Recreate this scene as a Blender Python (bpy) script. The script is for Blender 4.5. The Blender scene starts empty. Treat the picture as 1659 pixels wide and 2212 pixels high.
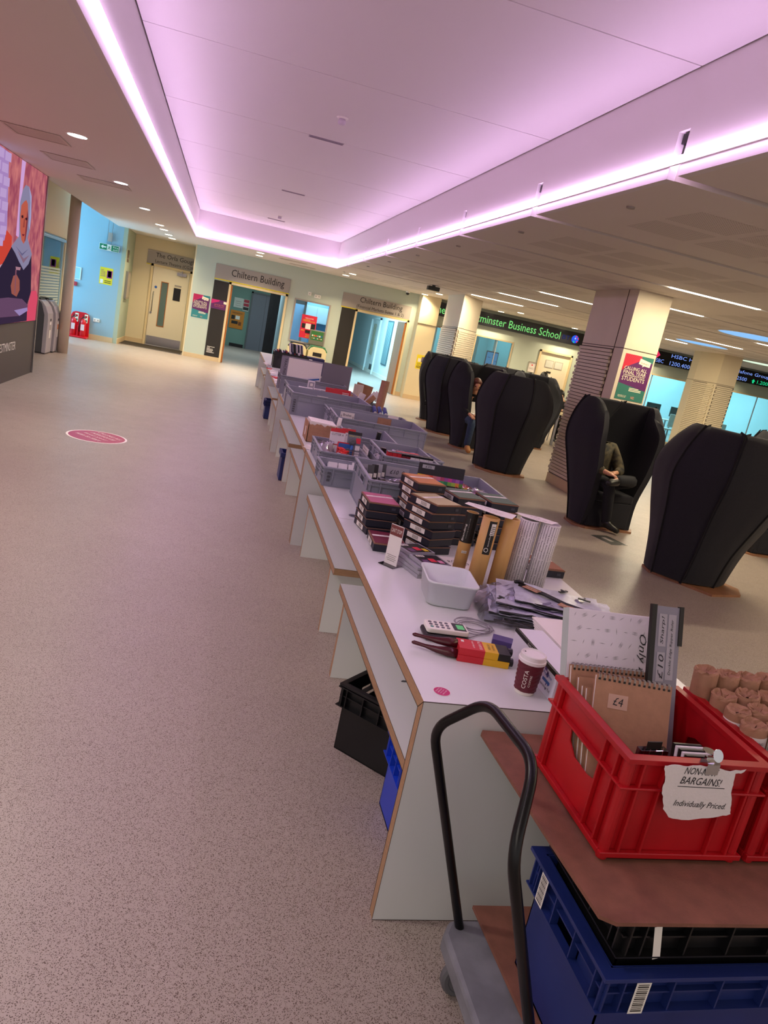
import bpy, math, random
from mathutils import Matrix, Vector
from mathutils.geometry import tessellate_polygon
SC = bpy.context.scene; COL = SC.collection
PI = math.pi; rnd = random.Random(7)

# ---------------------------------------------------------------- camera
cd = bpy.data.cameras.new('camera'); cam = bpy.data.objects.new('camera', cd); COL.objects.link(cam)
R_ = Vector((0.95884859, -0.20255196, 0.19895246)); U_ = Vector((-0.13891754, 0.27642879, 0.95094113)); F_ = Vector((0.24761117, 0.93944655, -0.23691534))
cam.matrix_world = Matrix(((R_.x, U_.x, -F_.x, 0), (R_.y, U_.y, -F_.y, 0), (R_.z, U_.z, -F_.z, 1.70), (0, 0, 0, 1)))
cd.sensor_fit = 'VERTICAL'; cd.sensor_height = 24; cd.lens = 1569.93/2212*24; cd.clip_start = .05; cd.clip_end = 200
SC.camera = cam
# ---------------------------------------------------------------- world, exposure
w = bpy.data.worlds.new('room_fill'); SC.world = w; w.use_nodes = True
bg = w.node_tree.nodes['Background']; bg.inputs[0].default_value = (1.0, .91, .90, 1); bg.inputs[1].default_value = .60  # even background light added as fill from the open side behind the camera
SC.view_settings.view_transform = 'Standard'; SC.view_settings.look = 'None'; SC.view_settings.gamma = 1
SC.view_settings.use_curve_mapping = False; SC.view_settings.exposure = 0.13
WARM = (1.0, .80, .52); NEUT = (1.0, .92, .80); PINK = (.86, .46, 1.0); CYAN = (.42, .82, 1.0)
def area(name, loc, sx, sy, power, col, rot=(0, 0, 0), shape='RECTANGLE', parent=None, spread=PI):
    l = bpy.data.lights.new(name, 'AREA'); l.shape = shape; l.size = sx; l.energy = power; l.color = col; l.spread = spread
    if shape in ('RECTANGLE', 'ELLIPSE'): l.size_y = sy
    o = bpy.data.objects.new(name, l); COL.objects.link(o); o.location = loc; o.rotation_euler = rot
    if parent: o.parent = parent
    return o
# daylight through the windows of the alcove on the left, light of the glass rooms on the right, more of the hall's lamps behind the camera
area('alcove_window_light', (-5.9, 19.4, 1.7), 1.6, 2.2, 190, (.36, .76, 1.0), (0, -PI/2, 0))
area('corridor_light', (4.6, 24.5, 2.75), 1.6, 5.0, 300, (.46, .85, 1.0))
area('glass_room_light', (15.0, 24.3, 2.75), 6.0, 4.0, 420, (.40, .82, 1.0))
area('inner_office_light', (7.4, 23.2, 2.7), 2.2, 2.5, 60, (.40, .85, 1.0))
area('side_office_light', (2.75, 22.6, 2.7), .7, 2.0, 55, (.42, .74, 1.0))
area('dark_corridor_light', (0.6, 25.5, 2.75), 1.0, 2.6, 70, (.75, .95, 1.0))
area('hall_lights_behind', (-1.5, -2.0, 2.8), 1.5, 4, 55, NEUT)
area('hall_lights_right', (6.5, 1.0, 2.8), 3.5, 5, 140, WARM)

# ---------------------------------------------------------------- materials
MATS = {}
def lin(h):
    h = h.lstrip('#'); v = [int(h[i:i+2], 16)/255 for i in (0, 2, 4)]
    return tuple((c/12.92 if c <= .04045 else ((c+.055)/1.055)**2.4) for c in v)
def mat(name, hexc, rough=.5, metal=0, emit=0, noise=None, bump=None, spec=.5, alpha=None, trans=0, col2=None, sheen=0, stretch=None, coat=0):
    if name in MATS: return MATS[name]
    m = bpy.data.materials.new(name); m.use_nodes = True; nt = m.node_tree; N = nt.nodes; Lk = nt.links
    b = N['Principled BSDF']; c = lin(hexc)
    b.inputs['Base Color'].default_value = (*c, 1); b.inputs['Roughness'].default_value = rough; b.inputs['Metallic'].default_value = metal
    b.inputs['Specular IOR Level'].default_value = spec
    if trans: b.inputs['Transmission Weight'].default_value = trans
    if sheen: b.inputs['Sheen Weight'].default_value = sheen; b.inputs['Sheen Roughness'].default_value = .4
    if coat: b.inputs['Coat Weight'].default_value = coat
    if alpha is not None: b.inputs['Alpha'].default_value = alpha
    if emit:
        b.inputs['Emission Color'].default_value = (*c, 1); b.inputs['Emission Strength'].default_value = emit
        b.inputs['Base Color'].default_value = (*[x*.1 for x in c], 1)
    if noise or bump:
        tc = N.new('ShaderNodeTexCoord'); mp = N.new('ShaderNodeMapping'); Lk.new(tc.outputs['Object'], mp.inputs[0])
        if stretch: mp.inputs['Scale'].default_value = stretch
    if noise:
        t = N.new('ShaderNodeTexNoise'); t.inputs['Scale'].default_value = noise[0]; t.inputs['Detail'].default_value = 6; Lk.new(mp.outputs[0], t.inputs[0])
        r = N.new('ShaderNodeValToRGB'); r.color_ramp.elements[0].position = .35; r.color_ramp.elements[1].position = .65
        c2 = lin(col2) if col2 else tuple(x*(1-noise[1]) for x in c)
        r.color_ramp.elements[0].color = (*c2, 1); r.color_ramp.elements[1].color = (*c, 1)
        Lk.new(t.outputs[0], r.inputs[0]); Lk.new(r.outputs[0], b.inputs['Base Color'])
    if bump:
        t = N.new('ShaderNodeTexNoise'); t.inputs['Scale'].default_value = bump[0]; t.inputs['Detail'].default_value = 5; Lk.new(mp.outputs[0], t.inputs[0])
        bn = N.new('ShaderNodeBump'); bn.inputs['Strength'].default_value = bump[1]; bn.inputs['Distance'].default_value = .004
        Lk.new(t.outputs[0], bn.inputs['Height']); Lk.new(bn.outputs[0], b.inputs['Normal'])
    MATS[name] = m; return m
def glow(name, col, strength):
    if name in MATS: return MATS[name]
    m = bpy.data.materials.new(name); m.use_nodes = True; nt = m.node_tree; nt.nodes.clear()
    e = nt.nodes.new('ShaderNodeEmission'); o = nt.nodes.new('ShaderNodeOutputMaterial')
    e.inputs[0].default_value = (*(lin(col) if isinstance(col, str) else col), 1); e.inputs[1].default_value = strength
    nt.links.new(e.outputs[0], o.inputs[0]); MATS[name] = m; return m
def glass(name, tint='ffffff', refl=.06, rough=.02):
    if name in MATS: return MATS[name]
    m = bpy.data.materials.new(name); m.use_nodes = True; nt = m.node_tree; N = nt.nodes; N.clear(); Lk = nt.links
    t = N.new('ShaderNodeBsdfTransparent'); t.inputs[0].default_value = (*lin(tint), 1)
    g = N.new('ShaderNodeBsdfGlossy'); g.inputs['Roughness'].default_value = rough
    f = N.new('ShaderNodeFresnel'); f.inputs[0].default_value = 1.4
    a = N.new('ShaderNodeMath'); a.operation = 'ADD'; a.inputs[1].default_value = refl-.04; Lk.new(f.outputs[0], a.inputs[0])
    x = N.new('ShaderNodeMixShader'); o = N.new('ShaderNodeOutputMaterial')
    Lk.new(a.outputs[0], x.inputs[0]); Lk.new(t.outputs[0], x.inputs[1]); Lk.new(g.outputs[0], x.inputs[2]); Lk.new(x.outputs[0], o.inputs[0])
    MATS[name] = m; return m
def floor_mat():
    m = bpy.data.materials.new('speckled_vinyl'); m.use_nodes = True; nt = m.node_tree; N = nt.nodes; Lk = nt.links; b = N['Principled BSDF']
    tc = N.new('ShaderNodeTexCoord')
    wn = N.new('ShaderNodeTexNoise'); wn.inputs['Scale'].default_value = 60; Lk.new(tc.outputs['Object'], wn.inputs[0])
    mixv = N.new('ShaderNodeMixRGB'); mixv.inputs[0].default_value = .008; Lk.new(tc.outputs['Object'], mixv.inputs[1]); Lk.new(wn.outputs['Color'], mixv.inputs[2])
    base = lin('a69991'); cur = None
    big = N.new('ShaderNodeTexNoise'); big.inputs['Scale'].default_value = 1.3; big.inputs['Detail'].default_value = 3; Lk.new(tc.outputs['Object'], big.inputs[0])
    r0 = N.new('ShaderNodeValToRGB'); r0.color_ramp.elements[0].position = .3; r0.color_ramp.elements[1].position = .7
    r0.color_ramp.elements[0].color = (*[x*.94 for x in base], 1); r0.color_ramp.elements[1].color = (*base, 1); Lk.new(big.outputs[0], r0.inputs[0]); cur = r0.outputs[0]
    for sc, thr, colh, rx in ((235, .11, '5b4b41', 1.0), (150, .085, '6a584c', 1.9), (320, .09, '4a3d36', .8), (95, .02, 'f0e8e0', 1.0)):
        mp = N.new('ShaderNodeMapping'); mp.inputs['Scale'].default_value = (1, rx, 1); mp.inputs['Rotation'].default_value = (0, 0, sc); Lk.new(mixv.outputs[0], mp.inputs[0])
        v = N.new('ShaderNodeTexVoronoi'); v.inputs['Scale'].default_value = sc; Lk.new(mp.outputs[0], v.inputs[0])
        # only some of the cells carry a chip
        g = N.new('ShaderNodeMath'); g.operation = 'MULTIPLY'; sp = N.new('ShaderNodeSeparateColor'); Lk.new(v.outputs['Color'], sp.inputs[0])
        Lk.new(sp.outputs[0], g.inputs[0]); g.inputs[1].default_value = thr*4.2 if colh != 'e8e0d8' else thr*3
        if colh == 'e8e0d8':
            g2 = N.new('ShaderNodeMath'); g2.operation = 'SUBTRACT'; g2.inputs[1].default_value = thr*2.75; Lk.new(g.outputs[0], g2.inputs[0])
            g3 = N.new('ShaderNodeMath'); g3.operation = 'MULTIPLY'; g3.inputs[1].default_value = 10; Lk.new(g2.outputs[0], g3.inputs[0]); g = g3
        lt = N.new('ShaderNodeMath'); lt.operation = 'LESS_THAN'; Lk.new(v.outputs['Distance'], lt.inputs[0]); Lk.new(g.outputs[0], lt.inputs[1])
        mx = N.new('ShaderNodeMixRGB'); Lk.new(lt.outputs[0], mx.inputs[0]); Lk.new(cur, mx.inputs[1]); mx.inputs[2].default_value = (*lin(colh), 1); cur = mx.outputs[0]
    Lk.new(cur, b.inputs['Base Color']); b.inputs['Roughness'].default_value = .36; b.inputs['Specular IOR Level'].default_value = .42
    n = N.new('ShaderNodeTexNoise'); n.inputs['Scale'].default_value = 5; n.inputs['Detail'].default_value = 4; Lk.new(tc.outputs['Object'], n.inputs[0])
    mr = N.new('ShaderNodeMapRange'); mr.inputs[3].default_value = .30; mr.inputs[4].default_value = .46; Lk.new(n.outputs[0], mr.inputs[0]); Lk.new(mr.outputs[0], b.inputs['Roughness'])
    return m
def perf_mat():
    m = bpy.data.materials.new('perforated_board'); m.use_nodes = True; nt = m.node_tree; N = nt.nodes; Lk = nt.links; b = N['Principled BSDF']
    tc = N.new('ShaderNodeTexCoord'); mp = N.new('ShaderNodeMapping'); mp.inputs['Scale'].default_value = (45, 45, 1); Lk.new(tc.outputs['Object'], mp.inputs[0])
    fr = N.new('ShaderNodeVectorMath'); fr.operation = 'FRACTION'; Lk.new(mp.outputs[0], fr.inputs[0])
    sb = N.new('ShaderNodeVectorMath'); sb.operation = 'SUBTRACT'; sb.inputs[1].default_value = (.5, .5, 0); Lk.new(fr.outputs[0], sb.inputs[0])
    mu = N.new('ShaderNodeVectorMath'); mu.operation = 'MULTIPLY'; mu.inputs[1].default_value = (1, 1, 0); Lk.new(sb.outputs[0], mu.inputs[0])
    ln = N.new('ShaderNodeVectorMath'); ln.operation = 'LENGTH'; Lk.new(mu.outputs[0], ln.inputs[0])
    lt = N.new('ShaderNodeMath'); lt.operation = 'LESS_THAN'; lt.inputs[1].default_value = .27; Lk.new(ln.outputs['Value'], lt.inputs[0])
    mx = N.new('ShaderNodeMixRGB'); Lk.new(lt.outputs[0], mx.inputs[0]); mx.inputs[1].default_value = (*lin('dad2ca'), 1); mx.inputs[2].default_value = (*lin('9a9088'), 1)
    Lk.new(mx.outputs[0], b.inputs['Base Color']); b.inputs['Roughness'].default_value = .8; return m
FLOOR = floor_mat(); PERF = perf_mat()
WHITE = mat('ceiling_paint', 'e2dbd6', .75, bump=(60, .06)); TRAYW = mat('tray_white', 'dcd6d6', .6); SLABC = mat('ceiling_board', 'dad2ca', .7)
DARK = mat('shadow_gap', '2a2624', .9)
LAM = mat('white_laminate', 'd3d6d4', .28, spec=.45); PLY = mat('birch_ply_edge', 'b08a66', .5, noise=(30, .25), stretch=(1, 1, 12)); LINE = mat('dark_seam', '3a2a22', .7)
TEAL = mat('pale_teal_paint', 'b8c4b8', .6, bump=(80, .04)); CREAM = mat('cream_paint', 'd8cba8', .6, bump=(80, .04)); BLUEW = mat('blue_wall_paint', '8fb2c4', .6); PGREEN = mat('pale_green_paint', 'a6b39f', .6)
DOORW = mat('cream_door_paint', 'dcd3bb', .45); SIGNG = mat('grey_sign_board', '9d9690', .5); BLK = mat('black_print', '15130f', .5); WHP = mat('white_print', 'e8e4dc', .5)
YEL = mat('yellow_print', 'd9c61f', .5); GREYP = mat('grey_euro_plastic', '8c8f9c', .42, bump=(200, .05)); DGREY = mat('dark_grey_plastic', '4b4c52', .5)
BLACKP = mat('black_plastic', '141417', .35, noise=(8, .4)); BLUEP = mat('navy_crate_plastic', '1b2d6e', .45, noise=(6, .2)); BLUEB = mat('bright_blue_plastic', '1a3fc0', .35); REDP = mat('red_crate_plastic', 'b40c18', .38, noise=(5, .22), bump=(30, .08))
FELT = mat('charcoal_felt', '1d1d27', .95, bump=(400, .5), noise=(220, .45), sheen=.12); SEAM = mat('black_piping', '08080b', .9); PLYB = mat('ply_base', '96684a', .45, noise=(12, .2))
HARD = mat('hardboard', '855544', .75, noise=(18, .22), bump=(250, .3)); STEEL = mat('brushed_steel', 'a8a8aa', .3, metal=1); CHROME = mat('chrome', 'd0d0d4', .12, metal=1)
KRAFT = mat('kraft_paper', 'aa7e62', .8, noise=(40, .12), bump=(60, .25)); PAPER = mat('white_paper', 'e6e0dc', .7); CLEAR = glass('clear_plastic', 'f4f4f8', .10, .08); PANE = glass('window_glass', 'e8f4f4', .08)

# ---------------------------------------------------------------- mesh builder
class MB:
    def __init__(s): s.v = []; s.f = []; s.m = []; s.mi = 0; s.X = None
    def add(s, vs, fs, m=None):
        o = len(s.v); s.v += [tuple(s.X @ Vector(p)) if s.X else tuple(p) for p in vs]; s.f += [tuple(i+o for i in f) for f in fs]; s.m += [s.mi if m is None else m]*len(fs); return s
    def bx(s, x0, x1, y0, y1, z0, z1, m=None):
        return s.add([(x0, y0, z0), (x1, y0, z0), (x1, y1, z0), (x0, y1, z0), (x0, y0, z1), (x1, y0, z1), (x1, y1, z1), (x0, y1, z1)],
                     [(0, 3, 2, 1), (4, 5, 6, 7), (0, 1, 5, 4), (1, 2, 6, 5), (2, 3, 7, 6), (3, 0, 4, 7)], m)
    def box(s, c, d, m=None): return s.bx(c[0]-d[0]/2, c[0]+d[0]/2, c[1]-d[1]/2, c[1]+d[1]/2, c[2]-d[2]/2, c[2]+d[2]/2, m)
    def prism(s, P, z0, z1, m=None, s1=1, c=(0, 0)):
        n = len(P); top = [((x-c[0])*s1+c[0], (y-c[1])*s1+c[1], z1) for x, y in P]
        return s.add([(x, y, z0) for x, y in P]+top, [tuple(range(n-1, -1, -1)), tuple(range(n, 2*n))]+[(i, (i+1) % n, n+(i+1) % n, n+i) for i in range(n)], m)
    def quad(s, *p, m=None): return s.add(p, [tuple(range(len(p)))], m)
    def plate(s, outer, holes, O, A, B, t, m=None):
        """flat plate with holes; outline in (a,b), placed at O + a*A + b*B, thickness t along A x B"""
        O, A, B = Vector(O), Vector(A), Vector(B); Nn = A.cross(B).normalized()*t
        loops = [list(outer)]+[list(h) for h in holes]
        P = [p for l in loops for p in l]; n = len(P)
        tri = tessellate_polygon([[Vector((x, y, 0)) for x, y in l] for l in loops])
        vs = [O+A*x+B*y for x, y in P]; vs = vs+[v+Nn for v in vs]
        fs = []
        for a, b, c in tri:
            ar = (P[b][0]-P[a][0])*(P[c][1]-P[a][1])-(P[b][1]-P[a][1])*(P[c][0]-P[a][0])
            if ar < 0: b, c = c, b
            fs += [(a, c, b), (a+n, b+n, c+n)]
        k = 0
        for l in loops:
            L = len(l)
            for i in range(L): fs.append((k+i, k+(i+1) % L, k+(i+1) % L+n, k+i+n))
            k += L
        return s.add(vs, fs, m)
    def tube(s, pts, r, n=8, closed=False, m=None, cap=True):
        pts = [Vector(p) for p in pts]; k = len(pts); rs = r if isinstance(r, (list, tuple)) else [r]*k; vs = []; up = None
        for i, p in enumerate(pts):
            a = pts[i-1] if (i > 0 or closed) else p; b = pts[(i+1) % k] if (i < k-1 or closed) else p
            t = (b-a).normalized() if (b-a).length > 1e-9 else Vector((0, 0, 1))
            if up is None: up = t.orthogonal().normalized()
            up = (up-t*up.dot(t)); up = up.normalized() if up.length > 1e-6 else t.orthogonal().normalized()
            q = t.cross(up)
            vs += [p+(up*math.cos(2*PI*j/n)+q*math.sin(2*PI*j/n))*rs[i] for j in range(n)]
        fs = []
        for i in range(k if closed else k-1):
            for j in range(n):
                a = i*n+j; b = i*n+(j+1) % n; c = ((i+1) % k)*n+(j+1) % n; d = ((i+1) % k)*n+j; fs.append((a, b, c, d))
        if cap and not closed: fs += [tuple(range(n-1, -1, -1)), tuple(range((k-1)*n, k*n))]
        return s.add(vs, fs, m)
    def lathe(s, prof, n=16, c=(0, 0, 0), m=None):
        vs = []; k = len(prof)
        for r, z in prof: vs += [(c[0]+r*math.cos(2*PI*j/n), c[1]+r*math.sin(2*PI*j/n), c[2]+z) for j in range(n)]
        fs = [(i*n+j, i*n+(j+1) % n, (i+1)*n+(j+1) % n, (i+1)*n+j) for i in range(k-1) for j in range(n)]
        return s.add(vs, fs+[tuple(range(n-1, -1, -1)), tuple(range((k-1)*n, k*n))], m)
    def ball(s, c, r, n=12, m=None):
        rx, ry, rz = r if isinstance(r, tuple) else (r, r, r); vs = []; h = n//2
        for i in range(1, h):
            a = PI*i/h; vs += [(c[0]+rx*math.sin(a)*math.cos(2*PI*j/n), c[1]+ry*math.sin(a)*math.sin(2*PI*j/n), c[2]-rz*math.cos(a)) for j in range(n)]
        vs += [(c[0], c[1], c[2]-rz), (c[0], c[1], c[2]+rz)]; q = len(vs)
        fs = [(i*n+j, i*n+(j+1) % n, (i+1)*n+(j+1) % n, (i+1)*n+j) for i in range(h-2) for j in range(n)]
        fs += [(q-2, (j+1) % n, j) for j in range(n)]+[(q-1, (h-2)*n+j, (h-2)*n+(j+1) % n) for j in range(n)]
        return s.add(vs, fs, m)
    def build(s, name, mats, parent=None, smooth=False, bevel=0, loc=None, rz=0, world=False, solid=0):
        me = bpy.data.meshes.new(name); vs = s.v
        if world and parent is not None:
            inv = (Matrix.Translation(parent.location) @ parent.rotation_euler.to_matrix().to_4x4()).inverted(); vs = [tuple(inv @ Vector(p)) for p in vs]
        if loc is not None and world: 
            inv = (Matrix.Translation(loc) @ Matrix.Rotation(rz, 4, 'Z')).inverted(); vs = [tuple(inv @ Vector(p)) for p in vs]
        me.from_pydata(vs, [], s.f)
        for m in (mats if isinstance(mats, (list, tuple)) else [mats]): me.materials.append(m)
        me.polygons.foreach_set('material_index', s.m)
        if smooth: me.polygons.foreach_set('use_smooth', [True]*len(s.f))
        me.update(); o = bpy.data.objects.new(name, me); COL.objects.link(o)
        if parent is not None: o.parent = parent
        if loc is not None: o.location = loc; o.rotation_euler = (0, 0, rz)
        if bevel:
            b = o.modifiers.new('bevel', 'BEVEL'); b.width = bevel; b.segments = 2; b.limit_method = 'ANGLE'; b.angle_limit = math.radians(40)
        return o
def thing(name, label, cat, loc=(0, 0, 0), rz=0, group=None, rot=None):
    o = bpy.data.objects.new(name, None); COL.objects.link(o); o.location = loc; o.rotation_euler = rot or (0, 0, rz); o.empty_display_size = .05
    o['label'] = label; o['category'] = cat
    if group: o['group'] = group
    return o
def tag(o, label, cat, group=None):
    o['label'] = label; o['category'] = cat
    if group: o['group'] = group
    return o
def struct(o): o['kind'] = 'structure'; return o
KIDS = {}
def dup(root, loc=None, rz=None, label=None, group=None):
    def cp(o, par):
        c = o.copy(); COL.objects.link(c)
        if par is not None: c.parent = par
        for ch in [x for x in bpy.data.objects if x.parent == o]: cp(ch, c)
        return c
    r = cp(root, None)
    if loc is not None: r.location = loc
    if rz is not None: r.rotation_euler = (0, 0, rz)
    if label: r['label'] = label
    if group: r['group'] = group
    return r
FC = {}
def text(parent, s, c, right, up, mt, width=None, height=None, name='lettering', shear=0, depth=0, align=.5, world=False, loose=False):
    """flat printed lettering centred on c; right / up give the plane"""
    key = (s, shear)
    if key not in FC:
        cu = bpy.data.curves.new('txt', 'FONT'); cu.body = s; cu.shear = shear; cu.resolution_u = 2; cu.space_line = .9
        o = bpy.data.objects.new('txt', cu); COL.objects.link(o); bpy.context.view_layer.update()
        me = bpy.data.meshes.new_from_object(o.evaluated_get(bpy.context.evaluated_depsgraph_get())); bpy.data.objects.remove(o)
        FC[key] = ([v.co.copy() for v in me.vertices], [tuple(p.vertices) for p in me.polygons]); bpy.data.meshes.remove(me)
    V, Fs = FC[key]
    x0 = min(v.x for v in V); x1 = max(v.x for v in V); y0 = min(v.y for v in V); y1 = max(v.y for v in V)
    sx = (width/(x1-x0)) if width else (height/(y1-y0)); sy = (height/(y1-y0)) if height else sx
    c = Vector(c); right = Vector(right).normalized(); up = Vector(up).normalized()
    mb = MB(); mb.add([c+right*((v.x-(x0+x1)/2)*sx)+up*((v.y-(y0+y1)/2)*sy) for v in V], Fs)
    return mb.build(name, mt, parent, world=world)
def print_box(parent, c, right, up, w, h, mt, name='print', off=0.0, world=False):
    c = Vector(c); r = Vector(right).normalized(); u = Vector(up).normalized(); n = r.cross(u); c = c+n*off
    mb = MB(); mb.quad(c-r*w/2-u*h/2, c+r*w/2-u*h/2, c+r*w/2+u*h/2, c-r*w/2+u*h/2)
    return mb.build(name, mt, parent, world=world)
# ================================================================ SETTING
CZ = 2.87; YB = 20.6; TZ = 3.45; TX0, TX1, TY0, TY1 = -.86, 2.36, 0.1, 17.8
BASEB = mat('baseboard_cream', 'cbb48e', .5)
struct(MB().bx(-7, 20, -4, 34.5, -.1, 0).build('floor', FLOOR))
# hall ceiling: lowered borders, lit tray, boards with slots
ceil = MB(); ceil.bx(-8, TX0-.05, -4, 12.3, CZ, CZ+.1); ceil.bx(-2.8, TX0-.05, 12.3, 22, CZ, CZ+.1); ceil.bx(TX0-.05, TX1+.05, TY1+.05, YB+.1, CZ, CZ+.1); ceil.bx(TX0-.05, TX1, -4, TY0-.05, CZ, CZ+.1)
ceil.bx(-2.84, -2.8, 12.3, 20.3, CZ, 3.27)
ceil = struct(ceil.build('ceiling', WHITE))
hi = struct(MB().bx(-7, -2.8, 12.2, 20.6, 3.25, 3.35).build('ceiling', mat('alcove_ceiling_paint', 'dfe4e4', .7)))
SL = [4.13+2.02*k for k in range(-3, 7)]
slabs = struct(MB().bx(TX1+.06, 20, -2.5, YB, CZ+.135, CZ+.16).build('ceiling', mat('slot_back', '55504c', .9)))
edges = [-2.6]+SL+[YB+.02]
for a, b in zip(edges[:-1], edges[1:]):
    MB().bx(TX1+.05, 20, a+(.05 if a in SL else 0), b-(.05 if b in SL else 0), CZ, CZ+.13).build('ceiling_board', SLABC, slabs)
for k, (a, b) in enumerate(zip(edges[:-1], edges[1:])):                      # perforated fields let into the boards
    if b-a < 1.5: continue
    m = (a+b)/2
    for x0 in [2.94+1.28*i+.0 for i in range(0, 9)]:
        if 4.9 < x0 < 5.7: continue
        for sx in (0, .62):
            for yy in (m-.27, m+.27):
                print_box(slabs, (x0+sx+.26, yy, CZ-.0012), (1, 0, 0), (0, -1, 0), .52, .44, PERF, 'perforated_field')
    MB().lathe([(.028, -.012), (.03, 0)], 12, (2.62, m-.12, CZ)).build('sprinkler_rose', SIGNG, slabs)
# tray: side walls with the slots running up into the right one
tray = MB(); tray.bx(TX0-.05, TX0, TY0, TY1, CZ, TZ+.05); tray.bx(TX0-.05, TX1+.05, TY1, TY1+.05, CZ, TZ+.05); tray.bx(TX0, TX1, TY0-.05, TY0, CZ, TZ+.05)
tray.bx(TX1, TX1+.05, TY0, TY1, 3.125, TZ+.05)
ed = [TY0]+[s for s in SL if TY0 < s < TY1]+[TY1]
for a, b in zip(ed[:-1], ed[1:]): tray.bx(TX1, TX1+.05, a+(.055 if a in SL else 0), b-(.055 if b in SL else 0), CZ, 3.125)
tray.bx(TX1+.09, TX1+.12, TY0, TY1, CZ+.13, 3.2)
tray = struct(tray.build('trim_1', TRAYW))
for s in SL:
    if TY0 < s < TY1: MB().bx(TX1+.02, TX1+.085, s-.035, s+.035, 3.06, 3.115).build('black_fitting', BLACKP, tray)
pan = struct(MB().bx(TX0, TX1, TY0, TY1, TZ+.02, TZ+.05).build('ceiling', DARK))
js = [TY0, 2.1]+[4.12+2.02*k for k in range(7)]+[TY1]
for a, b in zip(js[:-1], js[1:]): MB().bx(TX0+.012, TX1-.012, a+.006, b-.006, TZ, TZ+.02).build('ceiling_panel', TRAYW, pan)
# LED strip lights along the tray
LED = glow('led_lilac', (.90, .58, 1.0), 19)
led = thing('led_strip', 'glowing lilac light strip running round the recessed ceiling tray', 'light', (TX0, TY0, 2.95))
for n_, (x0, x1, y0, y1) in enumerate(((TX0, TX0+.03, TY0, TY1), (TX0, TX1, TY1-.03, TY1), (TX1-.03, TX1, TY0, TY1))):
    z = 2.985 if n_ != 2 else 2.955
    MB().bx(x0, x1, y0, y1, z-.017, z+.017).build('led_run', LED, led, world=True)
    if n_ == 2: MB().bx(x0+.016, x1, y0, y1, z-.020, z-.017).build('led_channel', WHITE, led, world=True)
# tray fittings
for i, y in enumerate((8.2, 12.17, 16.3)):
    g = thing('ceiling_diffuser', ('narrow slot air diffuser in the tray ceiling, nearest of three', 'narrow slot air diffuser in the tray ceiling, middle of three', 'narrow slot air diffuser in the tray ceiling, farthest of three')[i], 'vent', (.75, y, TZ), group='slot diffusers in the tray')
    MB().bx(-.18, .18, -.035, .035, -.006, 0).build('frame', mat('diffuser_grey', '9a8e98', .5), g)
    for k in (-.018, 0, .018): MB().bx(-.17, .17, k-.003, k+.003, -.0095, -.006).build('slat', mat('diffuser_slat', '8a7e88', .5), g)
for i, y in enumerate((7.2, 15.5)):
    g = thing('smoke_detector', ('round white smoke detector on the tray ceiling, near the camera', 'round white smoke detector on the tray ceiling near its far end')[i], 'detector', (.77, y, TZ), group='smoke detectors')
    MB().lathe([(.045, -.012), (.055, 0)], 18).build('base', WHP, g)
    MB().lathe([(.02, -.06), (.034, -.055), (.036, -.035), (.03, -.012)], 16).build('head', mat('detector_grey', 'c9bcc9', .4), g, smooth=True)
# recessed grilles in the lowered ceilings
def grille(x0, x1, y0, y1, label):
    g = thing('ceiling_grille', label, 'vent', ((x0+x1)/2, (y0+y1)/2, CZ), group='flush ceiling grilles'); sx, sy = x1-x0, y1-y0
    MB().plate([(0, 0), (sx, 0), (sx, sy), (0, sy)], [[(.03, .03), (sx-.03, .03), (sx-.03, sy-.03), (.03, sy-.03)]], (-sx/2, sy/2, -.004), (1, 0, 0), (0, -1, 0), .004).build('frame', mat('grille_frame', 'd2c6bc', .6), g)
    MB().bx(-sx/2+.03, sx/2-.03, -sy/2+.03, sy/2-.03, -.002, 0).build('grid', mat('grille_mesh', 'cbbfb6', .7), g)
grille(-2.3, -1.76, 8.2, 8.75, 'flush square access panel in the left ceiling nearest the camera')
grille(-2.27, -1.76, 9.65, 10.2, 'flush square access panel in the left ceiling, second along')
grille(-2.15, -1.5, 11.15, 11.6, 'flush pale vent panel beside the second left downlight')
grille(1.06, 1.75, 18.5, 18.75, 'long slot vent in the ceiling above the middle of the far wall'); grille(1.4, 2.08, 19.6, 19.82, 'long slot vent in the ceiling close to the far wall')
# downlights
def downlight(x, y, label, power, col, r=.085, grp='round recessed downlights'):
    g = thing('downlight', label, 'light', (x, y, CZ), group=grp)
    MB().lathe([(r+.022, -.004), (r+.024, 0), (r, 0), (r, -.003)], 24).build('bezel', WHP, g)
    MB().lathe([(r, -.006), (r, -.001)], 24).build('lamp', glow('downlight_%s' % ('w' if col == WARM else 'n'), (1, .86, .60) if col == WARM else (.92, .97, 1.0), 14), g)
    a = area('downlight_beam', (0, 0, -.02), .15, .15, power, col, shape='DISK', parent=g, spread=math.radians(130))
for y, lb in ((7.96, 'largest round downlight in the left ceiling, nearest the camera'), (10.93, 'second round downlight in the left ceiling row'), (13.88, 'third round downlight in the left ceiling row'), (16.77, 'fourth downlight of the left row, above the recess by the door'), (17.9, 'fifth downlight of the left row'), (19.28, 'sixth downlight of the left row'), (20.45, 'last downlight of the left row, nearest the lecture theatre door')):
    downlight(-1.56, y, lb, 27 if y > 15 else 24, NEUT if y < 15 else WARM)
downlight(-1.56, 5.0, 'downlight of the left row behind the frame', 22, NEUT); downlight(-1.56, 2.0, 'downlight of the left row closest behind the frame', 22, NEUT)
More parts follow.
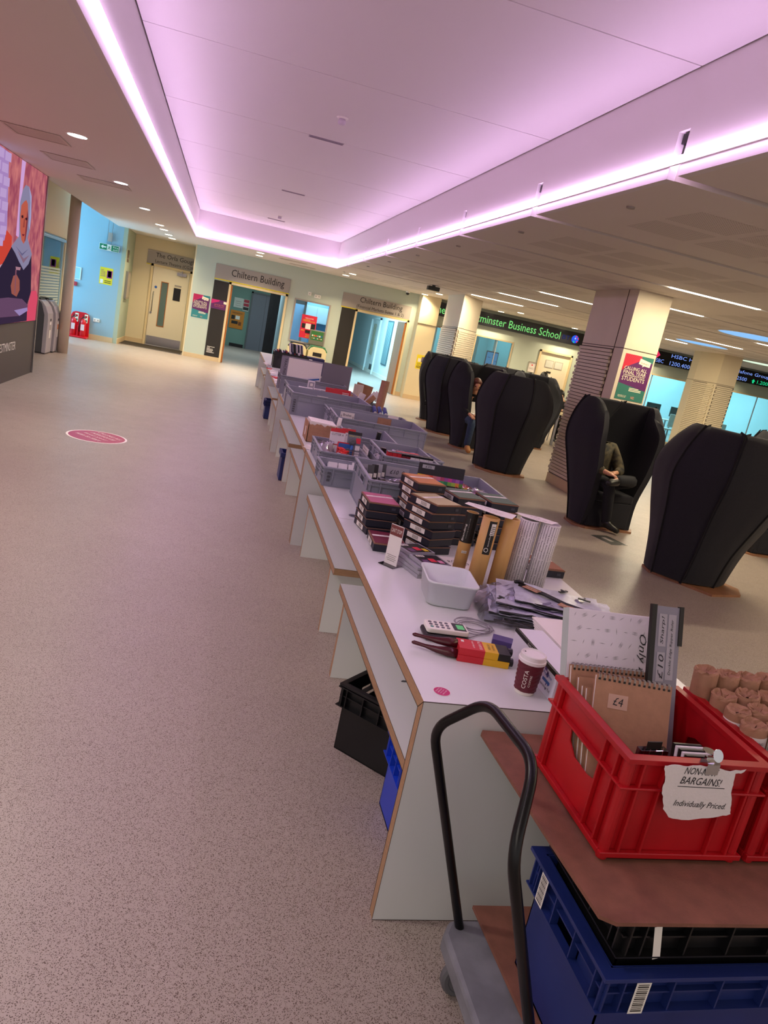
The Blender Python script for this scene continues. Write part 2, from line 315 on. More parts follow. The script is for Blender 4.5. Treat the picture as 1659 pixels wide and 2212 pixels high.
for x, y, lb in ((.6, 18.31, 'front one of two downlights above the first double doorway sign'), (.62, 19.44, 'rear one of two downlights above the first double doorway sign'), (2.85, 18.41, 'front one of two downlights left of the second doorway sign'), (2.85, 19.48, 'rear one of two downlights left of the second doorway sign'), (5.14, 18.55, 'front one of two downlights above the cream pilaster'), (5.16, 20.05, 'rear one of two downlights above the cream pilaster'), (7.48, 18.74, 'front one of two downlights above the business school ticker'), (7.42, 20.05, 'rear one of two downlights above the business school ticker'), (9.76, 20.1, 'downlight at the right end of the business school ticker'), (12.4, 20.0, 'downlight above the share price ticker'), (15.2, 19.9, 'downlight at the far right near the second ticker')):
    downlight(x, y, lb, 28, WARM)
# linear lights set in the slots
TUBE = glow('tube_white', (1.0, .93, .76), 14)
def linear(x0, x1, y, label):
    g = thing('linear_light', label, 'light', ((x0+x1)/2, y, CZ+.02), group='linear lights in the ceiling slots'); h = (x1-x0)/2
    MB().bx(-h, h, -.045, .045, 0, .06).build('housing', WHP, g)
    MB().bx(-h, h, -.034, .034, -.022, 0).build('lamp', TUBE, g)
    area('linear_light_beam', (0, 0, -.03), 2*h, .06, 44, (1, .84, .56), parent=g)
for y, x0, x1, lb in ((8.18, 5.06, 6.31, 'bright linear ceiling light right of the big column, nearest'), (10.2, 5.75, 6.95, 'linear ceiling light just behind the big column'), (12.22, 5.16, 6.36, 'linear ceiling light left of the big column, third slot back'), (14.24, 5.16, 6.42, 'linear ceiling light between the two left columns'), (16.3, 5.26, 6.51, 'linear ceiling light starting at the striped column'), (16.3, 10.32, 10.9, 'short linear light in the far right slot'), (14.24, 9.75, 10.11, 'short linear light left of its twin across the blue disc'), (14.24, 10.16, 10.87, 'longer linear light right of its twin across the blue disc'), (12.22, 9.65, 10.9, 'linear light at the right edge of the view'), (6.16, 5.06, 6.31, 'linear light out of view over the front pods')):
    linear(x0, x1, y, lb)
def disc(x, y, rx, ry, label, col, power):
    g = thing('ceiling_light_disc', label, 'light', (x, y, CZ), group='glowing discs in the ceiling')
    MB().prism([(rx*math.cos(a*PI/16), ry*math.sin(a*PI/16)) for a in range(32)], -.006, 0).build('lamp', glow('disc_glow_'+col, col, 1.0), g)
    MB().tube([((rx+.01)*math.cos(a*PI/16), (ry+.01)*math.sin(a*PI/16), -.004) for a in range(32)], .012, 6, True).build('rim', WHP, g)
disc(8.75, 11.25, .62, .5, 'large pale blue glowing disc in the ceiling at the right', '8cc0f4', 10); disc(10.55, 15.2, .62, .45, 'pale blue glowing disc behind two short linear lights', '8cc0f4', 10); disc(13.9, 17.2, .7, .45, 'pale green glowing disc over the far right ticker', 'dff5da', 10)
# dome cameras and sensor
g = thing('security_camera', 'small dark dome camera on the far wall top right of the second sign', 'camera', (4.75, 20.35, CZ)); MB().lathe([(.0, -.10), (.035, -.09), (.05, -.06), (.05, -.04)], 14).build('dome', BLACKP, g, smooth=True); MB().lathe([(.06, -.04), (.065, 0)], 14).build('base', WHP, g)
g = thing('ceiling_projector', 'small black box projector under the ceiling left of the striped column', 'projector', (4.3, 16.1, CZ)); MB().bx(-.13, .13, -.08, .08, -.12, -.03).build('body', BLACKP, g, bevel=.01); MB().bx(-.03, .03, -.03, .03, -.03, 0).build('bracket', BLACKP, g)

# ---------------------------------------------------------------- walls
def wall(name, m, *bs):
    b = MB()
    for q in bs: b.bx(*q)
    return struct(b.build(name, m))
WB = wall('wall_back', TEAL, (-.93, .015, YB, YB+.12, 0, CZ), (.015, 1.555, YB, YB+.12, 2.11, CZ), (1.555, 1.76, YB, YB+.12, 0, CZ), (1.76, 2.76, YB, YB+.12, 0, .93), (1.76, 2.76, YB, YB+.12, 2.08, CZ), (2.76, 3.46, YB, YB+.12, 0, CZ), (3.46, 5.0, YB, YB+.12, 2.11, CZ), (5.0, 5.76, YB, YB+.12, 0, CZ),
     (5.76, 6.6, YB, YB+.12, 2.14, CZ), (5.76, 6.6, YB, YB+.12, 0, .9), (6.6, 7.03, YB, YB+.12, 0, CZ), (7.03, 8.23, YB, YB+.12, 2.14, CZ), (7.03, 8.23, YB, YB+.12, 0, .4), (8.23, 9.1, YB, YB+.12, 0, CZ), (9.1, 10.16, YB, YB+.12, 2.1, CZ), (10.16, 12.0, YB, YB+.12, 0, CZ), (12.0, 19, YB, YB+.12, 2.1, CZ), (12.0, 19, YB, YB+.12, 0, .08), (18.9, 19, YB, YB+.12, 0, CZ))
WP = wall('wall_pilaster', CREAM, (5.16, 5.70, 20.2, YB, 0, CZ)); MB().bx(5.155, 5.705, 20.19, 20.2, 2.10, 2.108).build('joint', LINE, WP)
wall('wall_left_return', CREAM, (-.96, -.93, YB, 21.95, 0, CZ))
WO = wall('wall_recess', CREAM, (-2.6, -2.10, 21.9, 22.0, 0, CZ), (-2.10, -1.03, 21.9, 22.0, 2.17, CZ), (-1.03, -.93, 21.9, 22.0, 0, CZ))
wall('wall_recess_side', PGREEN, (-2.70, -2.6, 20.3, 22.0, 0, 3.25))
wall('wall_alcove', BLUEW, (-7, -2.7, 20.3, 20.4, 0, 3.25)); wall('wall_alcove_end', BLUEW, (-7.0, -6.9, 12, 18.2, 0, 3.25), (-7.0, -6.9, 20.2, 20.4, 0, 3.25), (-7, -6.9, 18.2, 20.2, 0, .6), (-7, -6.9, 18.2, 20.2, 2.8, 3.25))
WL = wall('wall_left', CREAM, (-3.65, -3.55, 12.3, 18.2, 2.23, 3.25), (-3.65, -3.55, 12.3, 18.2, 0, .1), (-3.65, -3.55, 17.95, 18.2, 0, 2.23))
wall('wall_office_back', mat('office_blue_grey', '8fb4be', .6), (-5.6, -5.5, 12.3, 18.2, 0, 2.8), (-5.6, -3.6, 18.1, 18.2, 0, 2.9)); 
area('office_light', (-4.6, 15.5, 2.7), 1.0, 3.5, 30, (.55, .85, 1.0))
struct(MB().lathe([(.1, 0), (.1, 3.25)], 28, (-3.03, 15.9, 0)).build('wall_column_round', mat('column_cream', 'd0c0b0', .6), smooth=True))
wall('wall_right', CREAM, (19, 19.1, -2, YB, 0, CZ))
# baseboards
for n_, b in (('back', [(-.93, .0, YB-.015, YB, 0, .11), (1.56, 3.45, YB-.015, YB, 0, .11), (5.0, 5.16, YB-.015, YB, 0, .11), (5.15, 5.71, 20.185, 20.2, 0, .12), (8.23, 9.05, YB-.015, YB, 0, .11), (10.2, 12, YB-.015, YB, 0, .11)]), ('recess', [(-2.6, -2.12, 21.885, 21.9, 0, .13), (-2.6, -2.585, 20.3, 21.9, 0, .13)]), ('alcove', [(-7, -2.7, 20.285, 20.3, 0, .13)])):
    q = MB()
    for c in b: q.bx(*c)
    struct(q.build('baseboard_'+n_, BASEB))
# skirting sockets etc. on the far walls
def wallbox(name, label, cat, x, y, z, w_, h_, d=.02, m=None, grp=None, keys=0):
    g = thing(name, label, cat, (x, y, z), group=grp); MB().bx(-w_/2, w_/2, -d, 0, -h_/2, h_/2).build('face_plate', m or WHP, g, bevel=.004)
    for k in range(keys): MB().bx(-w_/2+w_*(k+.5)/keys-.012, -w_/2+w_*(k+.5)/keys+.012, -d-.004, -d, -.014, .014).build('rocker', SIGNG, g)
    return g
wallbox('wall_socket', 'white double power socket on the blue wall right of the extinguishers', 'socket', -3.13, 20.3, .50, .15, .09, keys=2)
wallbox('light_switch', 'single cream switch on the teal wall above the small window', 'switch', 2.13, YB, 2.26, .09, .09, keys=1, grp='switches over the window'); wallbox('light_switch', 'double cream switch right of the single one above the small window', 'switch', 2.35, YB, 2.23, .17, .09, keys=2, grp='switches over the window')
wallbox('fire_call_point', 'small red break-glass call point on the wall left of the frosted door', 'alarm', 8.95, YB, 1.21, .1, .1, m=REDP); wallbox('fire_call_point', 'small red call point on the blue wall beside the round column', 'alarm', -3.72, 20.3, 1.29, .1, .1, .05, m=mat('call_red', 'b02a3c', .4))
# ---------------------------------------------------------------- doors and openings
DF = mat('door_frame_cream', 'd8c49a', .45)
def frame(name, x0, x1, y, zt, w_=.055, d=.14, m=DF):
    b = MB(); b.bx(x0, x0+w_, y-.03, y+d, 0, zt); b.bx(x1-w_, x1, y-.03, y+d, 0, zt); b.bx(x0, x1, y-.03, y+d, zt-w_, zt)
    return struct(b.build(name, m))
fr1 = frame('door_1', .0, 1.56, YB, 2.12); fr2 = frame('door_2', 3.45, 5.01, YB, 2.12)
OAK = mat('oak_door_edge', 'a9682a', .5, noise=(20, .25), stretch=(1, 1, .1))
MB().bx(.055, .10, YB+.0, YB+.85, .01, 2.05).build('open_leaf', [OAK], fr1); MB().bx(4.90, 4.955, YB+.0, YB+.9, .01, 2.05).build('open_leaf', [OAK], fr2)
# lecture theatre door
d3 = struct(MB().bx(-2.12, -2.06, 21.86, 22.0, 0, 2.2).bx(-1.08, -1.02, 21.86, 22.0, 0, 2.2).bx(-2.12, -1.02, 21.86, 22.0, 2.14, 2.2).build('door_3', DF))
lf = MB(); lf.plate([(0, 0), (.96, 0), (.96, 2.12), (0, 2.12)], [[(.25, .55), (.43, .55), (.43, 1.75), (.25, 1.75)]], (-2.05, 21.94, .02), (1, 0, 0), (0, 0, 1), .045); lf = lf.build('door_leaf', DOORW, d3)
v = MB().plate([(0, 0), (.20, 0), (.20, 1.22), (0, 1.22)], [[(.02, .02), (.18, .02), (.18, 1.2), (.02, 1.2)]], (-1.81, 21.895, .56), (1, 0, 0), (0, 0, 1), .01).build('vision_frame', OAK, lf)
MB().bx(-1.79, -1.63, 21.90, 21.92, .58, 1.76).build('vision_pane', mat('dark_vision_glass', '5d7370', .1), lf)
MB().bx(-2.04, -1.11, 21.888, 21.894, .03, .27).build('kick_plate', STEEL, lf)
MB().tube([(-1.98, 21.89, .95), (-1.98, 21.85, .97), (-1.98, 21.85, 1.45), (-1.98, 21.89, 1.47)], .012, 8).build('pull_handle', STEEL, lf, smooth=True)
MB().lathe([(.03, 0), (.03, .012)], 16).build('lock', STEEL, lf).matrix_local = Matrix.Translation((-2.0, 21.893, .9)) @ Matrix.Rotation(PI/2, 4, 'X')
o = MB().lathe([(.035, 0), (.035, .006)], 20).build('round_blue_sign', mat('sign_blue', '2a62b8', .4), lf); o.matrix_local = Matrix.Translation((-1.94, 21.893, 1.60)) @ Matrix.Rotation(PI/2, 4, 'X')
MB().bx(-1.46, -1.27, 21.885, 21.893, 1.34, 1.68).build('notice_panel', BLACKP, lf); MB().bx(-1.45, -1.27, 21.885, 21.893, 1.72, 1.76).build('name_slot', SIGNG, lf)
MB().bx(-1.42, -1.17, 21.84, 21.893, 2.02, 2.10).build('door_closer', STEEL, lf); MB().bx(-1.30, -1.28, 21.80, 21.86, 2.0, 2.16).build('closer_arm', STEEL, lf)
mt = thing('entrance_mat', 'dark brown recessed mat in front of the lecture theatre door', 'mat', (-1.8, 21.25, 0)); MB().bx(-.79, .79, -.62, .62, 0, .008).build('mat_field', mat('mat_brown', '3b322b', .95, noise=(200, .4)), mt); MB().plate([(0, 0), (1.62, 0), (1.62, 1.28), (0, 1.28)], [[(.02, .02), (1.6, .02), (1.6, 1.26), (.02, 1.26)]], (-.81, -.64, 0), (1, 0, 0), (0, 1, 0), .01).build('edge_strip', STEEL, mt)
# door with two glass notices at the right
d4 = frame('door_4', 9.09, 10.17, YB, 2.11)
lf = MB().bx(9.145, 10.115, YB+.02, YB+.07, .01, 2.05).build('door_leaf', DOORW, d4)
for x in (9.36, 9.66): q = print_box(lf, (x+.135, YB+.012, 1.74), (1, 0, 0), (0, 0, 1), .27, .22, SIGNG, 'notice_frame'); print_box(lf, (x+.135, YB+.010, 1.74), (1, 0, 0), (0, 0, 1), .24, .19, mat('pale_print', 'c4c6bd', .5), 'notice_sheet')
print_box(lf, (9.53, YB+.012, 1.50), (1, 0, 0), (0, 0, 1), .15, .05, BLK, 'name_slot'); print_box(lf, (9.53, YB+.012, 1.40), (1, 0, 0), (0, 0, 1), .18, .07, WHP, 'paper_notice')
MB().bx(10.06, 10.08, YB-.03, YB+.02, 1.0, 1.1).build('lever_handle', STEEL, lf); MB().bx(9.13, 9.15, YB-.02, YB+.02, 1.7, 1.8).build('hinge', STEEL, lf)
# windows
def window(name, x0, x1, z0, z1, m=None, y=YB, mull=(), fw=.04, tint=None):
    W_ = MB(); W_.plate([(0, 0), (x1-x0, 0), (x1-x0, z1-z0), (0, z1-z0)], [[(fw, fw), (x1-x0-fw, fw), (x1-x0-fw, z1-z0-fw), (fw, z1-z0-fw)]], (x0, y+.06, z0), (1, 0, 0), (0, 0, 1), .08)
    W_ = struct(W_.build(name, m or SIGNG))
    xs = [x0+fw]+list(mull)+[x1-fw]
    for a, b in zip(xs[:-1], xs[1:]): MB().bx(a+.004, b-.004, y+.02, y+.026, z0+fw, z1-fw).build('pane', tint or PANE, W_)
    for a in mull: MB().bx(a-.008, a+.008, y+.0, y+.04, z0+fw, z1-fw).build('mullion', SIGNG, W_)
    return W_
window('window_1', 1.76, 2.76, .93, 2.08); window('window_2', 5.76, 6.6, .9, 2.14); window('window_3', 7.03, 8.23, .4, 2.14, m=mat('window_frame_cream', 'b9a98a', .5), mull=(7.72,)); window('window_4', 12.0, 18.9, .08, 2.1, m=DF, mull=(12.95, 14.25, 15.55, 16.85, 18.1))
WG = struct(MB().bx(-3.62, -3.58, 12.4, 17.95, 2.19, 2.23).bx(-3.62, -3.58, 17.91, 17.95, .1, 2.2).build('window_5', mat('pale_blue_frame', 'a8d4e8', .4)))
MB().bx(-3.605, -3.595, 12.4, 17.9, .1, 2.19).build('pane', PANE, WG)
MB().tube([(-3.54, 12.4, 2.17), (-3.54, 17.9, 2.17)], .03, 10).build('door_track', STEEL, WG)
for k in range(26): MB().bx(-3.593, -3.590, 12.4, 17.85, .12+k*.057, .12+k*.057+.040).build('frosted_band', mat('frosted_film', 'a9b8ae', .6), WG)
# blind inside the office window
bl = thing('window_blind', 'pale vertical blind seen through the glass beside the video wall', 'blind', (-5.45, 15.6, 1.2))
for k in range(16): MB().bx(0, .01, -.8+k*.1, -.8+k*.1+.07, 0, 1.1).build('slat', WHP, bl)
# corridors and rooms behind the openings
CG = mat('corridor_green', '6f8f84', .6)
wall('wall_corridor', CG, (-2.0, 1.9, 28.9, 29.0, 0, CZ), (-.08, .0, YB+.12, 28.9, 0, CZ)); wall('wall_corridor_side', mat('corridor_side_pale', 'a0b4c0', .6), (1.65, 1.75, YB+.12, 24.6, 0, CZ)); MB().bx(.3, .82, 28.88, 28.9, 0, .12).build('skirting', BLACKP, None); struct(bpy.data.objects['skirting']); bpy.data.objects['skirting'].name = 'baseboard_corridor'
wall('ceiling_corridor', WHITE, (-.08, 1.75, YB+.12, 29, CZ, CZ+.1), (1.75, 3.3, YB+.12, 24, CZ, CZ+.1), (3.3, 6, YB+.12, 34.5, CZ, CZ+.1), (6, 9.0, YB+.12, 25, CZ, CZ+.1), (10, 19, YB+.12, 27, CZ, CZ+.1))
GD = mat('grey_cupboard', '6a6d78', .5); d5 = struct(MB().bx(.86, .92, 28.82, 28.9, 0, 2.13).bx(1.78, 1.84, 28.82, 28.9, 0, 2.13).bx(.86, 1.84, 28.82, 28.9, 2.07, 2.13).build('door_5', mat('dark_frame', '565a5c', .5)))
MB().bx(.92, 1.42, 28.84, 28.88, 0, 2.07).build('door_leaf', GD, d5); MB().bx(1.425, 1.78, 28.84, 28.88, 0, 2.07).build('door_leaf', GD, d5)
bc = thing('black_curtain', 'tall black hanging screen inside the dark corridor', 'curtain', (1.60, 27.6, 0)); 
for k in range(7): MB().bx(-.12+k*.055, -.12+k*.055+.054, -.02+.004*(k % 2), .02+.004*(k % 2), .02, 2.2).build('fold', BLACKP, bc)
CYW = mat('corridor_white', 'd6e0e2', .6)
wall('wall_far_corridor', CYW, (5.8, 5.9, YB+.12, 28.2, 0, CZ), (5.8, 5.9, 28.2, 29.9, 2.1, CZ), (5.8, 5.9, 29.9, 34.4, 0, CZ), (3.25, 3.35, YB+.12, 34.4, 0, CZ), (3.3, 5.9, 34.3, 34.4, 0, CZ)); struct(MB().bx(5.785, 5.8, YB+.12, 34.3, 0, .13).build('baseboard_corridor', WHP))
d6 = struct(MB().bx(5.74, 5.8, 28.15, 28.22, 0, 2.14).bx(5.74, 5.8, 29.88, 29.95, 0, 2.14).bx(5.74, 5.8, 28.15, 29.95, 2.08, 2.14).build('door_6', CYW)); MB().bx(5.81, 5.86, 28.22, 29.88, 0, 2.08).build('door_leaf', CYW, d6); MB().bx(5.795, 5.81, 28.3, 29.0, .03, .35).build('kick_plate', STEEL, d6)
for y in (28.85, 29.15): MB().bx(5.74, 5.76, y, y+.05, .7, 1.9).build('pull_bar', mat('brass_bar', '94855c', .4, metal=.6), d6)
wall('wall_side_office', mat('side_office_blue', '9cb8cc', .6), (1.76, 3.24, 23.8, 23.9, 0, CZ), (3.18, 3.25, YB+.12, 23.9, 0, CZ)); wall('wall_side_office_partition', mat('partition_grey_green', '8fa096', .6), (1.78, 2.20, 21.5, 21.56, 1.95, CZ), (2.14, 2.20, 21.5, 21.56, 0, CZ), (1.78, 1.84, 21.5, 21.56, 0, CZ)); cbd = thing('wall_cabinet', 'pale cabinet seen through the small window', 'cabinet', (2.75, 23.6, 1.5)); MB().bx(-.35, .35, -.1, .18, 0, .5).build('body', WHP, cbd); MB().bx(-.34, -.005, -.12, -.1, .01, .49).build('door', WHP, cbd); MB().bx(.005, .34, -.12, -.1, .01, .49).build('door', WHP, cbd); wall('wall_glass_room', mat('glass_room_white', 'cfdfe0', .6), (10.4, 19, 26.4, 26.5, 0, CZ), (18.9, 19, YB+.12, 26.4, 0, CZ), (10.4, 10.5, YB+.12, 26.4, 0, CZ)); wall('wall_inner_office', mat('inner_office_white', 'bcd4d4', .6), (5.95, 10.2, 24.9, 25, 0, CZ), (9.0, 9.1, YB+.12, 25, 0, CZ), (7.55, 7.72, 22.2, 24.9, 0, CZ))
# ---------------------------------------------------------------- columns with slats
def column(name, poly, faces, zj=2.11, m=CREAM):
    c = struct(MB().prism(poly, 0, CZ).build(name, m)); n = 0
    for (x0, y0), (x1, y1) in faces:
        L = math.hypot(x1-x0, y1-y0); dx, dy = (x1-x0)/L, (y1-y0)/L; nx, ny = dy, -dx
        sh = None
        for k in range(40):
            z = .17+k*.0478
            if sh is None:
                b = MB(); b.X = Matrix(((dx, nx, 0, 0), (dy, ny, 0, 0), (0, 0, 1, 0), (0, 0, 0, 1))); b.bx(-.012, L-.03, 0, .028, 0, .039); o = b.build('slat', m, c); sh = o
            else: o = sh.copy(); COL.objects.link(o)
            s = .0 if k % 2 else .03
            o.location = (x0+dx*s, y0+dy*s, z)
    for (x0, y0), (x1, y1) in faces:
        L = math.hypot(x1-x0, y1-y0); nx, ny = (y1-y0)/L, -(x1-x0)/L
        MB().quad((x0+nx*.002, y0+ny*.002, .15), (x1+nx*.002, y1+ny*.002, .15), (x1+nx*.002, y1+ny*.002, 2.09), (x0+nx*.002, y0+ny*.002, 2.09)).build('backing', mat('slat_gap_shade', '5c5148', .8), c)  # sheet coloured dark to paint the shade in the gaps between slats
    b = MB()
    for i in range(len(poly)):
        (x0, y0), (x1, y1) = poly[i], poly[(i+1) % len(poly)]; L = math.hypot(x1-x0, y1-y0); dx, dy = (x1-x0)/L, (y1-y0)/L; nx, ny = dy, -dx
        b.quad((x0+nx*.003, y0+ny*.003, zj), (x1+nx*.003, y1+ny*.003, zj), (x1+nx*.003, y1+ny*.003, zj+.009), (x0+nx*.003, y0+ny*.003, zj+.009))
    b.build('joint', LINE, c); 
    cx_ = sum(p[0] for p in poly)/len(poly); cy_ = sum(p[1] for p in poly)/len(poly)
    MB().prism([(cx_+(x-cx_)*1.0+.012*(1 if x > cx_ else -1), cy_+(y-cy_)*1.0+.012*(1 if y > cy_ else -1)) for x, y in poly], 0, .145).build('plinth', BASEB, c)
    return c
c2 = column('wall_column_big', [(5.1, 10.14), (5.1, 9.2), (5.10, 8.95), (5.60, 8.95), (5.60, 10.14)], [((5.1, 10.14), (5.1, 9.2))], m=mat('column_panel', 'd2c4ae', .5, noise=(3, .06)))
MB().bx(5.095, 5.1, 9.195, 9.205, 0, CZ).build('vertical_joint', LINE, c2)
column('wall_column_far', [(5.26, 18.1), (5.2, 16.6), (6.0, 17.6), (6.0, 18.1)], [((5.26, 18.08), (5.2, 16.64)), ((5.22, 16.63), (5.98, 17.58))], m=mat('column_panel_pale', 'd8ccb8', .5))
column('wall_column_right', [(12.42, 18.1), (12.36, 17.72), (12.45, 16.86), (12.85, 16.66), (13.0, 18.1)], [((12.36, 17.7), (12.45, 16.9)), ((12.46, 16.85), (12.85, 16.66))], m=mat('column_panel_dim', 'c9bda2', .5))
# ================================================================ SIGNS, POSTERS, SCREENS
FX, UZ = (1, 0, 0), (0, 0, 1)
def sign(name, label, x0, x1, z0, z1, y, lines, d=.02):
    g = thing(name, label, 'sign', ((x0+x1)/2, y, (z0+z1)/2)); w_, h_ = x1-x0, z1-z0
    MB().bx(-w_/2, w_/2, -d, 0, -h_/2, h_/2).build('board', SIGNG, g); MB().bx(-w_/2, w_/2, -d-.002, -.0, -h_/2-.025, -h_/2).build('yellow_edge', YEL, g)
    for s, cx, cz, wd, hh in lines: text(g, s, (cx, -d-.003, cz), FX, UZ, BLK, wd, hh)
    return g
sign('doorway_sign', 'grey Chiltern Building sign over the left double doorway', -.40, 1.58, 2.15, 2.52, YB, [('Chiltern Building', .13, .0, 1.40, .235)])
sign('doorway_sign', 'grey sign for Chiltern Building financial markets suites over the right doorway', 3.03, 5.0, 2.13, 2.5, YB, [('Chiltern Building', .12, .06, 1.22, .19), ('(Financial Markets Suites 1 & 2)', .12, -.11, 1.36, .11)])
sign('doorway_sign', 'grey Orla Gough lecture theatre sign over the cream door', -2.25, -.97, 2.19, 2.55, 21.9, [('The Orla Gough', .10, .06, 1.04, .15), ('Lecture Theatre (CG28)', .10, -.10, 1.04, .105)])
for x0, x1, lb, tx in ((-.39, .0, 'tall black info panel left of the first doorway, white small print at its foot', 1), (3.06, 3.45, 'tall black info panel left of the second doorway', 0)):
    g = thing('info_panel', lb, 'panel', ((x0+x1)/2, YB, .1)); MB().bx(-(x1-x0)/2, (x1-x0)/2, -.012, 0, 0, 2.0).build('board', mat('panel_black', '1d1a18', .6), g)
    if tx: 
        for k, wd in enumerate((.2, .08, .16, .17, .15, .2)): MB().quad((-.15, -.0135, .26-k*.03), (-.15+wd, -.0135, .26-k*.03), (-.15+wd, -.0135, .272-k*.03), (-.15, -.0135, .272-k*.03)).build('small_print', WHP, g)
PURP = mat('poster_purple', '5a1f5c', .5); PGRN = mat('poster_green', '2f6f62', .5); PTEAL = mat('poster_teal', '2c7f86', .5); PRED = mat('poster_red', 'd8213f', .5); PRED2 = mat('poster_darkred', 'a81b34', .5); PMAG = mat('poster_magenta', 'c01d6c', .5); CRP = mat('cream_print', 'f0e6cc', .5)
def poly(parent, pts, m, y=-.004, name='print'): return MB().add([(a, y, b) for a, b in pts], [tuple(range(len(pts)))]).build(name, m, parent)
def survey_poster(g, w_, h_, red, low, big=True):
    MB().bx(-w_/2, w_/2, -.003, 0, -h_/2, h_/2).build('sheet', PURP, g)
    X = lambda a: -w_/2+a*w_; Z = lambda b: -h_/2+b*h_
    poly(g, [(X(0), Z(1)), (X(0), Z(.62)), (X(.12), Z(.72)), (X(.62), Z(.92)), (X(.56), Z(1))], red)
    for k in range(7):
        a = .05+k*.075; poly(g, [(X(.0+.0*a), Z(.62)), (X(a), Z(1)), (X(a+.035), Z(1))], PRED2, -.0045)
    poly(g, [(X(.56), Z(1)), (X(.62), Z(.92)), (X(1), Z(.88)), (X(1), Z(1))], low); poly(g, [(X(0), Z(.36)), (X(1), Z(.26)), (X(1), Z(0)), (X(0), Z(0))], low)
    poly(g, [(X(.52), Z(.83)), (X(.54), Z(.95)), (X(.93), Z(.90)), (X(.92), Z(.79)), (X(.72), Z(.80)), (X(.66), Z(.77)), (X(.67), Z(.81))], CRP, -.005, 'speech_bubble')
    text(g, 'SURVEY', (X(.73), -.006, Z(.85)), (1, 0, -.12), UZ, PURP, w_*.3, h_*.035)
    for s, zz, wd, hh in (('CALLING ALL', .70, .80, .075), ('FINAL YEAR', .612, .80, .075), ('UNDERGRADUATE', .547, .76, .038), ('STUDENTS', .472, .80, .088)): text(g, s, (X(.47), -.006, Z(zz)), FX, UZ, CRP, w_*wd, h_*hh)
    for k in range(3): poly(g, [(X(.42), Z(.27-k*.03)), (X(.85-.1*(k == 0)), Z(.27-k*.03)), (X(.85-.1*(k == 0)), Z(.285-k*.03)), (X(.42), Z(.285-k*.03))], CRP, -.006, 'small_print')
    text(g, 'UNIVERSITY OF\nWESTMINSTER', (X(.24), -.006, Z(.075)), FX, UZ, CRP, w_*.3, h_*.05); text(g, 'NSS', (X(.62), -.006, Z(.075)), FX, UZ, mat('nss_pink', 'f0a58c', .5), w_*.12, h_*.055)
g = thing('survey_poster', 'Calling all final year students poster on the teal wall by the lecture door', 'poster', (-.65, YB, 1.35)); survey_poster(g, .43, .60, PMAG, PTEAL)
g = thing('survey_poster', 'large green and purple student survey poster on the big column', 'poster', (5.365, 8.95, 1.76)); survey_poster(g, .425, .60, PRED, PGRN)
g = thing('survey_notice', 'wide purple survey notice stuck across the first black panel', 'poster', (-.175, YB-.014, 1.49)); MB().bx(-.22, .22, -.003, 0, -.12, .12).build('sheet', PURP, g)
poly(g, [(-.22, .12), (-.22, .0), (-.02, .08), (.0, .12)], PMAG); poly(g, [(.1, .04), (.1, .1), (.2, .09), (.2, .03)], CRP, -.005, 'speech_bubble'); text(g, 'LET IT ALL OUT', (0, -.005, -.01), FX, UZ, mat('notice_orange', 'd87a5c', .5), .26, .03); text(g, 'National Student Survey', (0, -.005, -.055), FX, UZ, mat('notice_orange', 'd87a5c', .5), .26, .022)
def simple_poster(name, label, cat, loc, w_, h_, m, bits=(), lines=(), fr=None, rz=0):
    g = thing(name, label, cat, loc, rz)
    MB().bx(-w_/2, w_/2, -.003, 0, -h_/2, h_/2).build('sheet', m, g)
    if fr: MB().plate([(0, 0), (w_+.03, 0), (w_+.03, h_+.03), (0, h_+.03)], [[(.015, .015), (w_+.015, .015), (w_+.015, h_+.015), (.015, h_+.015)]], (-w_/2-.015, 0, -h_/2-.015), FX, UZ, .02).build('frame', fr, g)
    for (a, b, c, d, mm) in bits: poly(g, [(-w_/2+a*w_, -h_/2+b*h_), (-w_/2+c*w_, -h_/2+b*h_), (-w_/2+c*w_, -h_/2+d*h_), (-w_/2+a*w_, -h_/2+d*h_)], mm, -.0045)
    for s, a, b, wd, hh, mm in lines: text(g, s, (-w_/2+a*w_, -.006, -h_/2+b*h_), FX, UZ, mm, w_*wd, h_*hh)
    return g
YPM = mat('poster_yellow', 'e3cf27', .5); VIO = mat('poster_violet', '8b2a78', .5)
simple_poster('yellow_poster', 'yellow poster with a phone picture on the blue alcove wall', 'poster', (-3.01, 20.3, 1.62), .31, .41, YPM, [(.08, .05, .3, .28, WHP), (.55, .4, .95, .85, VIO), (.62, .46, .88, .82, WHP), (.4, .1, .9, .14, BLK), (.4, .2, .9, .24, BLK)], [('GET\nYOUR\nVOICE\nHEARD', .27, .66, .42, .42, VIO)])
simple_poster('yellow_poster', 'yellow poster on the cream pilaster left of the pods', 'poster', (5.48, 20.2, 1.07), .28, .39, YPM, [(.15, .5, .45, .75, WHP), (.5, .5, .8, .88, mat('poster_greyviolet', '6b5f7c', .5)), (.1, .16, .9, .2, BLK), (.1, .08, .6, .12, BLK)], [('SOMEONE TO\nTALK TO', .5, .33, .76, .17, BLK)])
simple_poster('framed_notice', 'small white framed notice left of the door behind the pods', 'notice', (8.96, YB, 1.55), .22, .28, PAPER, [(.4, .65, .6, .78, PRED), (.15, .3, .85, .33, SIGNG), (.15, .4, .85, .43, SIGNG)], fr=mat('silver_frame', 'a9a294', .4, metal=.4))
simple_poster('framed_notice', 'white framed notice on the blue wall beside the round column', 'notice', (-3.71, 20.3, 1.55), .19, .27, mat('notice_blue', '9cc4d6', .5), fr=WHP)
simple_poster('room_plate', 'small brown sign plate high on the pale green return wall', 'sign', (-2.597, 20.75, 2.22), .32, .30, mat('brown_plate', '6a5a4e', .5), lines=[('WC', .4, .3, .5, .12, WHP)], rz=PI/2)
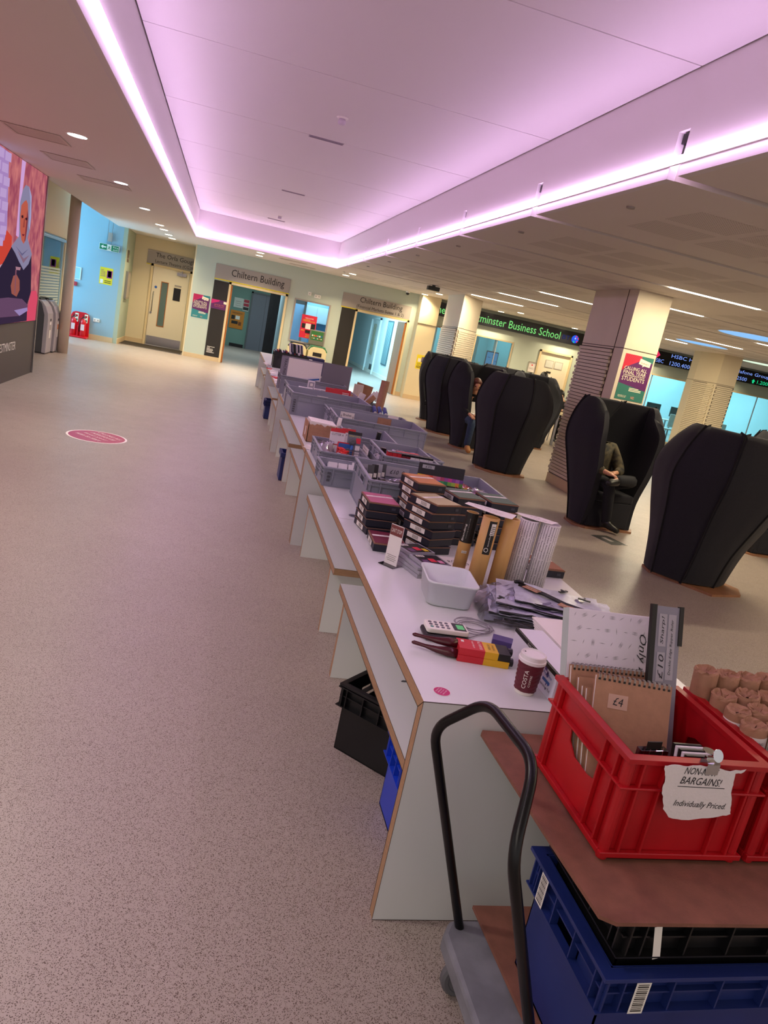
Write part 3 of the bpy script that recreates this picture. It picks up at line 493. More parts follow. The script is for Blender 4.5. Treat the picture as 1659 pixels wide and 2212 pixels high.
g = thing('picture_panel', 'tall narrow metal framed panel on the pale green return wall', 'picture', (-2.6, 21.0, 1.5), PI/2); MB().bx(-.32, .32, -.06, 0, -.35, .35).build('frame', STEEL, g, bevel=.01); MB().bx(-.27, .27, -.063, -.06, -.3, .3).build('sheet', mat('panel_greige', '9c9486', .4), g)
simple_poster('orange_poster', 'orange poster on the wall of the dark corridor', 'poster', (.45, 28.88, 1.0), .52, .66, mat('poster_orange', 'c97a16', .5), [(.1, .5, .35, .72, BLK), (.4, .52, .7, .72, WHP), (.15, .25, .6, .42, BLK), (.65, .2, .85, .4, mat('poster_darkorange', '7a3f10', .5))], [('WEDNESDAY', .5, .86, .75, .08, BLK)])
simple_poster('white_notice', 'pale notice above the orange poster in the dark corridor', 'notice', (.43, 28.88, 1.62), .34, .36, mat('pale_print', 'c4c6bd', .5), [(.2, .2, .8, .25, SIGNG), (.2, .4, .8, .45, SIGNG), (.2, .6, .8, .66, SIGNG)])
simple_poster('red_notice', 'small red and grey notice beside the grey corridor door', 'notice', (.72, 28.88, 1.58), .22, .42, mat('pale_print', 'c4c6bd', .5), [(.05, .72, .95, .98, PRED2), (.05, .4, .95, .66, PRED2), (.05, .08, .95, .34, BLK)])
simple_poster('event_poster', 'red event poster on the small window beside the recycling bins', 'poster', (2.24, YB+.012, 1.39), .42, .62, PRED, [(.08, .42, .3, .62, BLK), (.32, .4, .66, .64, WHP), (.68, .38, .95, .66, BLK), (.35, .22, .75, .36, BLK)], [('WELCOME', .5, .86, .55, .05, WHP), ('CHINESE\nWESTMINSTER', .5, .76, .8, .1, YPM), ('THURSDAY', .66, .14, .5, .05, YPM), ('NOVEMBER', .66, .07, .5, .05, YPM), ('4TH', .16, .32, .2, .06, YPM)])
# poster hanging on the cyan corridor wall
g = thing('corridor_banner', 'tall dark picture banner on the bright corridor wall', 'banner', (5.79, 26.4, 1.25), PI*1.5)
MB().bx(-.45, .45, -.02, 0, -.75, .85).build('board', mat('banner_dark', '46606a', .5), g); 
for k in range(6): poly(g, [(-.42+.14*k, -.7), (-.36+.14*k, -.7), (-.30+.14*k, .8), (-.38+.14*k, .8)], mat('banner_pale', '8fb4bc', .5), -.022)
# fire exit sign with its hanger
g = thing('fire_exit_sign', 'green hanging fire exit sign with left arrow on the blue alcove wall', 'sign', (-3.0, 20.26, 2.31)); GRN = mat('exit_green', '0c7a52', .45)
MB().bx(-.235, .235, -.012, .0, -.075, .075).build('board', WHP, g); print_box(g, (0, -.0135, 0), FX, UZ, .45, .135, GRN)
text(g, 'Fire\nexit', (.15, -.015, 0), FX, UZ, WHP, .12, .1); print_box(g, (0, -.0145, 0), FX, UZ, .10, .135, WHP, 'white_field')
poly(g, [(-.2, 0), (-.14, .045), (-.14, .015), (-.07, .015), (-.07, -.015), (-.14, -.015), (-.14, -.045)], WHP, -.015, 'arrow')
rn = MB(); rn.tube([(-.01, -.016, .045), (-.011, -.016, .046)], .012, 8); rn.tube([(.005, -.016, .03), (-.005, -.016, -.01), (-.03, -.016, -.03), (-.025, -.016, -.055)], .007, 6); rn.tube([(-.005, -.016, -.01), (.02, -.016, -.03), (.03, -.016, -.05)], .007, 6); rn.tube([(-.03, -.016, .01), (.0, -.016, .025), (.025, -.016, .0)], .006, 6); rn.build('running_figure', GRN, g)
for x in (-.06, .04): MB().bx(x-.004, x+.004, -.01, 0, .075, .93).build('hanger', STEEL, g)
MB().bx(-.05, .05, -.03, .0, .15, .36).build('emergency_lamp', SIGNG, g, bevel=.006)
# ---------------------------------------------------------------- tickers
SCB = mat('ticker_black', '0a0a10', .3)
def ticker(label, x0, x1, z0, z1, bits, ims=()):
    g = thing('led_ticker', label, 'display', (x0, YB, z0)); MB().bx(0, x1-x0, -.12, 0, 0, z1-z0).build('casing', SCB, g)
    for s, a, b, c, d, m in bits: text(g, s, ((a+b)/2-x0, -.123, (c+d)/2-z0), FX, UZ, m, b-a, d-c)
    return g
TG = glow('ticker_green', '7fe07a', 1.0); TB = glow('ticker_blue', '7c9cf0', 1.0); TDB = glow('ticker_navy', '1d2a6a', .8); TR = glow('ticker_red', 'e0305a', 1.0); TW_ = glow('ticker_white', 'c4c8f4', 1.0); TG2 = glow('ticker_emerald', '1fd087', 1.0)
g = ticker('long black ticker reading Business School in green above the pods', 5.72, 10.42, 2.42, 2.79, [('Welcome to', 5.0, 6.22, 2.49, 2.70, TG), ('Westminster Business School', 6.42, 9.55, 2.49, 2.71, TG), ('BT', 9.63, 9.87, 2.53, 2.65, TDB)])
for ch in list(bpy.data.objects):
    if ch.parent == g and ch.name.startswith('lettering'):
        me = ch.data
        if min(v.co.x for v in me.vertices) < 0:                      # the word scrolling in at the left end
            import bmesh; bm = bmesh.new(); bm.from_mesh(me); bmesh.ops.bisect_plane(bm, geom=bm.verts[:]+bm.edges[:]+bm.faces[:], plane_co=(.02, 0, 0), plane_no=(-1, 0, 0), clear_outer=True); bm.to_mesh(me); bm.free()
gl = MB().prism([(.115*math.cos(a*PI/10), .115*math.sin(a*PI/10)) for a in range(20)], 0, .002).build('globe', glow('ticker_globe', '2d5ae0', 1.0), g); gl.matrix_local = Matrix.Translation((4.32, -.122, .17)) @ Matrix.Rotation(PI/2, 4, 'X')
for k, (a, b, mm) in enumerate(((.02, .08, TR), (.09, .03, TR), (.07, -.06, TR), (-.03, -.08, TG2), (.0, .02, TW_))): poly(g, [(4.32+a-.025, .17+b), (4.32+a, .17+b+.035), (4.32+a+.03, .17+b), (4.32+a, .17+b-.03)], mm, -.127, 'globe_swirl')
g = ticker('ticker with red hexagon logo and HSBC share price on black', 12.6, 14.9, 2.42, 2.80, [('HSBC', 12.72, 13.10, 2.46, 2.57, TB), ('HSBC Holdings', 13.32, 14.75, 2.64, 2.78, TB), ('1200.4000', 13.32, 14.13, 2.45, 2.57, TB)])
poly(g, [(.22, .15), (.33, .26), (.22, .37), (.0+.0, .37), (-.0, .15)], TR, -.124, 'logo'); poly(g, [(.02, .16), (.12, .26), (.22, .16)], TW_, -.126, 'logo'); poly(g, [(.02, .36), (.12, .26), (.22, .36)], TW_, -.126, 'logo')
g = ticker('ticker at the far right showing a telecom group price with green rise', 15.35, 18.2, 2.42, 2.82, [('Vodafone Group', 15.45, 16.95, 2.64, 2.77, TB), ('1.2500', 15.68, 16.15, 2.46, 2.57, TB), ('1.2000', 16.55, 17.05, 2.46, 2.57, TG2)])
poly(g, [(1.02, .03), (1.08, .03), (1.08, .09), (1.12, .09), (1.05, .16), (.98, .09), (1.02, .09)], TG2, -.124, 'rise_arrow')
# screen hanging in the inner office
g = thing('wall_display', 'blue timetable screen behind the office glass above the pods', 'display', (7.76, 20.85, 1.2)); MB().bx(-.19, .19, 0, .04, 0, .56).build('casing', BLACKP, g); print_box(g, (0, -.002, .28), FX, UZ, .34, .50, glow('display_blue', '4b8fc0', .7), 'screen')
for k in range(5): poly(g, [(-.13+.12*(k % 3), .1+.09*k), (-.05+.12*(k % 3), .1+.09*k), (-.05+.12*(k % 3), .115+.09*k), (-.13+.12*(k % 3), .115+.09*k)], glow('display_navy', '1f4a7a', .5), -.004, 'screen_print')
MB().bx(-.02, .02, .0, .03, .56, 1.6).build('ceiling_pole', STEEL, g)
# ---------------------------------------------------------------- video wall at the left
vw = thing('video_wall', 'large glowing video wall showing a woman in a grey headscarf', 'display', (-2.85, 10.2, 0))
MB().bx(-3.0, -2.76, 3.0, 12.28, 0, .79).build('plinth', mat('plinth_brown', '3f3632', .45), vw, world=True); MB().bx(-3.0, -2.76, 3.0, 12.28, .79, CZ).build('cabinet', DARK, vw, world=True); MB().bx(-3.0, -2.74, 12.28, 12.31, 0, CZ).build('edge_trim', STEEL, vw, world=True)
def sy(pts, col, k, st=1.0, name='screen_picture'): return MB().add([(-2.752+.0006*k, y, z) for y, z in pts], [tuple(range(len(pts)))]).build(name, glow('scr_'+col, col, st), vw, world=True)
sc = MB().quad((-2.7535, 3.0, .80), (-2.7535, 12.27, .80), (-2.7535, 12.27, 2.865), (-2.7535, 3.0, 2.865))
sm = bpy.data.materials.new('screen_brick_backdrop'); sm.use_nodes = True; nt = sm.node_tree; nt.nodes.clear(); e = nt.nodes.new('ShaderNodeEmission'); oo = nt.nodes.new('ShaderNodeOutputMaterial'); tc = nt.nodes.new('ShaderNodeTexCoord'); ns = nt.nodes.new('ShaderNodeTexNoise'); ns.inputs['Scale'].default_value = 7; mp = nt.nodes.new('ShaderNodeMapping'); mp.inputs['Scale'].default_value = (1, 1.0, .7)
rp = nt.nodes.new('ShaderNodeValToRGB'); rp.color_ramp.elements[0].position = .35; rp.color_ramp.elements[1].position = .68; rp.color_ramp.elements[0].color = (*lin('94465a'), 1); rp.color_ramp.elements[1].color = (*lin('bf7070'), 1)
for a, b in ((tc.outputs['Object'], mp.inputs[0]), (mp.outputs[0], ns.inputs[0]), (ns.outputs[0], rp.inputs[0]), (rp.outputs[0], e.inputs[0]), (e.outputs[0], oo.inputs[0])): nt.links.new(a, b)
sc.build('screen', sm, vw, world=True)
for k, (nm, col, pts) in enumerate((('a', 'b08cc8', [(9.62, 2.86), (10.3, 2.84), (10.48, 1.66), (9.93, 1.57)]), ('b', 'd0a0b0', [(9.91, 1.63), (10.28, 1.71), (10.36, 1.47), (9.98, 1.34)]), ('s', 'd8a8e0', [(10.87, 2.86), (11.06, 2.86), (10.98, 2.38), (10.99, 1.91), (10.85, 1.93), (10.86, 2.37)]), ('o', 'd4483a', [(10.41, 1.96), (10.67, 1.9), (10.68, 1.76), (10.39, 1.56), (9.95, 1.47), (9.88, 1.77), (10.35, 1.83)]),
   ('body', '30263c', [(10.7, 1.79), (10.39, 1.58), (10.16, 1.45), (10.01, 1.19), (10.05, 1.04), (10.94, 1.05), (11.69, 1.03), (11.84, 1.22), (11.71, 1.73), (11.2, 1.86)]), ('pink', 'e0506c', [(11.86, 1.23), (12.13, 1.24), (12.27, 1.15), (12.22, .8), (11.68, .8), (11.7, .94)]),
   ('hj', '8f88a8', [(11.13, 2.59), (11.3, 2.59), (11.46, 2.49), (11.52, 2.22), (11.5, 2.05), (11.42, 1.94), (11.57, 1.84), (11.72, 1.74), (11.58, 1.6), (11.34, 1.51), (11.08, 1.61), (10.86, 1.71), (10.66, 1.78), (10.83, 1.86), (10.99, 1.93), (10.93, 2.16), (10.92, 2.35), (11.0, 2.51)]),
   ('hjl', 'a8a6d0', [(11.3, 2.59), (11.46, 2.49), (11.52, 2.22), (11.5, 2.05), (11.42, 2.1), (11.42, 2.4)]), ('f1', '8a6a80', [(10.95, 1.75), (11.3, 1.66), (11.58, 1.72), (11.3, 1.6)]), ('f2', '6a6488', [(10.85, 1.8), (11.2, 1.72), (11.5, 1.8), (11.2, 1.69)]),
   ('face', 'c4604e', [(11.1, 2.38), (11.2, 2.41), (11.29, 2.37), (11.36, 2.2), (11.35, 2.04), (11.31, 1.9), (11.23, 1.85), (11.11, 1.89), (11.0, 2.02), (10.96, 2.19), (10.98, 2.32)]), ('fs', '8a3a40', [(11.28, 2.3), (11.36, 2.2), (11.35, 2.04), (11.31, 1.9), (11.26, 1.88), (11.27, 2.1)]),
   ('e1', '3a1c28', [(11.0, 2.19), (11.09, 2.21), (11.12, 2.18), (11.05, 2.16)]), ('e2', '3a1c28', [(11.2, 2.18), (11.3, 2.2), (11.32, 2.17), (11.24, 2.155)]), ('m', '7a2838', [(11.1, 1.97), (11.24, 1.975), (11.2, 1.95), (11.14, 1.945)]), ('n', '9c4640', [(11.14, 2.17), (11.19, 2.17), (11.2, 2.06), (11.12, 2.055)]),
   ('tt', '6a4a68', [(10.03, 1.12), (10.67, 1.14), (11.36, 1.12), (11.68, 1.04), (11.71, .96), (11.29, .89), (10.09, .89)]), ('tl', 'a08ac0', [(11.0, .97), (11.68, 1.0), (11.71, .95), (11.29, .89)]), ('td', '3c2c44', [(10.09, .89), (11.29, .89), (11.68, .95), (11.7, .81), (10.11, .8)]), ('hand', 'a05a50', [(10.74, 1.29), (10.83, 1.42), (10.98, 1.44), (11.15, 1.37), (11.19, 1.24), (11.06, 1.15), (10.81, 1.19)]), ('gl', 'b08090', [(10.9, 1.54), (11.16, 1.54), (11.13, 1.5), (10.93, 1.5)]), ('g2', '8a5668', [(10.9, 1.5), (10.96, 1.5), (10.98, 1.19), (10.94, 1.19)]))):
    sy(pts, col, k+1, .8)
for k in range(8):
    for q in range(3): sy([(9.7+.3*q+.1*(k % 2), 1.75+k*.14), (9.95+.3*q+.1*(k % 2), 1.76+k*.14), (9.95+.3*q+.1*(k % 2), 1.86+k*.14), (9.7+.3*q+.1*(k % 2), 1.85+k*.14)], 'c4a4d8', 24, .8, 'screen_brick') if 9.95+.3*q+.1*(k % 2) < 10.52-(1.0-k*.14)*.05 else None
text(vw, 'UNIVERSITY OF WESTMINSTER', (-2.757, 10.32, .48), (0, 1, 0), UZ, WHP, 1.9, .115, world=True)
# ================================================================ TABLES AND BENCHES
TA = -.0115; TO = Vector((.68, 1.73, 0)); TH = .742
def TW(u, v, z=TH): c, s = math.cos(TA), math.sin(TA); return Vector((TO.x+c*u-s*v, TO.y+s*u+c*v, z))
PIT = 1.812; TWD = 1.02; TT = .038
def lamwood(mb, x0, x1, y0, y1, z0, z1):
    """laminate board with ply edges: wide faces white, narrow faces wood"""
    d = sorted((x1-x0, y1-y0, z1-z0))[0]; o = len(mb.f); mb.bx(x0, x1, y0, y1, z0, z1, 1)
    ax = [x1-x0, y1-y0, z1-z0].index(d); wide = {2: (0, 1), 1: (2, 4), 0: (3, 5)}[ax]
    for k in wide: mb.m[o+k] = 0
    # thin dark seams where laminate meets ply
    return mb
def table():
    t = thing('display_table', '', 'table', TW(0, 0, 0), TA, 'white tables in a row down the hall'); LEN = 2*PIT-.006
    lamwood(MB(), 0, TWD, TT, PIT-.001, TH-TT, TH).build('tabletop', [LAM, PLY], t); lamwood(MB(), 0, TWD, PIT+.001, LEN-TT, TH-TT, TH).build('tabletop', [LAM, PLY], t)
    for y in (0.0, LEN-TT):
        q = lamwood(MB(), 0, TWD, y, y+TT, 0, TH); q.m[1] = 0; q.build('end_panel', [LAM, PLY], t)
    sm = MB()
    sm.bx(-.0008, 0, TT, LEN-TT, TH-.0012, TH+.0003); sm.bx(-.0008, 0, TT, LEN-TT, TH-TT-.0012, TH-TT+.0005)
    sm.bx(-.001, TWD, -.0008, .0012, TH-.0014, TH+.0004); sm.bx(-.0008, 0, -.0005, .0014, 0, TH); sm.bx(-.0008, 0, TT-.0006, TT+.0008, 0, TH-TT); sm.bx(0, TWD, -.0006, 0, 0, .002)
    sm.tube([(-.001, .0, TH), (-.001, TT, TH-TT)], .0009, 4)
    sm.build('laminate_seam', LINE, t); return t
LB = ['long white ply-edged table nearest the camera carrying the coffee cup and the Artway crate', 'second long white table of the row, under the cardboard box and the brushes crate', 'third long white table of the row, narrow in view beyond the widest grey crates', 'last long white table of the row, under the black box of folders']
t0 = table(); t0['label'] = LB[0]
for k in range(1, 4): dup(t0, TW(0, 2*k*PIT, 0), TA, LB[k])
def bench(open_end):
    t = thing('bench', '', 'bench', TW(0, 0, 0), TA, 'low white benches under the tables'); x0, x1, z, T2 = .055, .455, .43, .038; y0 = .10 if not open_end else .11; y1 = 1.70
    lamwood(MB(), x0, x1, y0, y1, z-T2, z).build('seat_board', [LAM, PLY], t)
    ya = y0 if not open_end else y0+.12
    for y in (ya, y1-.19): lamwood(MB(), x0+.003, x1-.003, y, y+T2, 0, z-T2-.001).build('end_panel', [LAM, PLY], t)
    sm = MB()
    for zz in (z-T2, z-.0006): sm.bx(x0-.0008, x0, y0, y1, zz-.001, zz+.001)
    sm.bx(x0, x1, y0-.0008, y0, z-.001, z+.0005); sm.build('laminate_seam', LINE, t); return t
BL = ['low white bench under the nearest table, black crate beneath it', 'low white bench with its wooden cut end showing, under the second table', 'third low white bench along, under the crates of markers', 'fourth low white bench, wooden end above a navy bin', 'fifth low white bench along the row', 'sixth low white bench, wooden end beside a blue box', 'seventh low white bench near the far end', 'farthest low white bench at the end of the row']
b0 = bench(False); b1 = bench(True); b0['label'] = BL[0]; b1['label'] = BL[1]; b1.location = TW(0, PIT, 0)
for k in range(2, 8): dup(b1 if k % 2 else b0, TW(0, k*PIT, 0), TA, BL[k])
# ================================================================ LOUNGE PODS
ZL = [.03, .35, .7, 1.0, 1.25, 1.47]
GEN = [[(-.34, -.1), (-.40, -.14), (-.5, -.2), (-.55, -.2), (-.5, -.15), (-.42, -.05)], [(-.31, .24), (-.36, .27), (-.44, .32), (-.51, .36), (-.5, .34), (-.43, .28)], [(0, .40), (0, .45), (0, .53), (0, .60), (0, .57), (0, .48)], [(.31, .24), (.36, .27), (.44, .32), (.51, .36), (.5, .34), (.43, .28)], [(.34, -.1), (.40, -.14), (.5, -.2), (.55, -.2), (.5, -.15), (.42, -.05)]]
P1 = [[(-.34, -.07), (-.43, -.12), (-.58, -.17), (-.61, -.18), (-.53, -.14), (-.42, -.05)], [(-.22, .21), (-.28, .24), (-.4, .31), (-.5, .36), (-.5, .34), (-.44, .28)], [(.08, .36), (.05, .43), (.03, .52), (0, .62), (-.02, .61), (-.04, .52)], [(.35, .23), (.37, .26), (.4, .32), (.43, .37), (.37, .34), (.27, .28)], [(.42, -.05), (.46, -.12), (.54, -.19), (.59, -.21), (.54, -.17), (.41, -.07)]]
P2 = [[(-.36, -.07), (-.38, -.15), (-.45, -.23), (-.5, -.23), (-.47, -.16), (-.42, -.03)], [(-.35, .21), (-.4, .26), (-.48, .33), (-.55, .38), (-.53, .37), (-.46, .32)], [(-.02, .42), (-.01, .46), (0, .53), (.02, .6), (.05, .52), (.1, .38)], [(.34, .25), (.38, .27), (.45, .32), (.53, .35), (.52, .32), (.47, .24)], [(.33, -.1), (.34, -.09), (.41, -.12), (.46, -.12), (.46, -.1), (.39, -.01)]]
P3 = [[(-.32, -.07), (-.37, -.12), (-.46, -.18), (-.53, -.19), (-.52, -.16), (-.48, -.08)], [(-.28, .27), (-.33, .29), (-.41, .34), (-.49, .38), (-.48, .36), (-.41, .31)], [(.02, .4), (.01, .44), (-.02, .52), (-.05, .59), (-.07, .55), (-.07, .46)], [(.36, .27), (.39, .28), (.45, .32), (.51, .35), (.47, .32), (.38, .25)], [(.34, -.1), (.4, -.14), (.5, -.2), (.55, -.2), (.5, -.15), (.42, -.05)]]
def cr(a, b, c, d, t): return tuple(.5*((2*b[i])+(-a[i]+c[i])*t+(2*a[i]-5*b[i]+4*c[i]-d[i])*t*t+(-a[i]+3*b[i]-3*c[i]+d[i])*t**3) for i in range(len(b)))
def curve(C):
    P = [(x, y, z) for (x, y), z in zip(C, ZL)]; o = []
    for i in range(5):
        a = P[max(0, i-1)]; b, c = P[i], P[i+1]; d = P[min(5, i+2)]
        for k in range(4): o.append(cr(a, b, c, d, k/4))
    return o+[P[5]]
def pod(label, x, y, thd, K=GEN, plate=None, S=1.0):
    th = math.radians(thd)-PI/2     # local +y is the back
    g = thing('lounge_pod', label, 'armchair', (x, y, 0), th, 'high-backed felt lounge pods')
    # fitted curves use r = (b_y, -b_x) as +x
    K = [[(px*S, py*S) for px, py in c] for c in K]; cv = [curve(c) for c in K]; NU = 6; NZ = len(cv[0])
    for q in range(4):
        A, B = cv[q], cv[q+1]; wing = q in (0, 3); out = []; inn = []
        for j in range(NZ):
            for i in range(NU+1):
                t = i/NU; p = Vector(A[j]).lerp(Vector(B[j]), t); e = (Vector(B[j])-Vector(A[j])).normalized(); n = Vector((-e.y, e.x, 0))      # outward
                if n.dot(Vector((p.x, p.y, 0))) < 0: n = -n
                bul = (1-(2*t-1)**4)*.022-.004
                edge = .012 if i in (0, NU) else 0
                f = (1-t) if q == 0 else t; 
                zz = p.z
                if wing and j > NZ*.55:
                    w_ = max(0, f-.45)/.55; zz = p.z-(.13*w_*w_)*((j/NZ-.55)/.45)
                top = max(0, (p.z-1.38)/.09)**2*.02; thk = .085
                bot = 0
                out.append((p+n*(bul-edge*.4-top)).to_tuple()[:2]+(zz-(.012 if i in (0, NU) and j == NZ-1 else 0),)); inn.append((p-n*(thk-top*1.2)).to_tuple()[:2]+(zz-.004,))
        W1 = NU+1; o2 = len(out); fs = []
        for j in range(NZ-1):
            for i in range(NU):
                a = j*W1+i; fs.append((a+1, a, a+W1, a+W1+1)); a += o2; fs.append((a, a+1, a+W1+1, a+W1))
            for i in (0, NU):
                a = j*W1+i; fs.append((a, a+o2, a+W1+o2, a+W1) if i else (a, a+W1, a+W1+o2, a+o2))
        for i in range(NU):
            a = i; fs.append((a, a+1, a+1+o2, a+o2)); a = (NZ-1)*W1+i; fs.append((a, a+o2, a+1+o2, a+1))
        o = MB().add(out+inn, fs).build('wing_panel' if wing else 'back_panel', FELT, g, smooth=False, bevel=.018)
        for p in o.data.polygons: p.use_smooth = True
        o.modifiers['bevel'].segments = 3
    for q in (1, 2, 3):
        MB().tube([Vector(p)*1.0+Vector((p[0], p[1], 0)).normalized()*-.004 for p in cv[q]], .009, 6).build('seam_piping', SEAM, g)
    # seat
    f0, s0, c0, s1, f1 = [c[1] for c in K]; ins = lambda p, k=.80: (p[0]*k, p[1]*k)
    pl = [ins((f0[0], f0[1]+.02)), ins(f1), ins(s1), ins(c0), ins(s0)]
    pl[0] = (pl[0][0], min(pl[0][1], pl[1][1])); pl[1] = (pl[1][0], pl[0][1])
    MB().prism(pl, .03, .33).build('seat_base', FELT, g, bevel=.01); MB().prism([(a*1.01, b*1.01) for a, b in pl], .335, .43).build('seat_cushion', FELT, g, bevel=.025)
    MB().tube([(0, pl[0][1]-.002, .04), (0, pl[0][1]-.002, .33)], .005, 5).build('seam_piping', SEAM, g)
    pp = plate or [(-.43, -.02), (-.38, .22), (-.16, .46), (.16, .46), (.38, .22), (.43, -.02), (.33, -.15), (-.33, -.15)]
    MB().prism(pp[::-1] if plate else pp[::-1], 0, .022).build('base_plate', PLYB, g)
    return g
pod('nearest dark felt pod, back to the camera, its ply base showing at the right', 4.66, 5.86, -121.7, P1, [(-.465, .18), (-.19, .46), (.37, .2), (.43, 0), (.34, -.15), (-.34, -.15), (-.47, -.05)])
pod('dark felt pod with an open side where a man in an olive jacket sits', 4.61, 7.51, 97, P2)
pod('dark felt pod in mid view with three seams on its closed back', 4.43, 10.39, -146.9, P3)
pod('dark felt pod facing the mid view one, person in tan boots inside', 4.56, 12.20, 106, P2)
pod('dark felt pod with closed back left of the pod with the tan boots', 4.55, 13.85, -135)
pod('leftmost dark felt pod, mostly behind its neighbour', 4.78, 15.45, 80)
pod('felt pod in the rear row behind the one at the right edge', 6.85, 7.35, 90, S=1.0); pod('felt pod in the rear row above the seated woman', 6.75, 12.3, -60); pod('felt pod in the rear row left of the office display', 6.2, 15.8, -100); pod('felt pod in the rear row, only its rounded top visible', 6.3, 13.9, 100)
# ================================================================ CRATES
def crate(name, label, L, W, h, m, loc, rz=TA, group=None, kind='euro', hole=True, tap=.012, rot=None):
    """open stacking crate, origin at the near left foot, L along x, W along y"""
    g = thing(name, label, 'crate', loc, rz, group, rot); t = .0035; e = tap; b = MB(); A = Vector
    b.bx(e, L-e, e, W-e, 0, .006)
    hz = h-.03 if kind != 'tote' else h-.02
    def hand(w):
        if not hole: return []
        c = w/2; q = min(.06, w*.17)
        if kind == 'red': return [[(c-q*1.25, h*.70), (c-q*1.1, h*.56), (c-q*.5, h*.47), (c+q*.6, h*.46), (c+q*1.35, h*.50), (c+q*1.3, h*.66), (c+q*.8, h*.71)]]
        return [[(c-q, h*.62), (c+q, h*.62), (c+q, h*.80), (c-q, h*.80)]]
    for (O, a, w, hl) in (((e, W-e, 0), (0, -1, 0), W-2*e, 1), ((L-e, e, 0), (0, 1, 0), W-2*e, 1), ((e, e, 0), (1, 0, 0), L-2*e, 0), ((L-e, W-e, 0), (-1, 0, 0), L-2*e, 0)):
        b.plate([(0, 0), (w, 0), (w, hz+.02), (0, hz+.02)], hand(w) if hl else [], A(O)-A(a).cross(A((0, 0, 1)))*t, a, (0, 0, 1), t)
    b.build('shell', m, g)
    rr = .010 if kind == 'euro' else .016; r = MB(); rt = .010 if kind != 'red' else .012
    out = [(0, 0), (L, 0), (L, W), (0, W)]; k = rr+e*.4; inn = [(k, k), (L-k, k), (L-k, W-k), (k, W-k)]
    r.plate(out, [inn], (0, 0, h-rt), (1, 0, 0), (0, 1, 0), rt); r.build('rim', m, g, bevel=.003 if kind != 'euro' else .0015)
    rb = MB()
    def band(z, d, th=.004):
        rb.bx(e-d, L-e+d, e-d, e, z, z+th); rb.bx(e-d, L-e+d, W-e, W-e+d, z, z+th); rb.bx(e-d, e, e, W-e, z, z+th); rb.bx(L-e, L-e+d, e, W-e, z, z+th)
    def posts(xs, ys, z0, z1, d, w=.004):
        for x in xs: rb.bx(x-w/2, x+w/2, e-d, e, z0, z1); rb.bx(x-w/2, x+w/2, W-e, W-e+d, z0, z1)
        for y in ys: rb.bx(e-d, e, y-w/2, y+w/2, z0, z1); rb.bx(L-e, L-e+d, y-w/2, y+w/2, z0, z1)
    if kind == 'euro':
        band(h-.032, .009); band(h-.075 if h > .15 else h-.055, .009)
        n = max(2, int(L/.13)); posts([L*(i+.5)/n for i in range(n)]+[e, L-e, e+.05, L-e-.05], [e, W-e, e+.05, W-e-.05, W*.33, W*.67], h-.075, h, .009)
        posts([e+.002, e+.05, L-e-.05, L-e-.002], [e+.002, e+.05, W-e-.05, W-e-.002], .0, h, .007); band(0, .006, .006)
    elif kind == 'red':
        band(h-.075, .016, .006); posts([.045, .10, L-.10, L-.045], [.045, .10, W-.045], .02, h-.01, .013, .006)
        band(.012, .014, .014)
        for cx in (e, L-e):
            for cy in (e, W-e): rb.lathe([(.013, .002), (.013, h-.014)], 12, (cx+(.004 if cx < L/2 else -.004), cy+(.004 if cy < W/2 else -.004), 0))
    else:
        band(h-.018, .022); band(h-.10, .022); band(h-.055, .014)
        n = 5; posts([L*(i+.5)/n for i in range(n)]+[.02, L-.02], [W*(i+.5)/4 for i in range(4)]+[.02, W-.02], h-.10, h-.012, .020)
    rb.build('ribs', m, g, bevel=.002 if kind == 'red' else 0); return g
def sheet_on(parent, c, w_, h_, m=PAPER, n='label_sheet', r=(1, 0, 0), u=(0, 0, 1)): return print_box(parent, c, r, u, w_, h_, m, n)
INK = mat('pen_ink', '1c1a22', .6)
GC = 'grey euro crates on the tables'
def xy(x, y, z=TH+.0005): return (x, y, z)
art = crate('euro_crate', 'large grey crate with the Artway sheet on its front', .796, .589, .215, GREYP, xy(.834, 3.58), -.037, GC)
sheet_on(art, (.465, -.004, .125), .31, .15, mat('lilac_white_sheet', 'dcd8dc', .7), r=(1, 0, .0)); text(art, 'Artway', (.475, -.006, .125), FX, UZ, mat('navy_ink', '2f3552', .6), .19, .052)
c2_ = crate('euro_crate', 'low grey crate of white boxes left of the Artway crate', .40, .30, .118, GREYP, xy(.692, 4.22), .03, GC)
c3_ = crate('euro_crate', 'low grey crate holding red scissors and the rotary cutter card', .335, .58, .12, GREYP, xy(.735, 4.72), -.01, GC)
c4_ = crate('euro_crate', 'grey crate behind the Artway one with a row of priced red markers', .372, .58, .205, GREYP, xy(1.10, 4.44), -.02, GC)
c4b = crate('euro_crate', 'small low grey crate at the right table edge with paper packs', .34, .32, .09, GREYP, xy(1.44, 5.22), .12, GC)
c5_ = crate('euro_crate', 'grey crate behind the scissors with black items in plastic', .40, .58, .16, GREYP, xy(1.00, 5.34), -.04, GC)
c6_ = crate('euro_crate', 'wide grey crate labelled Brushes, right of the cardboard box', .80, .58, .20, GREYP, xy(1.014, 6.0), -.03, GC)
c6b = crate('euro_crate', 'grey crate half hidden behind the brushes crate, its left rim showing', .80, .42, .17, GREYP, xy(1.04, 6.63), -.02, GC)
c7_ = crate('euro_crate', 'widest grey crate with moulded marks at its left corner, before the clear cubes', .804, .60, .22, GREYP, xy(.735, 7.12), .03, GC)
c8b = crate('euro_crate', 'grey crate with clear cubes and red packets behind the widest crate', .80, .60, .20, GREYP, xy(.76, 7.92), 0, GC)
c8_ = crate('euro_crate', 'grey crate in which the tracing pad stands', .80, .60, .22, GREYP, xy(.745, 8.81), 0, GC)
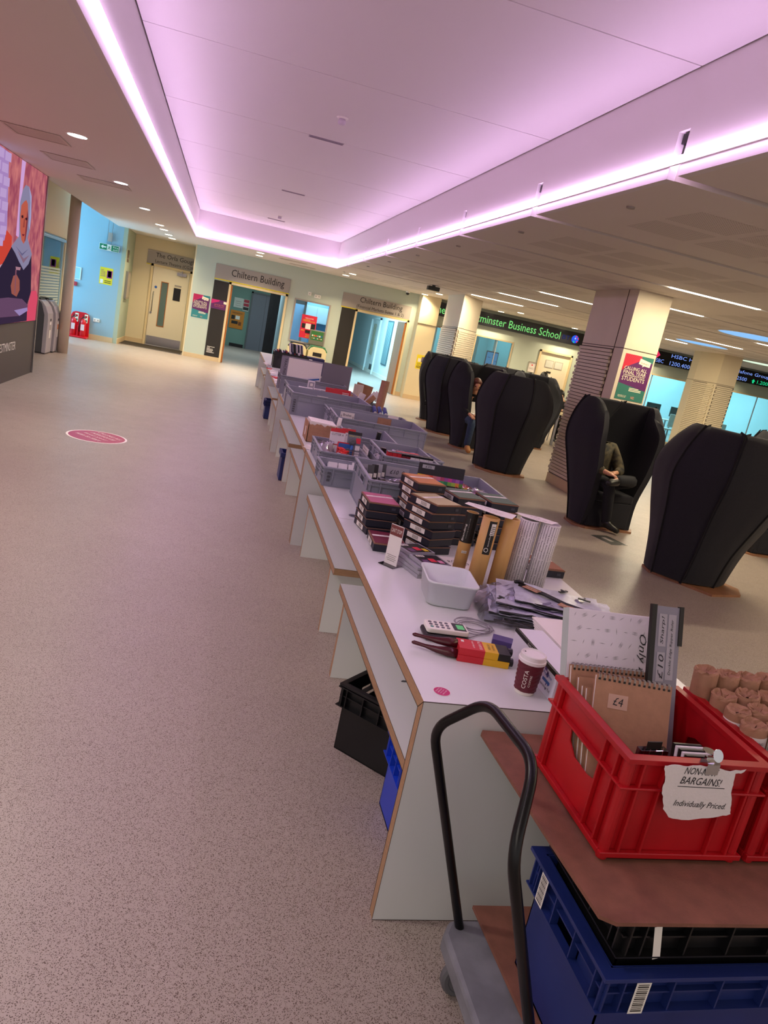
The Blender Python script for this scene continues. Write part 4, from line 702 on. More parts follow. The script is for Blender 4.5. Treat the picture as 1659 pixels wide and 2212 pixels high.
sheet_on(c7_, (.30, .018, .205), .11, .04); text(c7_, '2 for £5', (.30, .016, .205), FX, UZ, INK, .09, .025)
for k in range(6): MB().bx(.022+.0, .045, .003, .005, .03+k*.022, .045+k*.022).build('moulded_mark', DGREY, c7_)
for k in range(3): MB().bx(.03, .05, .0025, .005, .03+k*.022, .045+k*.022).build('moulded_mark', DGREY, c2_)
sheet_on(c6_, (.17, .558, .15), .13, .07); text(c6_, 'Brushes', (.17, .556, .16), FX, UZ, INK, .075, .022)
for x in (.115, .225): poly(c6_, [(x-.005, .125), (x, .115), (x+.005, .125), (x+.002, .125), (x+.002, .155), (x-.002, .155), (x-.002, .125)], INK, .556, 'arrow')
print_box(c6_, (.52, .558, .15), FX, UZ, .13, .08, KRAFT, 'kraft_patch'); print_box(c6_, (.60, .578, .20), FX, UZ, .1, .05, PAPER, 'paper_tag')
# ---------------------------------------------------------------- goods
def pack(name, label, cat, x, y, z, w_, d, h_, m, rz=0, tx=0, prints=(), txt=(), grp=None, bev=.001, ty=0):
    g = thing(name, label, cat, (x, y, z), rz, grp, (tx, ty, rz) if (tx or ty) else None)
    MB().bx(-w_/2, w_/2, -d/2, d/2, 0, h_).build('box', m, g, bevel=bev)
    f = -d/2-.0006
    for i, (a, b, c, e, mm) in enumerate(prints): poly(g, [(-w_/2+a*w_, b*h_), (-w_/2+c*w_, b*h_), (-w_/2+c*w_, e*h_), (-w_/2+a*w_, e*h_)], mm, f-.0003*(i+1))
    for s, a, b, wd, hh, mm in txt: text(g, s, (-w_/2+a*w_, f-.0025, b*h_), FX, UZ, mm, w_*wd, h_*hh)
    return g
def bag(name, label, cat, x, y, z, w_, d, h_, m=CLEAR, rz=0, inner=None, grp=None, seed=1, rot=None):
    """crumpled pouch: a pillow mesh with random folds"""
    r = random.Random(seed); g = thing(name, label, cat, (x, y, z), rz, grp, rot); n = 9; vs = []; fs = []
    for s in (1, -1):
        for j in range(n):
            for i in range(n):
                u, v = i/(n-1), j/(n-1); e = (4*u*(1-u)*4*v*(1-v))**.45; dz = h_/2*e*(1 if s > 0 else -.9)+(r.random()-.5)*h_*.22*e
                vs.append(((u-.5)*w_+(r.random()-.5)*.03*w_, (v-.5)*d+(r.random()-.5)*.03*d, h_/2+dz))
    for s in range(2):
        o = s*n*n
        for j in range(n-1):
            for i in range(n-1):
                a = o+j*n+i; q = (a, a+1, a+n+1, a+n); fs.append(q if s == 0 else q[::-1])
    MB().add(vs, fs).build('film', m, g)
    if inner: MB().bx(-w_*.36, w_*.36, -d*.36, d*.36, h_*.2, h_*.75).build('contents', inner, g)
    return g
WB_ = mat('white_carton', 'dfdbe0', .6); RC = mat('red_card', 'c41f2c', .5); MARO = mat('maroon_card', '7a1422', .5); BC = mat('blue_card', '2a5ea8', .5); SLV = mat('silver_card', '9b9aa4', .4); OR = mat('orange_card', 'd87a3a', .5)
A2 = lambda u, v, z=.01: (c2_.location.x+u, c2_.location.y+v, c2_.location.z+z)
for k in range(3): pack('small_carton', 'one of three small white cartons side by side in the low crate', 'carton', .84+.065*k-.055, 4.44, .76, .058, .04, .09, WB_, prints=[(.1, .1, .9, .25, SLV)], grp='white cartons in the low crate', tx=-.5)
pack('tape_pack', 'black pack showing two round reels in the low crate', 'pack', .90, 4.34, .77, .13, .04, .06, BLACKP, tx=-.6, prints=[(.1, .15, .42, .85, DGREY), (.55, .15, .88, .85, DGREY)])
bag('clear_pouch', 'crinkled clear pouch of white parts in the low crate', 'pouch', 1.0, 4.34, .77, .13, .12, .05, inner=WB_, seed=3); pack('striped_card', 'white card with orange and blue stripes at the back of the low crate', 'card', .99, 4.46, .79, .16, .004, .075, WB_, tx=-.3, prints=[(.1, .5, .9, .7, BC), (.1, .2, .9, .4, OR)])
# scissors crate
def scissors(x, y, z, rz, label):
    g = thing('scissors', label, 'scissors', (x, y, z), rz, 'red-handled scissors'); RH = mat('red_handle', 'cf1f1a', .35)
    for s in (-1, 1):
        MB().tube([(s*.018+.016*math.cos(a*PI/6), .022*math.sin(a*PI/6), .01) for a in range(12)], .005, 6, True).build('handle', RH, g, smooth=True)
        MB().add([(s*.004, .02, .006), (s*.012, .03, .006), (-s*.004, .15, .006), (s*.004, .02, .009), (s*.012, .03, .009), (-s*.004, .15, .009)], [(0, 1, 2), (3, 5, 4), (0, 3, 4, 1), (1, 4, 5, 2), (2, 5, 3, 0)]).build('blade', STEEL, g)
scissors(.90, 4.82, .845, -1.2, 'red-handled scissors in front in the cutter crate'); scissors(.915, 4.86, .852, -1.0, 'red-handled scissors in the middle of the three'); scissors(.90, 4.90, .858, -1.35, 'red-handled scissors at the back of the three')
g = pack('rotary_cutter_card', 'grey blister card with a round rotary cutter standing in the scissors crate', 'card', .995, 4.95, .80, .10, .006, .19, mat('cutter_card', '6f7480', .5), tx=-.25, prints=[(.0, .88, 1, 1, BLK), (.62, .58, .95, .78, PRED), (.62, .3, .95, .5, WHP), (.62, .08, .95, .27, WHP), (.05, .02, .55, .3, OR)], txt=[('ROTARY CUTTER', .5, .83, .8, .05, YPM)])
o = MB().lathe([(.001, 0), (.026, .0), (.026, .012), (.012, .018), (.001, .018)], 18).build('cutter_wheel', DGREY, g, smooth=False); o.matrix_local = Matrix.Translation((-.012, -.004, .115)) @ Matrix.Rotation(PI/2, 4, 'X'); MB().tube([(-.012, -.012, .09), (-.016, -.014, .05), (-.012, -.012, .01)], [.009, .012, .008], 8).build('cutter_handle', BC, g, smooth=True)
for k, (x, y, lb) in enumerate(((.90, 5.12, 'white card headed cutter with red band, left of the stack'), (.94, 5.17, 'second white and red cutter card, just behind'), (1.0, 5.22, 'red-topped white cutter card at the back right'))):
    pack('cutter_card', lb, 'card', x, y, .80, .11, .006, .165, WB_, tx=-.2, rz=.1*k, prints=[(0, .86, 1, 1, RC), (.1, .3, .9, .34, RC)], txt=[('CUTTER A', .5, .76, .8, .09, INK)], grp='cutter cards')
pack('blade_box', 'small blue and red box of blades beside the cutter card', 'box', .93, 4.98, .80, .085, .05, .10, RC, tx=-.15, prints=[(0, .55, 1, .92, BC), (0, .0, 1, .25, WB_)], txt=[('BLADES', .5, .38, .8, .12, WHP)])
for k, (x, y) in enumerate(((.80, 5.15), (.84, 5.1), (.80, 5.02))): bag('clear_pouch', ('clear pouch with a black clip at the left of the cutter crate', 'clear pouch behind the first at the left of the cutter crate', 'clear pouch nearest the crate rim, left of the scissors')[k], 'pouch', x, y, .80, .09, .16, .03, rz=.3*k, inner=(BLACKP, PAPER, WB_)[k], seed=20+k, rot=(1.0, 0, .3*k-.2))
g = thing('price_list', 'white price list sheet hung over the right rim of the scissors crate', 'paper', (1.082, 4.95, .80), -PI/2); MB().bx(-.10, .10, -.002, 0, -.02, .10).build('sheet', PAPER, g)
for k in range(5): text(g, ('Knives £3', 'Blades £2', 'Cutter £6', 'Mat A4 £5', 'Tape £1')[k], (0, -.003, .085-k*.02), FX, UZ, INK, .14, .011)
# priced markers
g0 = None; MK = 'priced paint marker boxes'
for k in range(10):
    lb = 'upright box of paint markers with a price in the grey crate'; m = RC if k < 3 else MARO if k in (3, 4) else WB_
    lab = ('bright red marker box at the left end of the priced row', 'second bright red marker box of the priced row', 'third bright red marker box of the priced row', 'maroon marker box left of centre in the priced row', 'maroon marker box with a white cross in the priced row')[k] if k < 5 else ('cream marker box priced 2 pounds 80, first of the pale ones', 'cream marker box priced 2.80, second of the pale ones', 'cream marker box priced 4.80, third of the pale ones', 'cream marker box, fourth of the pale ones', 'cream marker box at the right end of the row')[k-5]
    g = pack('marker_box', lab, 'box', 1.155+.031*k, 4.56-.001*k, .835, .029, .05, .125 if k < 3 else .115, m, tx=.05, grp=MK)
    MB().bx(-.0145, .0145, -.025, .025, .115 if k >= 3 else .125, .128).build('dark_top', BLACKP, g)
    if k > 4: text(g, ('2.8', '2.80', '4.8', '6.8', '2.6')[k-5], (0, -.0265, .07), FX, UZ, INK, .022, .02)
    if k == 4: print_box(g, (0, -.0262, .07), FX, UZ, .012, .004, WHP, 'cross'); print_box(g, (0, -.0264, .07), FX, UZ, .004, .012, WHP, 'cross')
pack('red_packet', 'flat red packet lying behind the priced markers', 'packet', 1.33, 4.72, .92, .16, .09, .02, RC, rz=.1, prints=[(.1, .2, .9, .8, WHP)])
pack('black_bottle_box', 'dark bottle with red cap at the left of the marker crate', 'bottle', 1.135, 4.66, .88, .035, .035, .08, BLACKP, prints=[(.1, .2, .9, .5, RC)])
for k in range(3): bag('clear_pouch', ('clear pouch of white parts left in the marker crate', 'clear pouch at the back of the marker crate', 'clear pouch beside the red packet')[k], 'pouch', (1.14, 1.30, 1.40)[k], (4.62, 4.86, 4.82)[k], .88, .12, .12, .05, inner=WB_, seed=31+k)
# Artway crate goods
cs = thing('colour_paint_set', 'wide black paint set box with a band of colour squares in the Artway crate', 'box', (1.285, 3.80, .825), -.04, rot=(-.12, 0, -.04))
MB().prism([(-.135, -.006), (.135, -.006), (.135, .006), (-.135, .006)], 0, .225).build('card', mat('matt_black_card', '232128', .6), cs, bevel=.004)
for r_ in range(2):
    for k in range(12): print_box(cs, (-.124+.0225*k, -.0068, .15-.021*r_), FX, UZ, .0225, .021, mat('sw%d_%d' % (r_, k), (['e8c02a', 'f0a030', 'e86a28', 'd84a3c', 'd07a80', 'c86a90', 'b0406a', '9a4a9a', 'c23a90', '8a3a9a', 'a060b0', '6a3a8a'], ['d8a020', '9a4a28', '3a4a9a', '5a6ab0', '8a3a9a', '2a7ac0', '3aa06a', '2a8a5a', '7ab04a', 'a0c050', 'd8903a', '5a8a3a'])[r_][k], .5), 'colour_square')
print_box(cs, (-.08, -.0068, .205), FX, UZ, .07, .02, mat('grey_tag', 'a8a6ae', .6), 'price_tag'); text(cs, '£35', (-.08, -.0078, .205), FX, UZ, INK, .035, .012)
wb = thing('twine_heap', 'tangle of red, green and yellow wires in front of the black paint set', 'wires', (1.34, 3.68, .915))
for col, nm in (('c22a2a', 'red_wire'), ('3a9a3a', 'green_wire'), ('d8c03a', 'yellow_wire')):
    b = MB(); rr_ = random.Random(len(nm))
    for k in range(16):
        x, y = (rr_.random()-.5)*.18, (rr_.random()-.5)*.06; p = [(x, y, rr_.random()*.03)]
        for q in range(4): p.append((p[-1][0]+(rr_.random()-.4)*.04, p[-1][1]+(rr_.random()-.5)*.03, abs(p[-1][2]+(rr_.random()-.45)*.03)))
        b.tube(p, .0022, 4)
    o = b.build(nm, mat(nm, col, .4), wb); o['kind'] = 'stuff'
g = pack('adapter_card', 'black and white hanging card standing left of the black paint set', 'card', 1.145, 3.72, .85, .055, .012, .125, mat('matt_black_card', '232128', .6), tx=-.1, prints=[(.12, .08, .88, .55, WHP), (.3, .12, .7, .25, BLK)], txt=[('hands on', .5, .46, .6, .06, INK)])
for k in range(7):
    x = .90+.034*k+.02*(k > 3); pack('black_clip_pack', '%s black clip pack from the left in the heap inside the Artway crate' % ['first', 'second', 'third', 'fourth', 'fifth', 'sixth', 'seventh'][k], 'pack', x, 3.70+.03*(k % 3), .87+.012*(k % 2), .03, .03, .06, BLACKP, rz=.5*k, ty=.3*((k % 3)-1), grp='black clip packs in the Artway crate')
for k in range(4): pack('hanging_tag_card', ('narrow dark card with a white tag at the left of the Artway crate', 'narrow dark card second from the left of the Artway crate', 'narrow grey card behind the dark ones', 'small card with round disc behind the black clips')[k], 'card', .90+.03*k, 3.86+.03*k, .86, .04, .004, .12, (DGREY, mat('matt_black_card', '232128', .6), SLV, DGREY)[k], tx=-.15, rz=.2, prints=[(.2, .4, .8, .6, WHP)])
for k in range(7): bag('clear_pouch', ('clear pouch at the left end of the Artway crate', 'clear pouch between the black clips and the hanging card', 'grey clear pouch behind the hanging card in the Artway crate', 'pink clear pouch right of the black paint set', 'white clear pouch at the right end of the Artway crate', 'red clear pouch at the back right of the Artway crate', 'front clear pouch in the right corner of the Artway crate')[k], 'pouch', (.94, 1.06, 1.09, 1.49, 1.53, 1.46, 1.55)[k], (3.68, 3.69, 3.82, 3.75, 3.84, 3.92, 3.70)[k], .885, .13, .13, .06, inner=(WB_, WB_, SLV, PINKM := mat('pink_print', 'c88ab0', .5), WB_, RC, WB_)[k], seed=40+k, rz=k, grp='clear pouches in the Artway crate')
dv = thing('note_sheet', 'grey note strip with handwritten prices on the back wall of the Artway crate', 'note', (1.12, 4.135, .90), -.037); MB().bx(-.07, .07, -.002, 0, -.02, .04).build('sheet', mat('grey_tag', 'a8a6ae', .6), dv); text(dv, '£10  9', (0, -.003, .01), FX, UZ, INK, .09, .025, shear=.2)
dv = thing('note_sheet', 'small note reading artist pens at the left back of the Artway crate', 'note', (.93, 4.14, .90), -.037); MB().bx(-.05, .05, -.002, 0, -.02, .03).build('sheet', mat('grey_tag', 'a8a6ae', .6), dv); text(dv, 'Artist Pens', (0, -.003, .005), FX, UZ, INK, .08, .018, shear=.2)
# crate by the right edge, crate behind scissors
for k in range(3): pack('paper_packet', ('white packet lying in the small low crate at the table edge', 'pale packet across the back of the small low crate', 'white packet under the others in the small low crate')[k], 'packet', 1.54+.05*k, 5.38+.04*k, .76+.012*k, .16, .05, .012, WB_, rz=.5-.3*k)
pack('black_device', 'black upright gadget in the crate behind the scissors', 'gadget', 1.27, 5.50, .80, .03, .03, .14, BLACKP, ty=.1); bag('clear_pouch', 'loose clear pouch with black parts behind the rotary cutter', 'pouch', 1.17, 5.55, .82, .2, .12, .05, inner=DGREY, seed=61); bag('clear_pouch', 'clear pouch at the left of the crate behind the scissors', 'pouch', 1.07, 5.72, .84, .1, .1, .06, inner=PAPER, seed=62)
# cardboard box with torn top
cb = thing('cardboard_box', 'torn open brown cardboard box with white paper packs on top', 'box', (.755, 5.70, TH), .0); r_ = random.Random(5)
for (x0, x1, y0, y1) in ((0, .23, 0, .005), (0, .23, .27, .275), (0, .005, 0, .275), (.225, .23, 0, .275)):
    n = 14; b = MB(); hor = (x1-x0) > (y1-y0); ln = (x1-x0) if hor else (y1-y0); P_ = [(0, 0), (ln, 0)]+[(ln-ln*i/n, .135+r_.random()*.02) for i in range(n+1)]
    if hor: b.plate(P_, [], (x0, y1, 0), (1, 0, 0), (0, 0, 1), .005)
    else: b.plate(P_, [], (x0, y0, 0), (0, 1, 0), (0, 0, 1), .005)
    b.build('side_wall', KRAFT, cb)
MB().bx(0, .23, 0, .275, 0, .004).build('bottom', KRAFT, cb); print_box(cb, (-.001, .14, .07), (0, -1, 0), UZ, .05, .07, PAPER, 'side_label')
pack('paper_pack', 'thick white paper pack poking out of the torn cardboard box', 'paper', .875, 5.84, .86, .21, .24, .045, PAPER, ty=.05)
pack('paper_pack', 'narrow white packet standing right of the cardboard box', 'packet', 1.0, 5.80, .80, .03, .02, .16, PAPER, ty=.08)
for k in range(4): pack('leaflet', ('top leaflet of the pile sliding off the table edge by the cardboard box', 'second leaflet of the pile sliding off the table edge', 'third leaflet of the pile at the table edge', 'lowest leaflet of the pile at the table edge')[k], 'leaflet', .80-.006*k, 5.42-.01*k, .7435+.0035*(3-k), .10, .15, .003, PAPER, rz=.25+.05*k, bev=0)
# brushes crate
for k in range(4): bag('brush_bundle', ('long wrapped bundle of brushes lying in the brushes crate', 'second wrapped bundle of brushes', 'pale wrapped bundle near the middle of the brushes crate', 'clear wrapped bundle at the right end of the brushes crate')[k], 'brushes', (1.25, 1.30, 1.38, 1.70)[k], (6.25, 6.35, 6.3, 6.3)[k], .84, .22, .08, .06, inner=mat('brush_wood', 'c8a07a', .5), seed=70+k, rz=-.3)
# clear cubes, red packets, tray, sticks
for k in range(5): 
    g = pack('clear_cube', 'small clear boxed item among the cubes behind the widest crate', 'box', (.94, 1.02, 1.05, 1.12, 1.18)[k], (8.2, 8.2, 8.32, 8.28, 8.3)[k], .85+(.0, 0, .07, 0, .0)[k], .075, .06, .075, WB_, prints=[(.1, .1, .9, .9, SLV), (.3, .3, .7, .7, WHP)], grp='clear cubes behind the widest crate')
pack('red_packet', 'red packet with a black corner behind the widest crate, left', 'packet', 1.31, 8.25, .86, .19, .02, .105, RC, tx=-.2, prints=[(0, 0, .3, .5, BLK), (.3, .3, .9, .5, WHP)]); pack('red_packet', 'red packet overlapping the other, right', 'packet', 1.42, 8.32, .86, .19, .02, .105, RC, tx=-.2, prints=[(.5, .3, .9, .5, WHP), (.5, .6, .9, .66, WHP)])
g = thing('black_tray', 'flat black tray lying before the red packets', 'tray', (1.25, 8.10, .88), .1); MB().bx(-.14, .14, -.06, .06, 0, .012).build('base', BLACKP, g, bevel=.004); MB().bx(-.13, .13, -.05, .05, .012, .014).build('insert', DGREY, g)
g = thing('stick_holder', 'wooden block holding pale flat sticks right of the grey board', 'holder', (1.60, 8.35, .90)); MB().bx(-.07, .07, -.05, .05, -.155, .03).build('block', mat('pale_wood', 'c9a77c', .6), g)
for k in range(9): MB().box((-.05+.0125*k, .0, .09), (.009, .02, .13)).build('stick', mat('stick_white', 'dccfc0', .6), g)
pack('brown_board', 'brown board leaning behind the pale sticks', 'board', 1.66, 8.48, .80, .2, .006, .26, PLYB, ty=.15)
g = thing('tissue_box', 'dark open carton of crumpled papers right of the sticks', 'carton', (1.66, 7.9, TH), .0); MB().bx(-.11, .11, -.1, .1, 0, .17).build('carton', DGREY, g)
for k in range(5): pack('tagged_packet', ('tan packet leaning out of the dark carton', 'white packet leaning out of the dark carton', 'white folded packet at the top right of the dark carton', 'dark packet under the white ones', 'crumpled white packet left of the dark carton')[k], 'packet', (1.60, 1.62, 1.70, 1.66, 1.56)[k], 7.84+.03*k, (.88, .91, .95, .90, .90)[k], .05+.02*(k > 1), .02, .15-.05*(k > 1), (KRAFT, WB_, WB_, BLACKP, PAPER)[k], ty=.7-.1*k)
for k in range(3): 
    g = thing('blue_bottle', ('left of three blue bottles with pale ends', 'middle of three blue bottles with pale ends', 'right of three blue bottles with pale ends')[k], 'bottle', (1.56+.055*k, 7.05, TH+.17), group='blue bottles'); o = MB().lathe([(.018, 0), (.022, .01), (.022, .11), (.012, .13)], 14).build('body', mat('bottle_blue', '25357a', .4), g, smooth=True); o.rotation_euler = (-1.2, 0, 0); o = MB().lathe([(.0, .0), (.016, 0), (.016, .004)], 14).build('end_label', WHP, g); o.rotation_euler = (PI/2+.37, 0, 0); o.location = (0, -.001, -.001)
g = thing('cardboard_tube', 'tall brown cardboard postal tube standing at the right table edge', 'tube', (1.665, 7.42, TH)); g.rotation_euler = (0, .05, 0)
MB().lathe([(.043, 0), (.043, .47), (.039, .47), (.039, .46)], 24).build('tube', KRAFT, g, smooth=False); MB().lathe([(.0395, .445), (.001, .45)], 20).build('end_cap', KRAFT, g)
# tracing pad and board
g = thing('tracing_pad', 'large tracing pad standing upright, grey spine with lettering at its left', 'pad', (.735, 9.0, TH+.04), 0, rot=(-.03, 0, 0)); MB().bx(0, .50, 0, .012, 0, .40).build('cover', PAPER, g); MB().bx(-.002, .085, -.002, .0, 0, .40).build('spine', mat('pad_grey', '84818e', .6), g); MB().bx(-.002, .502, -.002, .0, .385, .40).build('top_band', mat('pad_grey', '84818e', .6), g)
text(g, 'TRACING PAD', (.052, -.004, .22), (0, 0, -1), (1, 0, 0), INK, .30, .03)
g = thing('grey_backing_board', 'plain grey backing board standing right of the tracing pad', 'board', (1.245, 9.0, TH+.02), 0, rot=(-.03, 0, 0)); MB().bx(0, .36, 0, .006, 0, .43).build('board', mat('grey_board', '77747e', .7, noise=(200, .2)), g)
g = pack('blue_ribbon_packet', 'white packet with blue stripes leaning on the tracing pad', 'packet', 1.10, 8.93, .88, .27, .006, .10, WB_, ty=-.25, prints=[(0, .6, 1, .8, BC), (0, .0, 1, .2, BC)], txt=[('ARTIST CARE', .5, .4, .7, .13, INK)])
bag('clear_pouch', 'heap of clear pouches below the striped packet', 'pouch', 1.10, 8.90, .755, .2, .08, .17, inner=BC, seed=88)
# black box of folders and neighbours
fb = crate('folder_crate', 'black crate packed with folders near the far end of the row', .60, .40, .27, BLACKP, xy(.885, 12.6), 0, None, 'euro'); text(fb, 'Artway', (.30, -.006, .14), FX, UZ, SIGNG, .15, .04)
for k in range(14): pack('folder', 'one of the dark folders standing in the far black crate', 'folder', .92+.035*k, 12.8, TH+.03, .02, .34, .255+.012*(k % 3), (mat('folder_navy', '1d2450', .5), MARO, BLACKP, WB_)[k % 4], grp='folders in the far black crate')
for k in range(12): pack('sketch_pad', 'one of the small pads fanned on top of the far black crate', 'pad', 1.17+.019*k, 12.85, TH+.29, .012, .22, .15, (PAPER, mat('folder_navy', '1d2450', .5), SLV)[k % 3] if k not in (3, 4) else BLACKP, ty=-.2, grp='pads on top of the far black crate')
pack('blue_box', 'navy box right of the far black crate', 'box', 1.60, 12.75, TH, .30, .25, .28, mat('folder_navy', '1d2f7a', .5), prints=[(.1, .8, .3, .88, WHP)]); pack('small_carton', 'small striped carton right of the navy box', 'carton', 1.79, 12.7, TH, .07, .1, .2, WB_, prints=[(0, .3, 1, .4, RC), (0, .5, 1, .6, BLK)])
for k in range(10): pack('leaflet', 'one of the leaflets laid out along the far table edge', 'leaflet', .815+.01*(k % 3), 10.0+.36*k, TH+.0005, .08, .2, .004+.004*(k % 3), (PAPER, PAPER, RC, SLV)[k % 4], rz=.2*((k % 3)-1), grp='leaflets along the far table edge', bev=0)
for k in range(6): pack('card_stack', 'one of the small stacks of cards before the far black crate', 'cards', .84+.02*(k % 2), 9.7-.0+.22*k, TH+.0005, .06, .09, .05, (PAPER, SLV, WB_)[k % 3], grp='card stacks before the far black crate', rz=.3) if k < 2 else None
# boxes under the benches
crate('storage_crate', 'black storage crate standing askew under the nearest bench', .41, .40, .30, BLACKP, (.66, 2.63, 0), -.80, None, 'tote', tap=.02)
bc_ = crate('storage_crate', 'bright blue crate of papers half behind the nearest bench leg', .36, .235, .31, BLUEB, (.80, 2.06, 0), 0, None, 'tote', tap=.015)
for k in range(3): pack('paper_sheaf', ('white sheaf of paper in the bright blue crate, left', 'white sheaf of paper in the bright blue crate, middle', 'white sheaf of paper in the bright blue crate, right')[k], 'paper', .86+.05*k, 2.17, .02, .012, .17, .29, PAPER)
g = thing('waste_bin', 'navy bin with a rim under the fourth bench', 'bin', (.90, 7.55, 0)); MB().bx(-.13, .13, -.12, .12, 0, .25).build('body', BLUEP, g, bevel=.01); MB().plate([(-.145, -.135), (.145, -.135), (.145, .135), (-.145, .135)], [[(-.12, -.11), (.12, -.11), (.12, .11), (-.12, .11)]], (0, 0, .25), (1, 0, 0), (0, 1, 0), .045).build('rim', BLUEP, g)
crate('storage_crate', 'dark blue crate under the sixth bench', .4, .3, .3, BLUEP, (.80, 11.6, 0), 0, None, 'tote')
# ================================================================ NEAR TABLE GOODS
T0 = TH+.0006
NAVYB = mat('dark_blue_black_card', '1a1c2a', .55); TAN = mat('tan_edge', '86604a', .6)
def graphite_box(label, x, y, z, rz, lidc, seed=0, lid=True):
    g = thing('art_box', label, 'box', (x, y, z), rz, 'stacked dark art boxes'); w_, d, h_ = .155, .20, .040
    MB().bx(-w_/2, w_/2, -d/2, d/2, 0, h_-.006).build('base', NAVYB, g, bevel=.002)
    MB().bx(-w_/2-.001, w_/2+.001, -d/2-.001, d/2+.001, h_-.006, h_-.003).build('lid_edge', TAN, g); MB().bx(-w_/2, w_/2, -d/2, d/2, h_-.003, h_-.0005).build('lid_rim', TAN if lid else NAVYB, g)
    print_box(g, (-w_/2-.0028, .0, .019), (0, -1, 0), UZ, .10, .024, WHP, 'side_label')
    for k in range(7): print_box(g, (-w_/2-.0034, -.025+.006*k, .019), (0, -1, 0), UZ, .0022, .017, BLK, 'barcode_bar')
    if lid:
        MB().bx(-w_/2+.005, w_/2-.005, -d/2+.005, d/2-.005, h_-.001, h_+.0015).build('lid_panel', lidc, g)
        print_box(g, (0, .025, h_+.0022), (1, .12, 0), (-.12, 1, 0), .143, .022, WHP, 'paper_band'); text(g, 'NOODLE', (0, .025, h_+.003), (1, .12, 0), (-.12, 1, 0), mat('band_ink', '8c8890', .6), .07, .010)
        print_box(g, (w_*.3, -d/2-.0028, .018), FX, UZ, .02, .012, mat('clear_sticker', '3a3c48', .3), 'seal')
    return g
LC = {n: mat('lid_'+n, c, .6) for n, c in (('pink', 'b8607e'), ('orange', 'c07838'), ('beige', 'b8ac80'), ('green', '4d6350'), ('green2', '3d5a4a'), ('burgundy', '6a1c34'), ('rust', '8e4a34'), ('dark', '24242e'))}
ST = [(.868, 3.41, .10, ['dark']*3+['pink'], 'left'), (1.08, 3.21, .42, ['dark']*5+['beige'], 'beige-topped'), (1.07, 3.44, .12, ['dark']*6+['orange'], 'orange-topped'), (1.29, 3.43, .18, ['dark']*5+['green'], 'green-topped'), (1.49, 3.44, .12, ['dark']*5+['green2'], 'right-hand green-topped')]
OD = ['lowest', 'second', 'third', 'fourth', 'fifth', 'sixth', 'seventh']
for x, y, rz, cols, nm in ST:
    for k, c in enumerate(cols):
        top = k == len(cols)-1
        graphite_box(('%s art box on top of the %s stack by the Artway crate' % (c.replace('2', ''), nm)) if top else '%s box from the bottom of the %s stack of dark art boxes' % (OD[k], nm), x+rnd.uniform(-.008, .008), y+rnd.uniform(-.006, .006), T0+.0415*k, rz+rnd.uniform(-.09, .09), LC[c], lid=top or k > 2)
graphite_box('single burgundy art box lying behind the small sign stand', .872, 3.15, T0, -.05, LC['burgundy']); graphite_box('single rust brown box at the right table edge behind the white rolls', 1.645, 3.10, T0, .05, LC['rust'])
# acrylic sign stand
g = thing('sign_stand', "small clear stand holding a Can't stop sign on the white table", 'sign', (.835, 2.885, T0), -.85)
MB().bx(-.04, .04, -.035, .035, 0, .003).build('foot', CLEAR, g); MB().bx(-.033, .033, -.0015, .0015, .003, .18).build('sheet', PAPER, g); print_box(g, (0, -.0022, .155), FX, UZ, .064, .045, mat('sign_brown', '7a3c3c', .5), 'header'); text(g, "CAN'T STOP?", (0, -.003, .155), FX, UZ, WHP, .056, .018)
for k in range(4): print_box(g, (0, -.0022, .045-k*.008), FX, UZ, 0.05-.01*(k % 2), .003, SIGNG, 'small_print')
# CD-like sets
for k, (x, y, z, rz, col) in enumerate(((.975, 2.83, 0, .25, 0), (.975, 2.83, 1, .3, 0), (.975, 2.83, 2, .2, 0), (.99, 2.83, 3, .25, 1), (.94, 2.94, 0, .35, 0), (.94, 2.945, 1, .3, 0), (.945, 2.95, 2, .33, 0), (.955, 2.97, 3, .4, 1))):
    g = pack('craft_set', ('lowest flat clear-cased set of the front pile by the tub', 'second flat set of the front pile by the tub', 'third flat set of the front pile by the tub', 'top set of the front pile by the tub, pink and black picture', 'lowest flat set of the rear pile before the art boxes', 'second flat set of the rear pile', 'third flat set of the rear pile', 'top set of the rear pile, dark picture with a yellow patch')[k], 'case', x, y, T0+z*.0165, .14, .125, .015, SLV, rz=rz, grp='flat clear-cased sets')
    if col:
        for a, b, c, d, mm in ((-.06, -.055, .06, .055, BLACKP), (-.05, .03, -.01, .05, WHP), (-.01, -.03, .02, .01, PRED), (.025, -.045, .05, -.01, mat('pic_yellow', 'd8b838', .4) if k == 7 else mat('pic_pink', 'd88ab0', .4)), (-.05, -.045, -.02, -.005, mat('pic_violet', '6a4470', .4))):
            o_ = .0156+.0003*(mm is not BLACKP); MB().quad((a, b, o_), (c, b, o_), (c, d, o_), (a, d, o_)).build('print', mm, g)
        text(g, '£25' if k == 3 else '£20', (-.03, .04, .0163), FX, (0, 1, 0), INK, .03, .012)
